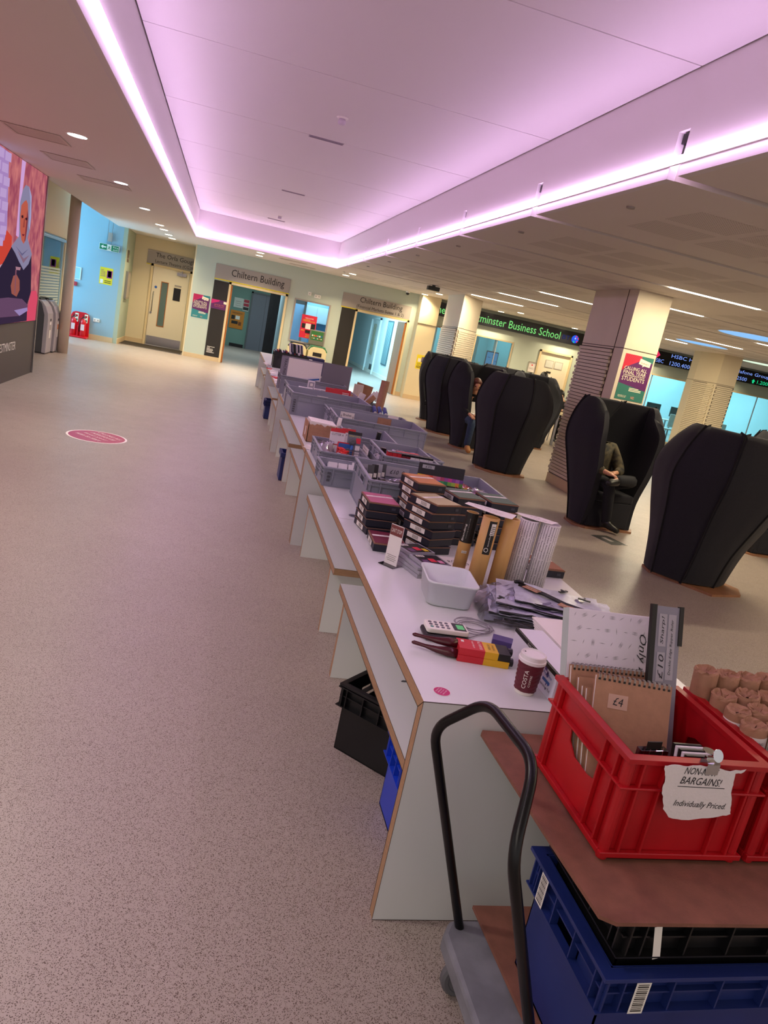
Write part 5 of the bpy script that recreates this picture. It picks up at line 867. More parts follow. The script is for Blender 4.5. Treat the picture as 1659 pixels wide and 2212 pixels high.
# white tub
tb = thing('plastic_tub', 'frosted white square tub with two black caps inside', 'tub', (.985, 2.55, T0), -.12)
def rrect(a, b, r, n=5): return [(sx*(a-r)+r*math.cos(t), sy*(b-r)+r*math.sin(t)) for sx, sy, t0 in ((1, 1, 0), (-1, 1, PI/2), (-1, -1, PI), (1, -1, 1.5*PI)) for t in [t0+PI/2*i/n for i in range(n+1)]]
FROST = mat('frosted_plastic', 'd6dade', .35, spec=.4); q = MB(); Ls = [(.078, .092, 0), (.086, .100, .006), (.098, .112, .094), (.102, .117, .094), (.102, .117, .101), (.096, .111, .101), (.084, .098, .006), (0.0001, .0001, .004)]
vs = []; 
for a, b, z in Ls: vs += [(x, y, z) for x, y in rrect(a, b, min(.03, a))]
m_ = 24; q.add(vs, [(i*m_+j, i*m_+(j+1) % m_, (i+1)*m_+(j+1) % m_, (i+1)*m_+j) for i in range(len(Ls)-1) for j in range(m_)]+[tuple(range(m_-1, -1, -1))]); q.build('tub', FROST, tb, smooth=True)
for k, (a, b) in enumerate(((-.03, .02), (.035, -.01))): g = thing('bottle_stopper', ('left black stopper lying in the white tub', 'right black stopper lying in the white tub')[k], 'stopper', tuple(Vector((.985, 2.55, T0+.008))+Vector((a, b, 0)))); MB().lathe([(.012, 0), (.014, .004), (.012, .02), (.004, .024)], 14).build('cap', BLACKP, g, smooth=True); MB().lathe([(.015, 0), (.015, .003)], 14).build('flange', DGREY, g)
# tracing / drawing rolls
ROLLY = mat('yellow_tracing_roll', 'd0a260', .45, noise=(14, .12), stretch=(1, 1, .2)); TSK = 'upright rolls of tracing paper'
def ytube(label, x, y, r, h_, tilt=0, lab=None):
    g = thing('paper_roll', label, 'roll', (x, y, T0), 0, TSK, (0, tilt, 0)); MB().lathe([(r, 0), (r, h_), (r-.005, h_), (r-.005, h_-.02), (.004, h_-.02)], 26).build('roll', ROLLY, g)
    for p in g.children[0].data.polygons: p.use_smooth = len(p.vertices) == 4 and abs(p.normal.z) < .5
    if lab:
        z0, z1, a0, a1 = lab; n = 10; b = MB(); b.add([(( r+.0006)*math.cos(a0+(a1-a0)*i/n), (r+.0006)*math.sin(a0+(a1-a0)*i/n), z) for z in (z0, z1) for i in range(n+1)], [(i, i+1, n+2+i, n+1+i) for i in range(n)]); b.build('black_label', BLK, g)
    return g
def wrap(parent, s, r, ang, zc, length, hgt, m, name='lettering', flip=False):
    """lettering running up a cylinder"""
    o = text(parent, s, (0, 0, 0), (1, 0, 0), (0, 1, 0), m, length, hgt, name)
    for v in o.data.vertices:
        a, b = v.co.x, v.co.y; z = zc+(-a if flip else a); t = ang+(b if flip else -b)/r; v.co = (r*math.cos(t), r*math.sin(t), z)
    return o
FA = -PI/2-.35   # side facing the camera
g = ytube('short yellow tracing roll with a black sleeve on its upper half', 1.14, 2.87, .028, .29, .02, (.155, .29, FA-1.9, FA+1.9)); wrap(g, 'Blending', .0292, FA-.55, .20, .075, .011, WHP); wrap(g, 'tracing paper roll', .0292, FA-.1, .22, .09, .005, SIGNG); print_box(g, (-.006, -.0288, .115), FX, UZ, .024, .012, WHP, 'small_tag'); text(g, 'Standard', (-.006, -.0294, .115), FX, UZ, INK, .02, .005)
g = ytube('thick yellow tracing roll with a black label strip, second from the left', 1.175, 2.745, .036, .31, .025, (.155, .30, FA-.1, FA+.85)); 
print_box(g, tuple(Vector((math.cos(FA+.45)*.0375, math.sin(FA+.45)*.0375, .265))), (-math.sin(FA+.45), math.cos(FA+.45), 0), UZ, .02, .05, WHP, 'barcode'); 
for k in range(5): print_box(g, tuple(Vector((math.cos(FA+.45)*.0382, math.sin(FA+.45)*.0382, .245+.008*k))), (-math.sin(FA+.45), math.cos(FA+.45), 0), UZ, .016, .003, BLK, 'barcode_bar')
wrap(g, 'spectrafine', .0372, FA+.35, .215, .05, .008, WHP); wrap(g, 'O', .0374, FA+.25, .175, .02, .02, WHP)
ytube('narrow tracing roll with dark label hidden between the thick yellow ones', 1.222, 2.80, .016, .31, .02, (.12, .31, FA-2, FA+2)); ytube('plain thick yellow tracing roll, rightmost of the yellow ones', 1.272, 2.755, .033, .315, .03); ytube('slim plain roll tucked behind the rightmost yellow one', 1.235, 2.86, .022, .31, .02, (.1, .3, FA-2, FA+2))
WROLL = mat('white_roll_paper', 'd8d2d2', .5)
for k, (x, y, r, h_) in enumerate(((1.368, 2.79, .042, .315), (1.456, 2.765, .043, .315))):
    g = thing('printed_paper_roll', ('left one of two white rolls printed with lines of text', 'right one of two white rolls printed with lines of text')[k], 'roll', (x, y, T0), 0, 'printed white paper rolls', (0, .03, 0)); o = MB().lathe([(r, 0), (r, h_), (r-.004, h_), (r-.004, h_-.01), (.006, h_-.01)], 30).build('roll', WROLL, g)
    for p in o.data.polygons: p.use_smooth = len(p.vertices) == 4 and abs(p.normal.z) < .5
    for j in range(11):
        wrap(g, ('Skizzenpapier Tervakoski luonnospaperi sketching paper Skizzen', 'luonnospaperi sketching paper Skizzenpapier Tervakoski luon', 'sketching paper Skizzenpapier Tervakoski luonnospaperi sket')[j % 3], r+.0005, FA-1.35+.27*j, h_/2, h_*.97, .0072, INK, flip=True)
def draped(name, label, pts, z, lines, rz):
    g = thing(name, label, 'note', (sum(p[0] for p in pts)/len(pts), sum(p[1] for p in pts)/len(pts), z)); cx, cy = g.location.x, g.location.y
    MB().prism([(a-cx, b-cy) for a, b in pts], 0, .0012).build('sheet', PAPER, g)
    c, s = math.cos(rz), math.sin(rz)
    for t_, a, b, w_ in lines: text(g, t_, (a*c-b*s, a*s+b*c, .0018), (c, s, 0), (-s, c, 0), INK, w_, .010, shear=.25)
draped('price_note', 'torn handwritten price note lying over the yellow rolls', [(1.10, 2.87), (1.13, 2.91), (1.20, 2.87), (1.31, 2.79), (1.255, 2.705), (1.21, 2.73), (1.15, 2.80)], T0+.322, [('Detailing', -.04, .03, .07), ('paper  rolls  £9', -.02, .012, .10), ('Tracing £12', .03, -.012, .06)], -.55)
draped('price_note', 'torn note with a 25 pound price lying over the white rolls', [(1.33, 2.85), (1.36, 2.86), (1.44, 2.83), (1.50, 2.77), (1.445, 2.725), (1.39, 2.76), (1.345, 2.80)], T0+.320, [('Newsprint rolls', -.03, .03, .08), ('£25', .0, .008, .045), ('or 2 for £40', .02, -.018, .06)], -.45)
g = thing('price_note', 'handwritten sheet lying on the table behind the yellow rolls', 'note', (1.205, 3.02, T0)); MB().bx(-.09, .07, -.09, .09, 0, .001).build('sheet', PAPER, g); text(g, 'ROLLS\n£5 - £9\nask', (0, .0, .0016), (.9, .3, 0), (-.3, .9, 0), INK, .10, .10, shear=.2)
# zip bags in clear film
FILM = glass('crinkled_film', 'fafaff', .10, .22); ZB = mat('pale_mesh_bag', 'c2c6d6', .35, spec=.7, noise=(35, .25)); r_ = random.Random(4)
for k in range(7):
    a = .06*((k*37) % 5-2); g = thing('zip_pouch', '%s pale plastic zip wallet of the pile by the paper rolls' % ['lowest', 'second', 'third', 'fourth', 'fifth', 'sixth'][min(k, 5)] if k < 6 else 'top pale zip wallet of the pile with black zip and brown tag', 'pouch', (1.375+.02*((k*13) % 3-1)+(.05 if k == 6 else 0), 2.43+.012*((k*7) % 3-1)+(.03 if k == 6 else 0), T0+.013*k), a+(-.25 if k < 6 else -.35), 'zip wallets')
    n, mm = 12, 9; L_, W_ = .46, .30
    if k == 6: L_, W_ = .34, .24
    vs = []
    for s in (1, 0):
        for j in range(mm):
            for i in range(n): vs.append(((i/(n-1)-.5)*L_+r_.uniform(-.004, .004), (j/(mm-1)-.5)*W_+r_.uniform(-.004, .004), s*.010+r_.uniform(-.0025, .0025)+.004*math.sin(i*1.3+k)))
    fs = [((o+j*n+i), (o+j*n+i+1), (o+(j+1)*n+i+1), (o+(j+1)*n+i))[::(1 if o == 0 else -1)] for o in (0, n*mm) for j in range(mm-1) for i in range(n-1)]
    MB().add(vs, fs).build('wallet', ZB, g, smooth=True)
    z_ = MB(); z_.tube([(-L_/2, -W_/2+.004, .006), (-L_*.2, -W_/2+.006, .009), (L_*.2, -W_/2+.003, .007), (L_/2, -W_/2+.006, .009)], .0045, 5); z_.build('black_binding', BLACKP, g)
    if k == 6:
        for o_ in (0, .018): MB().tube([(-.15, .09-o_*1.6, .016), (-.05, .02-o_, .017), (.03, -.05-o_, .018), (.13, -.085, .018)], .0055, 6).build('zip', BLACKP, g, smooth=True)
        MB().tube([(-.165, .085, .018), (-.15, .10, .018), (-.13, .09, .018)], .007, 6).build('carry_loop', BLACKP, g, smooth=True)
        for (a_, b_, q_) in ((-.10, .03, -.6), (.03, -.09, -.5)):
            c, s = math.cos(q_), math.sin(q_); MB().quad(*[(a_+c*u-s*v, b_+s*u+c*v, .021) for u, v in ((-.035, -.022), (.035, -.022), (.035, .022), (-.035, .022))]).build('kraft_tag', KRAFT, g); text(g, 'mesh zip wallet', (a_, b_, .022), (c, s, 0), (-s, c, 0), WHP, .05, .008)
        MB().prism([(.12, -.10), (.17, -.115), (.15, -.08)], .014, .018).build('zip_end', BLACKP, g)
for k in range(4): g = thing('zip_strip', ('black zip end poking out at the left of the wallet pile', 'second black zip end at the left of the wallet pile', 'black cross-shaped zip end on top at the right of the pile', 'black zip end behind the wallet pile')[k], 'zip', ((1.17, 2.44, T0+.07), (1.185, 2.39, T0+.06), (1.53, 2.46, T0+.095), (1.47, 2.53, T0+.095))[k], .6+k); MB().bx(-.025, .025, -.006, .006, 0, .004).build('tape', BLACKP, g); MB().bx(-.004, .004, -.012, .012, .004, .008).build('puller', DGREY, g)
bl_ = thing('film_wrap', 'crinkled clear film wrapped loosely over the pile of zip wallets', 'film', (1.38, 2.44, T0), -.25); n, mm = 26, 18; vs = []
for j in range(mm):
    for i in range(n):
        u, v = i/(n-1)*2-1, j/(mm-1)*2-1; e = max(0, 1-max(abs(u), abs(v))**5); vs.append((u*.285+r_.uniform(-.006, .006), v*.185+r_.uniform(-.006, .006), .006+e*.076+r_.uniform(-.006, .008)))
MB().add(vs, [(j*n+i, j*n+i+1, (j+1)*n+i+1, (j+1)*n+i) for j in range(mm-1) for i in range(n-1)]).build('film', FILM, bl_)
# card reader, wallet, cable
g = thing('card_reader_case', 'black wallet lying under the white card reader', 'wallet', (.868, 2.18, T0), -.06); MB().bx(-.075, .085, -.05, .045, 0, .022).build('case', BLACKP, g, bevel=.009); MB().tube([(-.07, -.049, .012), (.08, -.049, .012)], .002, 6).build('stitched_edge', DGREY, g)
g = thing('card_reader', 'white card payment reader with grey keys and green screen', 'card reader', (.875, 2.185, T0+.0235), -.06); MB().prism([(x*1.0, y) for x, y in rrect(.074, .038, .012)], 0, .017).build('body', WHP, g, bevel=.003)
for i in range(4):
    for j in range(3): MB().lathe([(.0065, .0), (.006, .0015)], 14, (-.056+.0195*i, -.020+.0195*j, .017)).build('key', mat('green_key', '3f7a70', .4) if (i == 0 and j == 0) else mat('grey_key', '55525c', .4), g)
MB().bx(.022, .066, -.030, .030, .017, .0178).build('screen_surround', BLACKP, g); print_box(g, (.048, -.002, .0184), FX, (0, 1, 0), .026, .036, glow('reader_green', '6fae7c', .8), 'screen')
cb_ = thing('charging_cable', 'thin grey cable coiled loosely behind the card reader', 'cable', (1.0, 2.28, T0)); pts = [(-.055, -.10, .012), (-.03, -.09, .004)]
for k in range(110):
    a = k*.30; r1 = .055+.018*math.sin(k*.11+1); pts.append((.015+r1*math.cos(a)*1.15+.012*math.sin(k*.17), -.0+r1*math.sin(a)*(.95+.2*math.sin(k*.07)), .003+.014*abs(math.sin(k*.11))))
MB().tube(pts, .0017, 6).build('cable', mat('cable_grey', '8f8a92', .5), cb_, smooth=True); MB().bx(-.075, -.05, -.105, -.095, .008, .016).build('plug', WHP, cb_)
# paint brush twin pack
bp = thing('brush_pack', 'red, yellow and black carton of two paint brushes with wine handles', 'brushes', (.955, 2.03, T0), -.16); YB_ = mat('pack_yellow', 'd9a913', .45); w1 = MB()
for x0, x1, m in ((-.085, .0, RC), (.0, .045, YB_), (.045, .085, BLK)):
    MB().bx(x0, x1, -.038, .038, .0, .022).build('lower_carton', m if m is not BLK else YB_, bp); MB().bx(x0, x1, -.036, .040, .0225, .046).build('upper_carton', m, bp)
for s_, a, b, w_, h__, mm in (('ALL PURPOSE', -.012, 0, .06, .010, WHP), ('PAINT BRUSH', -.035, 0, .05, .006, WHP), ('FIT FOR', .017, .0, .04, .009, BLK), ('THE JOB', .031, .0, .04, .009, BLK)): text(bp, s_, (a, b+.002, .0475), (0, -1, 0), (1, 0, 0), mm, w_, h__)
print_box(bp, (-.068, .02, .0472), FX, (0, 1, 0), .01, .015, WHP, 'badge')
WINE = mat('wine_lacquer', '4a0f1a', .25)
for k, (y0, z0, a) in enumerate(((.014, .036, .05), (-.018, .016, .10))):
    MB().tube([(-.085, y0, z0), (-.115, y0+a*.03, z0), (-.15, y0+a*.1, z0-.002), (-.19, y0+a*.2, z0), (-.225, y0+a*.3, z0+.001), (-.232, y0+a*.3, z0+.001)], [.015, .016, .011, .006, .0065, .003], 12).build('wooden_handle', WINE, bp, smooth=True)
    MB().tube([(.085, y0, z0), (.10, y0, z0)], .014, 10).build('bristle_end', BLACKP, bp)
# coffee cup
cp = thing('coffee_cup', 'burgundy Costa Coffee paper cup with white lid', 'cup', (1.03, 1.838, T0)); cp.scale = (1, 1, 1.30); RIB = mat('cup_burgundy', '5e1526', .55)
MB().lathe([(.029, 0), (.030, .004), (.0315, .008), (.0375, .082), (.036, .083), (.001, .080)], 40).build('inner_cup', WHP, cp, smooth=False)
n = 40; b = MB(); b.add([((.0325+.0062*(z-.009)/.072+.0009*(1+math.sin(i*PI*2/n*1+z*600+2*math.sin(i*.9))))*math.cos(i*2*PI/n), (.0325+.0062*(z-.009)/.072+.0009*(1+math.sin(i*PI*2/n*1+z*600+2*math.sin(i*.9))))*math.sin(i*2*PI/n), z) for z in [.009+.072*j/34 for j in range(35)] for i in range(n)], [(j*n+i, j*n+(i+1) % n, (j+1)*n+(i+1) % n, (j+1)*n+i) for j in range(34) for i in range(n)]); b.build('ripple_sleeve', RIB, cp, smooth=True)
MB().lathe([(.0395, .078), (.042, .080), (.042, .086), (.0395, .088), (.0385, .097), (.036, .099), (.034, .0955), (.001, .0955)], 40).build('lid', mat('lid_white', 'e4dee0', .35), cp, smooth=False); MB().lathe([(.003, 0), (.002, .001)], 10, (-.02, .018, .0955)).build('sip_hole', BLK, cp)
def wrapc(s, ang, z, length, hgt):
    o = text(cp, s, (0, 0, 0), (1, 0, 0), (0, 1, 0), WHP, length, hgt)
    for v in o.data.vertices: a, b_ = v.co.x, v.co.y; zz = z+a; r = .0325+.0062*(zz-.009)/.072+.0024; t = ang-b_/r; v.co = (r*math.cos(t), r*math.sin(t), zz)
wrapc('COSTA', FA-.42+.1, .042, .046, .0125); wrapc('COFFEE', FA-.02+.12, .040, .030, .0058); wrapc('costa', FA-1.5, .05, .03, .004)
# round sticker, table disc, bench marks
def roundsticker(label, loc, r, col, rz=0, txt=True):
    g = thing('round_sticker', label, 'sticker', loc, rz); MB().lathe([(r, 0), (r, .0006)], 36).build('disc', PAPER, g); MB().lathe([(r*.93, .0006), (r*.93, .0009)], 36).build('print', col, g)
    if txt:
        for k in range(4): text(g, ('CALLING ALL', 'UNDERGRADUATES', 'final year', 'scan to start')[k], (0, r*(.55-.3*k), .0013), FX, (0, 1, 0), WHP, r*1.2, r*.16)
    return g
roundsticker('small round magenta sticker at the near corner of the white table', (.752, 1.795, T0), .026, PMAG, .9); g = thing('cable_port', 'dark round port set in the tabletop beside the art boxes', 'port', (.80, 3.62, T0)); MB().lathe([(.03, 0), (.03, .001)], 24).build('disc', mat('port_grey', '555a6a', .3), g); MB().bx(-.02, .02, -.003, .003, .001, .002).build('slot', BLK, g)
roundsticker('large magenta oval sticker with white words on the floor', (-1.14, 8.21, .0006), .31, mat('floor_magenta', 'a8285c', .35), -.75)
g = thing('bench_mark', 'half-round dark mark on the nearest bench top', 'mark', (.86, 2.43, .4305)); MB().prism([(.014*math.cos(a*PI/8), .014*math.sin(a*PI/8)) for a in range(9)], 0, .0008).build('mark', DGREY, g)
g = thing('bench_screw', 'tiny screw on the nearest bench top', 'screw', (.85, 2.08, .4305)); MB().lathe([(.003, 0), (.003, .001)], 10).build('head', STEEL, g)
# watercolour pad and stack beside the cup
g = thing('watercolour_box', 'white and purple splashed box of watercolour paper beside the cup', 'box', (1.092, 1.78, T0), 0); MB().bx(0, .10, 0, .33, 0, .092).build('box', mat('aqua_white', 'd8d6e2', .5), g, bevel=.001); MB().bx(-.001, .008, -.001, .331, .08, .093).build('black_strip', BLK, g)
r_ = random.Random(12); b = MB()
for k in range(26):
    y, z, q = r_.uniform(.03, .20), .02+r_.random()*.06, r_.uniform(.001, .007); y = max(.02, min(.31, y+.6*(z-.03))); b.add([(-.0008, y+q*math.cos(a), z+q*1.5*math.sin(a)) for a in (0, 1, 2.2, 3, 4.1, 5.2)], [tuple(range(5, -1, -1))])
o = b.build('paint_splashes', mat('splash_purple', '5a3f86', .5), g); o['kind'] = 'stuff'
text(g, 'Aquafine', (-.0014, .055, .062), (0, -1, 0), UZ, BC, .06, .014, shear=.2); print_box(g, (-.0014, .055, .043), (0, -1, 0), UZ, .05, .010, BC, 'blue_tag'); text(g, 'Watercolour Pad', (-.0014, .06, .025), (0, -1, 0), UZ, INK, .08, .009); text(g, 'DALER ROWNEY', (-.0018, .16, .0865), (0, -1, 0), UZ, WHP, .12, .007)
for k in range(13): pack('paper_block', ('%s sheet block of the white stack behind the red crate' % ['lowest', 'second', 'third', 'fourth', 'fifth', 'sixth', 'seventh', 'eighth', 'ninth', 'tenth', 'eleventh', 'twelfth', 'top'][k]), 'paper', 1.36, 1.985+.009*k, T0+.0068*k, .30, .30, .0058, PAPER, grp='white paper blocks by the watercolour box', bev=.0008)
pack('purple_packet', 'purple packet lying between the brush pack and the cup', 'packet', 1.075, 2.15, T0, .07, .05, .03, mat('packet_purple', '4a3c78', .5), rz=-.4); pack('clear_sleeve', 'thin blue-grey sleeve behind the brush pack', 'sleeve', 1.0, 2.13, T0, .10, .05, .004, SLV, rz=-.5)

# ================================================================ CART
BZ = .675
ct = thing('platform_trolley', 'grey platform trolley with a black bent-tube handle', 'trolley', (1.25, 1.24, 0)); GR = mat('weathered_grey_plastic', '84868e', .6, noise=(9, .35), bump=(40, .2))
b = MB(); b.prism([(.80, 1.50), (.83, 1.545), (1.74, 1.545), (1.77, 1.50), (1.77, .96), (1.74, .92), (.83, .92), (.80, .96)][::-1], .125, .185); b.build('platform', GR, ct, world=True, bevel=.012)
MB().bx(.93, 1.72, .96, 1.51, .185, .192).build('tread', GR, ct, world=True); MB().bx(.865, .895, 1.14, 1.22, .185, .187).build('badge', mat('badge_grey', '66666e', .6), ct, world=True)
HP = [(.863, 1.519, .15), (.775, 1.518, .43), (.640, 1.516, .775), (.636, 1.514, .795), (.646, 1.500, .812), (.70, 1.424, .913), (.712, 1.404, .925), (.716, 1.38, .927), (.724, 1.21, .927), (.727, 1.186, .926), (.723, 1.166, .914), (.678, 1.089, .812), (.671, 1.075, .797), (.673, 1.073, .775), (.80, 1.072, .46), (.899, 1.071, .15)]
def fillet(P, n=6):
    P = [Vector(p) for p in P]; o = [P[0]]
    for a, b, c in zip(P[:-2], P[1:-1], P[2:]):
        q = min(.055, (a-b).length*.42, (c-b).length*.42); p0, p1 = b+(a-b).normalized()*q, b+(c-b).normalized()*q
        o += [(p0*(1-t)+b*t)*(1-t)+(b*(1-t)+p1*t)*t for t in [i/n for i in range(n+1)]]
    return o+[P[-1]]
HP = fillet([(.863, 1.519, .15), (.636, 1.516, .792), (.708, 1.411, .932), (.729, 1.179, .932), (.671, 1.074, .792), (.899, 1.071, .15)])
MB().tube(HP, .0125, 16).build('handle', mat('black_gloss_tube', '08080b', .30, spec=.35), ct, world=True, smooth=True)
SC_ = mat('scratch_silver', '8f8b84', .4)
for (p, q, w_) in (((.7245, 1.30, .9397), (.7255, 1.22, .9393), .006),): 
    b = MB(); r_ = random.Random(3)
    for k in range(16): y = 1.215+.085*r_.random(); x = .7245+r_.uniform(-.005, .005); s = r_.uniform(.002, .007); b.add([(x-s*.4, y, .9398-abs(x-.7245)*.9), (x+s*.3, y+s*.3, .9399-abs(x-.7245)*.9), (x+s*.4, y+s, .9398-abs(x-.7245)*.9), (x-s*.3, y+s*1.2, .9399-abs(x-.7245)*.9)], [(0, 1, 2, 3)])
    o = b.build('paint_scratches', SC_, ct, world=True); o['kind'] = 'stuff'
for k, (x, y) in enumerate(((.875, 1.475), (.875, .99), (1.69, 1.475), (1.69, .99))):
    w_ = MB(); w_.X = Matrix.Translation((x, y, .062)) @ Matrix.Rotation(PI/2, 4, 'X') @ Matrix.Rotation(0, 4, 'Z'); w_.lathe([(.03, -.014), (.055, -.014), (.062, -.008), (.062, .008), (.055, .014), (.03, .014)], 28); w_.build('wheel_tyre', mat('grey_tyre', '5c5c60', .6), ct, world=True)
    w_ = MB(); w_.X = Matrix.Translation((x, y, .062)) @ Matrix.Rotation(PI/2, 4, 'X'); w_.lathe([(.03, -.012), (.045, -.0145), (.045, .0145), (.03, .012)], 20); w_.lathe([(.012, -.018), (.012, .018)], 12); w_.build('wheel_hub', DGREY, ct, world=True)
    MB().bx(x-.018, x+.018, y-.026, y-.020, .05, .125).bx(x-.018, x+.018, y+.020, y+.026, .05, .125).bx(x-.03, x+.03, y-.03, y+.03, .119, .126).build('caster_fork', STEEL, ct, world=True)
lb_ = thing('hardboard_sheet', 'lower brown hardboard sheet lying on the trolley under the blue crate', 'board', (1.3, 1.25, .193)); MB().prism([(.906, 1.575), (1.75, 1.56), (1.75, .93), (.93, .93)][::-1], .193, .203).build('sheet', HARD, lb_, world=True)
ub_ = thing('hardboard_sheet', 'upper brown hardboard sheet carrying the red crates', 'board', (1.3, 1.35, BZ)); b = MB(); P_ = [(.858, 1.700), (.868, 1.716), (1.0, 1.712), (2.05, 1.70), (2.05, 1.02), (.915, 1.036), (.885, 1.055), (.872, 1.30)]; b.prism(P_[::-1], BZ-.009, BZ); b.build('sheet', HARD, ub_, world=True); 
blu = crate('tote_crate', 'large navy blue crate on the trolley with barcode labels', .60, .385, .335, BLUEP, (.928, 1.03, .2035), -.0, None, 'tote', tap=.03)
for (c_, r, n_) in (((.10, .008-.0, .29), FX, 7), ((.008, .30, .29), (0, -1, 0), 7)):
    print_box(blu, (c_[0] if r == FX else .0065, .0065 if r == FX else c_[1], .28), r, UZ, .035, .085, WHP, 'barcode_label')
    for k in range(14): print_box(blu, (c_[0] if r == FX else .0058, .0058 if r == FX else c_[1], .245+.0052*k), r, UZ, .026, .0018+.0014*(k % 3 == 0), BLK, 'barcode_bar')
blk = crate('tote_crate', 'black crate nested inside the navy crate under the hardboard', .535, .325, .20, BLACKP, (.96, 1.06, .462), 0, None, 'tote', tap=.02); print_box(blk, (.085, -.0018+.0, .14), (1, 0, .25), (-.25, 0, 1), .018, .085, WHP, 'torn_label')
RCR = []
for k, x in enumerate((.957, 1.346)): RCR.append(crate('stacking_crate', ('bright red stacking crate with kraft notebooks and the bargains note', 'second bright red stacking crate full of brown paper rolls')[k], .372, .372, .262, REDP, (x, 1.200, BZ+.001), 0, 'red stacking crates', 'red', tap=.014))
# goods in the first red crate
def leaf(name, label, cat, x, y, z, rx, ry, rz=0, grp=None): return thing(name, label, cat, (x, y, z), 0, grp, (rx, ry, rz))
g = leaf('sketchbook_box', 'white box patterned with grey leaves, marked Only £9 in pen', 'box', .981, 1.447, BZ+.014, -.43, .0); MB().bx(0, .262, 0, .030, 0, .455).build('box', mat('pattern_white', 'ddd6dc', .6), g, bevel=.002)
r_ = random.Random(9); b = MB()
for i in range(9):
    for j in range(13):
        x, z, a = .018+.028*i+(.014 if j % 2 else 0), .02+.035*j, r_.uniform(-.9, .9)+.8
        if x > .24 or z > .445: continue
        c, s = math.cos(a), math.sin(a); k = (i+j*2) % 3; L_ = .010 if k else .007
        for t in ((-1, 0, 1) if k == 1 else (0,)): 
            o_ = t*.003; b.add([(x-c*L_-s*o_, -.0006, z-s*L_+c*o_), (x-s*(o_-.0012), -.0006, z+c*(o_-.0012)), (x+c*L_-s*o_, -.0006, z+s*L_+c*o_), (x-s*(o_+.0012), -.0006, z+c*(o_+.0012))], [(0, 1, 2, 3)])
o = b.build('leaf_pattern', mat('pattern_grey', 'a8a4a8', .6), g); o['kind'] = 'stuff'; MB().bx(-.001, .0, 0, .030, 0, .455).build('side_print', mat('side_green_grey', 'b4c0bc', .6), g)
text(g, 'Only £9!', (.222, -.0012, .335), (0, 0, -1), (1, 0, 0), INK, .14, .028, shear=.3)
g = leaf('ripper_ruler', 'long grey ruler with black edges and handwritten price tape', 'ruler', 1.185, 1.405, BZ+.014, -.36, 0); MB().bx(0, .085, 0, .006, 0, .50).build('blade', mat('ruler_grey', '86848e', .45), g); MB().bx(-.004, .010, -.003, .009, .30, .503).build('black_edge', BLK, g); MB().bx(.080, .092, -.003, .009, .40, .503).build('black_edge', BLK, g)
for (x, z0, z1, s_, hh) in ((.032, .395, .48, 'Sharp!', .012), (.032, .305, .38, '£10', .016), (.060, .31, .48, 'Deckle Edge Ripper Ruler', .009)):
    MB().bx(x-.012, x+.011, -.0012, 0, z0, z1).build('tape_label', mat('tape_grey', 'a6a2a8', .6), g); text(g, s_, (x, -.0018, (z0+z1)/2), (0, 0, 1), (-1, 0, 0), INK, (z1-z0)*.85, hh, shear=.2)
def notebook(label, x, y, w_, h_, ry, pages=True, cov=KRAFT, coil=True, rz=0):
    g = thing('spiral_notebook', label, 'notebook', (x, y, BZ+.014), 0, 'spiral notebooks in the red crate', (-.43, 0, rz)); MB().bx(0, w_, 0, .0018, 0, h_).build('front_cover', cov, g); MB().bx(0, w_, .012, .0138, 0, h_).build('back_cover', cov, g)
    if pages: MB().bx(.002, w_-.002, .0022, .0116, .001, h_-.003).build('pages', PAPER, g)
    if coil:
        n = int(w_/.0125); b = MB()
        for k in range(n):
            xx = .008+k*(w_-.016)/(n-1)
            for q in (-.0016, .0016): b.tube([(xx+q, .007+.0095*math.cos(t), h_-.004+.0095*math.sin(t)) for t in [2*PI*i/9 for i in range(9)]], .0009, 4, True)
        o = b.build('wire_coil', STEEL, g); o['kind'] = 'stuff'
        for k in range(n): xx = .008+k*(w_-.016)/(n-1); MB().bx(xx-.003, xx+.003, -.0006, 0, h_-.013, h_-.008).build('punched_hole', BLK, g) if w_ < .216 else None
    return g
g = notebook('front kraft spiral notebook with a 4 pound price tape', .978, 1.330, .195, .342, 0, rz=-.19); MB().bx(.035, .085, -.0012, 0, .265, .30).build('price_tape', mat('tape_tan', 'c09a88', .7), g); text(g, '£4', (.060, -.002, .283), (1, 0, -.1), UZ, INK, .026, .02, shear=.2)
for k, (lb, dx, dy, w_, h_, c_) in enumerate((('second kraft notebook with white page edge at the left', -.018, .035, .22, .34, KRAFT), ('third kraft notebook, only its edge showing', -.024, .058, .22, .335, KRAFT), ('fourth notebook with pale pages at the left', -.030, .082, .23, .345, KRAFT))): notebook(lb, .984, 1.322+dy*.95, w_-.03, h_-.045, 0, coil=False, rz=-.09)
notebook('rear kraft spiral notebook before the patterned white box', .981, 1.424, .215, .318, .0, rz=-.03)
g = pack('blister_box', 'small clear blister box with black hanging tab behind the red rim', 'box', 1.060, 1.262, BZ+.165, .07, .02, .09, glass('blister', 'dcdcec', .15), prints=[(.1, .1, .9, .6, mat('lilac_card', 'b8a4c4', .5)), (.3, .62, .75, .98, BLK)], bev=.002, ty=-.05); MB().bx(-.018, .018, -.003, 0, .09, .108).build('hanging_tab', BLK, g)
for k in range(5): pack('black_white_box', ('front black-edged white box leaning by the clip', 'second black-edged white box by the clip', 'third black-edged white box by the clip', 'fourth black-edged white box by the clip', 'rearmost black-edged white box by the clip')[k], 'box', 1.172, 1.24+.012*k, BZ+.20, .075, .009, .052, (BLACKP, WB_)[k % 2], tx=-.2, grp='thin boxes by the bulldog clip')
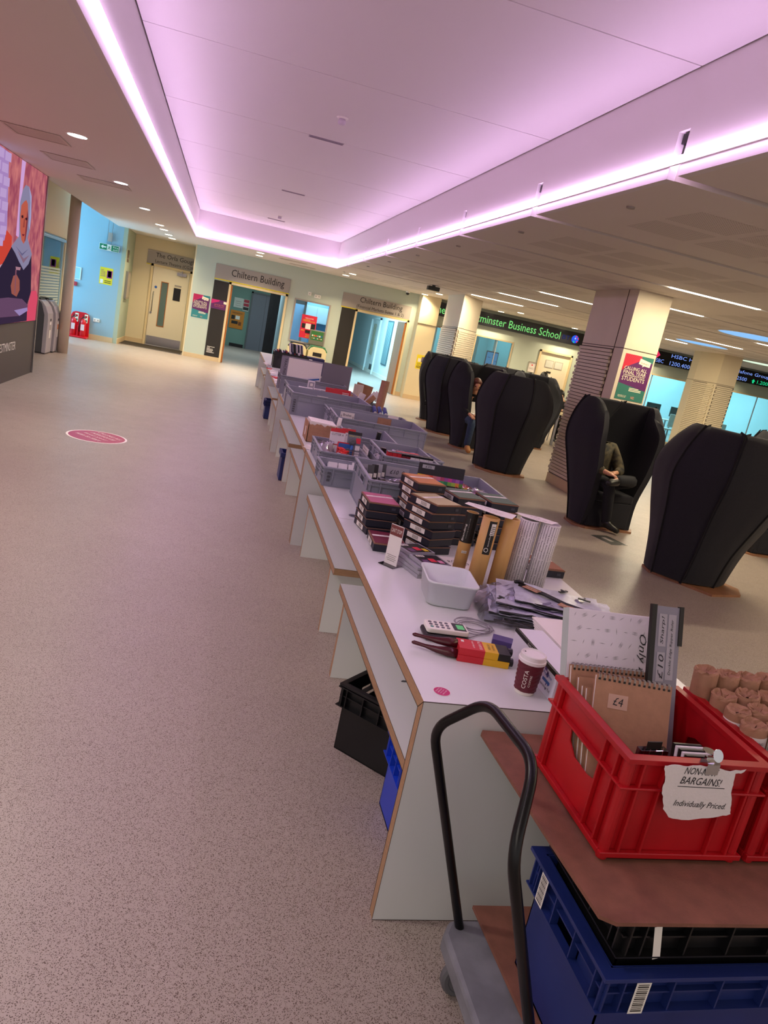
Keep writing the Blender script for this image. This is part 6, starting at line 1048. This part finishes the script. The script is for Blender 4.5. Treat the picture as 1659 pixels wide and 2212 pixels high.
# torn note and bulldog clip
g = thing('bargains_note', 'torn white note reading non-mint bargains, individually priced', 'note', (1.140, 1.186, BZ+.262), 0)
r_ = random.Random(2); ol = [(-.108, .0), (-.085, .006), (-.05, .003), (-.02, .008), (.02, .004), (.06, -.002), (.098, .003), (.094, -.005), (.075, -.008), (.078, -.03), (.080, -.05), (.088, -.072), (.094, -.095), (.100, -.112), (.07, -.118), (.03, -.126), (-.02, -.132), (-.055, -.126), (-.075, -.105), (-.085, -.08), (-.094, -.06), (-.095, -.04), (-.10, -.02)]
jag = []
for i, (a, b_) in enumerate(ol):
    c, d = ol[(i+1) % len(ol)]
    for t in (0, .33, .66): jag.append((a+(c-a)*t+r_.uniform(-.0014, .0014), b_+(d-b_)*t+r_.uniform(-.0014, .0014)))
b = MB(); b.plate(jag[::-1], [], (0, -.0015, .0), (1, 0, 0), (0, .0, 1), .0007); b.build('paper', mat('rag_paper', 'ded6d6', .85, bump=(150, .3)), g)
for s_, a, z, w_, h__ in (('NON-MINT', -.012, -.008, .085, .017), ('BARGAINS!', -.005, -.032, .105, .018), ('Individually Priced.', .012, -.092, .135, .019)): text(g, s_, (a, -.0030, z), (1, 0, -.03), UZ, INK, w_, h__, shear=.25)
MB().bx(-.06, .06, -.0028, -.0024, -.0475, -.046).build('underline', INK, g)
g = thing('bulldog_clip', 'shiny bulldog clip holding the note on the red rim', 'clip', (1.150, 1.186, BZ+.262)); b = MB(); b.bx(-.016, .016, -.006, -.004, -.012, .012); b.bx(-.016, .016, .018, .020, -.012, .012); b.add([(-.016, -.006, .012), (.016, -.006, .012), (.016, .007, .024), (-.016, .007, .024), (.016, .020, .012), (-.016, .020, .012)], [(0, 1, 2, 3), (3, 2, 4, 5)]); b.build('jaws', CHROME, g)
b = MB(); b.lathe([(.014, -.001), (.014, .001)], 22); o = b.build('grip', CHROME, g, smooth=False); o.location = (.003, -.004, .034); o.rotation_euler = (1.1, .2, 0); MB().lathe([(.014, -.001), (.014, .001)], 22).build('grip', CHROME, g).location = (.0, .02, .03); MB().tube([(-.016, .007, .022), (.016, .007, .022)], .004, 10).build('spring', CHROME, g)
# brown paper rolls
def proll(label, x, y, z1, r=.0315, ti=0, lab=None, seed=0):
    g = thing('tracing_roll', label, 'roll', (x, y, BZ+.012), 0, 'brown tracing rolls in the second red crate', (ti*.5, -.10, 0)); h_ = z1-(BZ+.012); n = 22; rr = random.Random(seed); vs = []; rings = [(r, 0, 0), (r, h_*.5, 0), (r, h_-.008, .0006), (r*.99, h_-.002, .0018), (r*.90, h_+.003, .003), (r*.72, h_-.003, .004), (r*.5, h_-.008, .005), (r*.2, h_-.012, .003)]
    for q, z, j in rings: vs += [(q*math.cos(2*PI*i/n)+rr.uniform(-j, j), q*math.sin(2*PI*i/n)+rr.uniform(-j, j), z+rr.uniform(-j, j)) for i in range(n)]
    o = MB().add(vs, [(k*n+i, k*n+(i+1) % n, (k+1)*n+(i+1) % n, (k+1)*n+i) for k in range(len(rings)-1) for i in range(n)]+[tuple(range(n-1, -1, -1))]).build('paper', KRAFT, g)
    for p in o.data.polygons: p.use_smooth = p.center.z < h_-.006
    if lab is not None:
        lab -= .45; a0 = FA+lab-.85; a1 = FA+lab+.85; m = 10; MB().add([((r+.0007)*math.cos(a0+(a1-a0)*i/m), (r+.0007)*math.sin(a0+(a1-a0)*i/m), z) for z in (h_-.13, h_-.022) for i in range(m+1)], [(i, i+1, m+2+i, m+1+i) for i in range(m)]).build('label', PAPER, g)
        for t_, zz, hh, ww in (('TRACING /', h_-.036, .0065, 1.1), ('SKETCHING ROLL', h_-.05, .0065, 1.35), ('white', h_-.061, .004, .5), ('42gsm', h_-.085, .004, .5), ('20 metres', h_-.095, .004, .7)):
            o = text(g, t_, (0, 0, 0), (1, 0, 0), (0, 1, 0), INK, ww*r, hh)
            for v in o.data.vertices: aa = FA+lab-.75+(v.co.x+ww*r/2)/r; v.co = ((r+.0013)*math.cos(aa), (r+.0013)*math.sin(aa), zz+v.co.y)
    return g
RL = [(1.392, 1.538, .990, None), (1.457, 1.535, .985, None), (1.521, 1.532, .983, None), (1.585, 1.535, .985, None), (1.649, 1.535, .985, .2), (1.408, 1.473, .955, None), (1.478, 1.472, .962, None), (1.545, 1.470, .962, .4), (1.612, 1.470, .962, .3), (1.402, 1.408, .948, -.35), (1.467, 1.408, .955, None), (1.533, 1.405, .955, -.1), (1.60, 1.405, .955, .2), (1.404, 1.335, .944, .75), (1.469, 1.338, .945, .3), (1.535, 1.338, .945, .1), (1.60, 1.338, .945, .1), (1.47, 1.27, .93, .1), (1.54, 1.27, .93, .1)]
RN = ['tallest brown roll at the far left corner of the second crate', 'second brown roll in the far row', 'third brown roll in the far row', 'fourth brown roll in the far row', 'fifth brown roll in the far row, label edge showing', 'leftmost brown roll of the second row', 'middle brown roll of the second row', 'right brown roll of the second row', 'second row brown roll at the frame edge', 'brown roll with a Tracing / Sketching Roll label, leftmost of the third row', 'plain brown roll in the third row', 'third row brown roll whose label reads G ROLL', 'third row brown roll at the frame edge', 'frontmost open-topped brown roll with a narrow label', 'brown roll right of the frontmost one', 'fourth row brown roll past the frame edge', 'last fourth row brown roll', 'short brown roll at the near side of the crate', 'second short brown roll at the near side']
for k, (x, y, z, lb2) in enumerate(RL): proll(RN[k], x+.012, y, z+.02, ti=(-.1 if k == 13 else 0), lab=lb2, seed=k)
# ================================================================ BINS, EXTINGUISHERS, FLOOR BOX, OFFICE FURNITURE
def recycling(label, x, y, top):
    g = thing('recycling_bin', label, 'bin', (x, y, 0), 0, 'tall recycling bins by the glass'); w_ = .42
    side = [(-.17, 0), (.10, 0), (.10, .70), (.04, .90), (-.02, .96), (-.17, .96)]
    MB().plate([(a, b) for a, b in side], [], (0, w_/2, .02), (1, 0, 0), (0, 0, 1), w_).build('body', mat('bin_dark', '4a4a50', .45), g, bevel=.01)
    fr = [(.10, 0), (.17, 0), (.175, .62), (.165, .74), (.12, .86), (.05, .945), (-.02, .975), (-.02, .96), (.04, .90), (.10, .70)]
    MB().plate(fr, [], (0, w_/2+.005, .02), (1, 0, 0), (0, 0, 1), w_+.01).build('front_shell', mat('bin_silver', 'a8a2a8', .35, spec=.5), g, bevel=.008)
    MB().plate([(-.15, .965), (.01, .965), (.01, .99), (-.15, 1.0)], [], (0, w_/2-.03, .02), (1, 0, 0), (0, 0, 1), w_-.06).build('aperture_lid', BLACKP, g, bevel=.006)
    print_box(g, (.177, 0, .45), (0, 1, 0), UZ, .12, .3, WHP, 'info_label'); print_box(g, (.1785, 0, .5), (0, 1, 0), UZ, .09, .1, top, 'label_picture'); MB().bx(.17, .185, -.02, .02, .62, .66).build('latch', DGREY, g)
    for yy in (-.15, .15): MB().bx(-.15, .15, yy-.02, yy+.02, 0, .022).build('foot', DGREY, g)
recycling('nearer silver and dark recycling bin by the round column', -3.33, 15.25, SIGNG); recycling('farther silver and dark recycling bin with an orange label', -3.30, 15.76, OR)
def bigbin(label, x, lidc):
    g = thing('cream_bin', label, 'bin', (x, 20.15, 0), 0, 'cream bins under the small window'); pf = [(-.25, 0), (.25, 0), (.25, .80), (.20, .88), (.12, .92), (-.12, .92), (-.20, .88), (-.25, .80)]
    MB().plate(pf, [], (0, .22, 0), (1, 0, 0), (0, 0, 1), .44).build('body', mat('bin_cream', 'd2c79a', .45), g, bevel=.01)
    MB().tube([(-.25, -.2, .82), (-.20, -.2, .90), (-.12, -.2, .935), (.12, -.2, .935), (.20, -.2, .90), (.25, -.2, .82)], .018, 8).build('coloured_lid_edge', lidc, g); MB().bx(-.2, .2, -.2, .2, .925, .945).build('lid', lidc, g, bevel=.006); MB().bx(-.12, .12, -.225, -.218, .68, .78).build('aperture', BLK, g)
bigbin('cream bin with black lid under the small window', 1.98, BLACKP); bigbin('cream bin with green lid under the small window', 2.53, mat('lid_green_bin', '1f6a44', .4))
g = thing('bin_info_board', 'grey board with a green recycling chart above the cream bins', 'sign', (2.50, 20.42, .95)); MB().bx(-.21, .21, -.03, 0, 0, .40).build('board', mat('info_board_grey', '6c6a5e', .5), g, bevel=.02); print_box(g, (0, -.031, .25), FX, UZ, .34, .24, mat('chart_green', '2f6b34', .5), 'chart'); 
for k in range(6): print_box(g, (-.125+.05*k, -.0325, .25), FX, UZ, .035, .04, (WHP, OR, PRED, SLV, WHP, BC)[k], 'chart_icon'); print_box(g, (-.125+.05*k, -.0325, .18), FX, UZ, .03, .02, (OR, WHP, BC, WHP, PRED, WHP)[k], 'chart_icon')
MB().bx(-.18, -.16, -.02, 0, -.95, 0).bx(.16, .18, -.02, 0, -.95, 0).build('post', DGREY, g)
st = thing('extinguisher_stand', 'red moulded stand for two fire extinguishers on the blue wall', 'stand', (-3.51, 20.08, 0)); RX = mat('signal_red', 'cf1020', .3)
MB().plate([(-.24, 0), (.24, 0), (.225, .52), (.19, .60), (.12, .63), (-.12, .63), (-.19, .60), (-.225, .52)], [], (0, .19, 0), (1, 0, 0), (0, 0, 1), .03).build('back_panel', RX, st, bevel=.01); MB().bx(-.24, .24, -.12, .17, 0, .05).build('base', RX, st, bevel=.015); MB().bx(-.015, .015, -.05, .16, .05, .3).build('divider', RX, st, bevel=.006)
for k, x in enumerate((-.11, .115)):
    g = thing('fire_extinguisher', ('left red fire extinguisher with black hose on the red stand', 'right red fire extinguisher with white label on the red stand')[k], 'extinguisher', (-3.51+x, 20.07, .052), 0, 'fire extinguishers')
    MB().lathe([(.06, 0), (.068, .01), (.068, .34), (.055, .39), (.02, .42), (.02, .44)], 20).build('cylinder', RX, g, smooth=True); MB().bx(-.03, .05, -.012, .012, .45, .475).bx(-.03, .055, -.01, .01, .49, .505).build('lever', BLACKP, g); MB().lathe([(.018, .435), (.018, .455)], 12).build('valve', STEEL, g)
    MB().tube([(-.02, -.02, .45), (-.075, -.04, .42), (-.08, -.04, .25), (-.075, -.03, .10)], .011, 8).build('hose', BLACKP, g, smooth=True); print_box(g, (0, -.0695, .22), FX, UZ, .085, .15, mat('label_pink_white', 'e8c8c8', .5), 'label')
    gg = thing('extinguisher_sign', ('white and red sign card above the left extinguisher', 'white and red sign card above the right extinguisher')[k], 'sign', (-3.51+x+.03, 20.235, .48), 0, 'extinguisher cards'); MB().bx(-.04, .04, -.004, 0, -.1, .11).build('card', CRP, gg); print_box(gg, (0, -.005, .05), FX, UZ, .045, .05, RX, 'pictogram'); print_box(gg, (0, -.005, -.05), FX, UZ, .05, .05, PGRN, 'pictogram')
fbx = thing('floor_box', 'dark square floor socket lid beside the seated man\'s shoe', 'floor box', (4.40, 6.93, 0), .28); MB().bx(-.115, .115, -.15, .15, 0, .003).build('lid', mat('floorbox_dark', '3b3a36', .6, noise=(120, .3)), fbx); MB().plate([(0, 0), (.25, 0), (.25, .32), (0, .32)], [[(.008, .008), (.242, .008), (.242, .312), (.008, .312)]], (-.125, -.16, 0), (1, 0, 0), (0, 1, 0), .004).build('frame', STEEL, fbx); print_box(fbx, (0, .02, .0035), FX, (0, 1, 0), .06, .14, SIGNG, 'label')
# glass room furniture
for k in range(5):
    x = 12.7+.95*k; g = thing('office_desk', ('desk in the glass room nearest the column', 'second desk in the glass room', 'third desk in the glass room', 'fourth desk in the glass room', 'fifth desk in the glass room at the right')[k], 'desk', (x, 22.6, 0), 0, 'desks in the glass room'); MB().bx(-.42, .42, -.35, .35, .70, .73).build('top', WHP, g)
    for a in (-.38, .38): MB().bx(a-.02, a+.02, -.3, -.26, 0, .7).bx(a-.02, a+.02, .26, .3, 0, .7).bx(a-.02, a+.02, -.3, .3, .02, .05).build('leg', STEEL, g)
    g = thing('monitor', 'one of the dark monitors on the desks in the glass room', 'monitor', (x, 22.65, .731), 0, 'monitors in the glass room'); MB().bx(-.27, .27, -.015, .015, .12, .46).build('screen', mat('monitor_dark', '1f3a40', .4), g); MB().bx(-.02, .02, 0, .03, 0, .2).build('neck', STEEL, g); MB().bx(-.1, .1, -.08, .08, 0, .012).build('foot', STEEL, g)
    g = thing('office_chair', 'one of the pale chairs before the desks in the glass room', 'chair', (x+.1, 21.8, 0), .3, 'chairs in the glass room'); MB().bx(-.22, .22, -.2, .2, .44, .49).build('seat', WHP, g, bevel=.02); MB().bx(-.2, .2, -.24, -.2, .55, .98).build('backrest', WHP, g, bevel=.02)
    for a, b in ((-.2, -.2), (.2, -.2), (-.2, .2), (.2, .2)): MB().tube([(a, b, 0), (a*.9, b*.9, .45)], .012, 6).build('leg', STEEL, g)
# ---------------------------------------------------------------- the study table behind the pods
stt = thing('study_table', 'pale high study table behind the pods where two people sit', 'table', (7.85, 15.3, 0)); MB().bx(-.48, 1.3, -.32, .32, .70, .735).build('tabletop', mat('table_pale', 'cdbf9c', .4), stt)
for a, b in ((-.42, -.28), (-.42, .28), (1.2, -.28), (1.2, .28)): MB().bx(a-.025, a+.025, b-.025, b+.025, 0, .70).build('leg', STEEL, stt)
g = thing('stool', 'stool the woman sits on at the study table', 'stool', (7.92, 16.05, 0)); MB().bx(-.2, .2, -.18, .18, .42, .47).build('seat', PLYB, g, bevel=.01)
for a, b in ((-.17, -.15), (.17, -.15), (-.17, .15), (.17, .15)): MB().tube([(a*1.1, b*1.1, 0), (a*.9, b*.9, .42)], .014, 6).build('leg', STEEL, g)
g = thing('low_bench_stool', 'low stool tucked at the near side of the study table', 'stool', (7.95, 14.75, 0)); MB().bx(-.3, .3, -.15, .15, .42, .46).build('seat', PLYB, g, bevel=.01)
for a, b in ((-.26, -.12), (.26, -.12), (-.26, .12), (.26, .12)): MB().tube([(a*1.15, b*1.1, 0), (a*.9, b*.9, .42)], .014, 6).build('leg', STEEL, g)
g = thing('rucksack', 'dark rucksack on the floor by the study table leg', 'bag', (7.10, 15.02, 0)); MB().lathe([(.13, 0), (.15, .05), (.14, .28), (.10, .36), (.03, .38)], 14).build('body', mat('rucksack_plum', '2c2028', .8), g, smooth=True); MB().tube([(-.04, 0, .37), (0, 0, .43), (.04, 0, .37)], .01, 6).build('handle', BLACKP, g)

# ================================================================ PEOPLE
def skinmesh(name, P, E, m, parent, root, sub=1):
    """limbs grown over a joint skeleton as one continuous surface"""
    ks = list(P); me = bpy.data.meshes.new(name); me.from_pydata([Vector(P[k][0])-parent.location for k in ks], [(ks.index(a), ks.index(b)) for a, b in E], [])
    o = bpy.data.objects.new(name, me); COL.objects.link(o); None
    sk = o.modifiers.new('skin', 'SKIN'); bpy.context.view_layer.update()
    for i, k in enumerate(ks):
        r = P[k][1]; r = r if isinstance(r, tuple) else (r, r); me.skin_vertices[0].data[i].radius = r; me.skin_vertices[0].data[i].use_root = (k == root)
    s = o.modifiers.new('sub', 'SUBSURF'); s.levels = s.render_levels = sub
    bpy.context.view_layer.update(); dg = bpy.context.evaluated_depsgraph_get(); nm = bpy.data.meshes.new_from_object(o.evaluated_get(dg)); bpy.data.objects.remove(o)
    nm.materials.clear(); nm.materials.append(m)
    for p in nm.polygons: p.use_smooth = True
    o = bpy.data.objects.new(name, nm); COL.objects.link(o); o.parent = parent; return o
def person(label, base, J, skin, top, legs, shoe, hair, hairlen=.0, hood=False, face=(0, -1, -.3), glasses=False, tops=1.0):
    g = thing('person', label, 'person', base); V = lambda k: Vector(J[k])
    hd = V('head'); f = Vector(face).normalized(); up = Vector((0, 0, 1)); side = f.cross(up).normalized(); u2 = side.cross(f).normalized()
    P = {}; E = []
    def add(k, p, r): P[k] = (tuple(p), r)
    add('pelvis', V('pelvis'), .11); add('waist', V('pelvis').lerp(V('chest'), .45), .10); add('chest', V('chest'), (.13, .11)); add('neck', V('neck'), .05); add('skull', hd-u2*.015, (.075, .085)); add('crown', hd+u2*.065, .072); add('jaw', hd-u2*.075+f*.028, .045); add('nose', hd+f*.098-u2*.02, .012); add('brow', hd+f*.07+u2*.025, .04)
    E += [('pelvis', 'waist'), ('waist', 'chest'), ('chest', 'neck'), ('neck', 'skull'), ('skull', 'crown'), ('skull', 'jaw'), ('skull', 'brow'), ('brow', 'nose')]
    for s in 'lr':
        for a, b, r in (('chest', 'sh', .055), ('sh', 'el', .042), ('el', 'wr', .026)): add(s+b, V(s+b), r); E.append((a if a == 'chest' else s+a, s+b))
        add(s+'palm', V(s+'ha'), (.036, .018)); E.append((s+'wr', s+'palm'))
        d = (V(s+'ha')-V(s+'wr')).normalized(); q = d.cross(up).normalized() if abs(d.z) < .95 else Vector((1, 0, 0)); dn = q.cross(d)
        for i in range(4):
            b0 = V(s+'ha')+d*.03+q*(-.027+.018*i); L = (.055, .066, .062, .048)[i]
            add('%sf%da' % (s, i), b0, .010); add('%sf%db' % (s, i), b0+d*L*.5, .009); add('%sf%dc' % (s, i), b0+d*L*.8+dn*.02*(1 if dn.z < 0 else -1), .008); E += [(s+'palm', '%sf%da' % (s, i)), ('%sf%da' % (s, i), '%sf%db' % (s, i)), ('%sf%db' % (s, i), '%sf%dc' % (s, i))]
        sg = 1 if s == 'l' else -1; add(s+'t1', V(s+'ha')+q*.038*sg+d*.0, .011); add(s+'t2', V(s+'ha')+q*.05*sg+d*.03, .009); E += [(s+'palm', s+'t1'), (s+'t1', s+'t2')]
        add(s+'hip', V('pelvis')+(V(s+'kn')-V('pelvis')).normalized()*.05+side*(-.085 if s == 'l' else .085)*(1 if f.y < 0 else 1), .092)
        for a, b, r in (('hip', 'kn', .062), ('kn', 'an', .042), ('an', 'to', .030)): add(s+b, V(s+b), r); E.append((s+a, s+b))
        E.append(('pelvis', s+'hip'))
    skinmesh('body', P, E, skin, g, 'pelvis', 1)
    k_ = 1.22*tops
    def grow(keys, f_, name, m, root, cut={}):
        Q = {k: (P[k][0], tuple(x*f_ for x in (P[k][1] if isinstance(P[k][1], tuple) else (P[k][1],)*2))) for k in keys}; Q.update(cut)
        return skinmesh(name, Q, [e for e in E if e[0] in Q and e[1] in Q]+[(a, b) for a, b in (('lel', 'lcuff'), ('rel', 'rcuff'), ('lkn', 'lhem'), ('rkn', 'rhem'), ('neck_', 'chest')) if a in Q and b in Q], m, g, root, 1)
    grow(['pelvis', 'waist', 'chest', 'lsh', 'lel', 'rsh', 'rel'], k_, 'jacket', top, 'pelvis', {'lcuff': (tuple(V('lel').lerp(V('lwr'), .95)), .037*tops), 'rcuff': (tuple(V('rel').lerp(V('rwr'), .95)), .037*tops), 'neck_': (tuple(V('chest').lerp(V('neck'), .7)), .07*tops)})
    if hood: skinmesh('hood', {'a': (tuple(V('lsh').lerp(V('neck'), .35)+Vector((0, .03, .03))), .055), 'b': (tuple(V('neck')+Vector((0, .07, -.02))), .07), 'c': (tuple(V('rsh').lerp(V('neck'), .35)+Vector((0, .03, .03))), .055)}, [('a', 'b'), ('b', 'c')], top, g, 'b', 1)
    grow(['pelvis', 'lhip', 'lkn', 'rhip', 'rkn'], 1.2, 'trousers', legs, 'pelvis', {'lhem': (tuple(V('lkn').lerp(V('lan'), 1.06)), .060), 'rhem': (tuple(V('rkn').lerp(V('ran'), 1.06)), .060)})
    for s in 'lr':
        a, t = V(s+'an'), V(s+'to'); d = (t-a); dh = Vector((d.x, d.y, 0)); skinmesh('shoe', {'top': (tuple(a+Vector((0, 0, .03))), .05), 'ank': (tuple(a-Vector((0, 0, .03))), (.056, .054)), 'ball': (tuple(a+d*.7), (.054, .044)), 'tip': (tuple(a+d*1.15), (.044, .034)), 'heel': (tuple(a-d.normalized()*.035-Vector((0, 0, .045))), .036)}, [('top', 'ank'), ('ank', 'ball'), ('ball', 'tip'), ('ank', 'heel')], shoe, g, 'ank', 1)
    # hair, face
    hb = MB(); n = 14
    for i in range(9):
        a = PI*.62*i/8
        for j in range(n):
            t = 2*PI*j/n; loc = u2*(.108*math.cos(a))+(side*math.cos(t)+f*math.sin(t)*1.05)*(.090*math.sin(a))
            fr = loc.dot(f)
            if fr > .045 and loc.dot(u2) < .045: loc -= f*.030
            hb.v.append(tuple(hd-f*.008+u2*.012+loc-g.location))
    hb.f = [(i*n+j, (i+1)*n+j, (i+1)*n+(j+1) % n, i*n+(j+1) % n) for i in range(8) for j in range(n)]; hb.m = [0]*len(hb.f); hb.build('hair', hair, g, smooth=True)
    if hairlen:
        for sg in (-1, 1): skinmesh('hair_lock', {'a': (tuple(hd+side*.07*sg+u2*.03-f*.02), .04), 'b': (tuple(hd+side*.085*sg-u2*.08-f*.015), .038), 'c': (tuple(hd+side*.08*sg-u2*(.08+hairlen)+f*.0), .026)}, [('a', 'b'), ('b', 'c')], hair, g, 'a', 1)
        skinmesh('hair_back', {'a': (tuple(hd+u2*.02-f*.06), .075), 'b': (tuple(hd-u2*(.08+hairlen)-f*.07), .07)}, [('a', 'b')], hair, g, 'a', 1)
    for sg in (-1, 1):
        e = hd+f*.082+side*.032*sg+u2*.008-g.location; MB().ball(tuple(e), .010, 8).build('eye', mat('eye_dark', '1a1210', .3), g, smooth=True); e = hd+side*.082*sg-u2*.005-f*.005-g.location; MB().ball(tuple(e), (.014, .016, .026), 8).build('ear', skin, g, smooth=True)
        if glasses: c_ = hd+f*.094+side*.033*sg+u2*.006-g.location; MB().tube([tuple(c_+side*.024*math.cos(t)+u2*.018*math.sin(t)) for t in [2*PI*i/12 for i in range(12)]], .0022, 5, True).build('glasses_rim', BLK, g)
    m_ = hd+f*.084-u2*.05-g.location; b = MB(); b.add([tuple(m_+side*a+u2*b_) for a, b_ in ((-.022, 0), (0, .006), (.022, 0), (0, -.007))], [(0, 1, 2, 3)]); b.build('mouth', mat('lip', '9a4a48', .5), g)
    return g
SK = mat('skin_tone', 'c08a6e', .5); BLKC = mat('black_cloth', '0f0f12', .9); OLIVE = mat('olive_camo_cloth', '5a5038', .85, noise=(13, .5), col2='121214', bump=(18, .9)); JEAN = mat('blue_jeans', '2c3f5c', .85, noise=(60, .25)); NAVYT = mat('dark_navy_trousers', '15161f', .9); TANB = mat('tan_boot', 'a8713c', .6); HB = mat('black_hair', '0c0a0a', .45); HR = mat('auburn_hair', '5a2a1e', .5); BSH = mat('black_shoe', '0c0b0c', .4)
person('man in an olive camouflage jacket sitting in a pod, ankle crossed on his knee', (4.45, 7.5, 0), dict(pelvis=(4.46, 7.64, .52), chest=(4.36, 7.62, .86), neck=(4.29, 7.57, .99), head=(4.22, 7.47, 1.10), lsh=(4.53, 7.58, .92), lel=(4.60, 7.42, .70), lwr=(4.46, 7.26, .70), lha=(4.40, 7.21, .70), rsh=(4.22, 7.58, .90), rel=(4.20, 7.38, .72), rwr=(4.30, 7.20, .70), rha=(4.34, 7.16, .69), lkn=(4.76, 7.32, .63), lan=(4.40, 7.12, .64), lto=(4.28, 7.06, .60), rkn=(4.40, 7.22, .57), ran=(4.54, 7.32, .12), rto=(4.66, 7.22, .045)), SK, OLIVE, NAVYT, BSH, HB, face=(-.2, -1, -.7), tops=1.34, hood=True)
person('person with auburn hair, blue jeans and tan boots half hidden in a pod', (4.4, 12.0, 0), dict(pelvis=(4.42, 12.20, .53), chest=(4.37, 12.14, .86), neck=(4.34, 12.08, 1.02), head=(4.31, 12.0, 1.14), lsh=(4.53, 12.12, .94), lel=(4.56, 11.95, .72), lwr=(4.38, 11.78, .66), lha=(4.32, 11.74, .65), rsh=(4.21, 12.12, .94), rel=(4.17, 11.95, .70), rwr=(4.22, 11.75, .64), rha=(4.24, 11.69, .62), lkn=(4.52, 11.70, .54), lan=(4.50, 11.66, .12), lto=(4.52, 11.52, .045), rkn=(4.26, 11.66, .54), ran=(4.25, 11.64, .12), rto=(4.26, 11.50, .045)), SK, BLKC, JEAN, TANB, HR, .08, face=(-.05, -1, -.5))
g = thing('laptop', 'pale laptop on the lap of the person in tan boots', 'laptop', (4.42, 11.80, .645)); MB().bx(-.15, .15, -.1, .1, 0, .014).build('base', WHP, g, bevel=.003); MB().add([(-.15, .10, .012), (.15, .10, .012), (.15, .16, .2), (-.15, .16, .2), (-.15, .108, .012), (.15, .108, .012), (.15, .168, .2), (-.15, .168, .2)], [(0, 1, 2, 3), (7, 6, 5, 4), (0, 3, 7, 4), (1, 5, 6, 2), (3, 2, 6, 7), (0, 4, 5, 1)]).build('lid', WHP, g)
person('woman with long black hair and glasses in a black coat at the study table', (7.85, 15.95, 0), dict(pelvis=(7.92, 16.02, .53), chest=(7.86, 15.96, .84), neck=(7.82, 15.92, .99), head=(7.77, 15.86, 1.10), lsh=(8.01, 15.94, .92), lel=(8.04, 15.76, .74), lwr=(7.90, 15.60, .77), lha=(7.86, 15.56, .775), rsh=(7.70, 15.94, .92), rel=(7.64, 15.76, .75), rwr=(7.76, 15.62, .77), rha=(7.80, 15.57, .775), lkn=(8.0, 15.62, .53), lan=(7.98, 15.68, .12), lto=(7.99, 15.54, .045), rkn=(7.80, 15.62, .53), ran=(7.80, 15.70, .12), rto=(7.80, 15.56, .045)), mat('skin_light', 'd0a284', .5), BLKC, BLKC, BSH, HB, .12, face=(-.15, -1, -.75), glasses=True)
g = thing('phone', 'small dark phone held by the woman at the study table', 'phone', (7.83, 15.53, .785)); MB().bx(-.035, .035, -.04, .04, 0, .008).build('case', BLACKP, g, bevel=.002); print_box(g, (0, 0, .0085), FX, (0, 1, 0), .06, .07, mat('phone_screen', '2a3a4a', .2), 'screen')
person('person with short black hair in dark clothes standing behind the rear pods, back turned', (7.10, 15.35, 0), dict(pelvis=(7.12, 15.42, .86), chest=(7.08, 15.38, 1.16), neck=(7.06, 15.38, 1.31), head=(7.04, 15.40, 1.43), lsh=(7.25, 15.38, 1.25), lel=(7.32, 15.44, 1.0), lwr=(7.30, 15.62, .86), lha=(7.30, 15.69, .84), rsh=(6.90, 15.38, 1.25), rel=(6.84, 15.42, 1.0), rwr=(6.90, 15.58, .88), rha=(6.93, 15.65, .86), lkn=(7.22, 15.46, .46), lan=(7.20, 15.42, .10), lto=(7.22, 15.56, .045), rkn=(7.04, 15.46, .46), ran=(7.04, 15.42, .10), rto=(7.04, 15.56, .045)), SK, BLKC, BLKC, BSH, HB, face=(.1, 1, -.2))
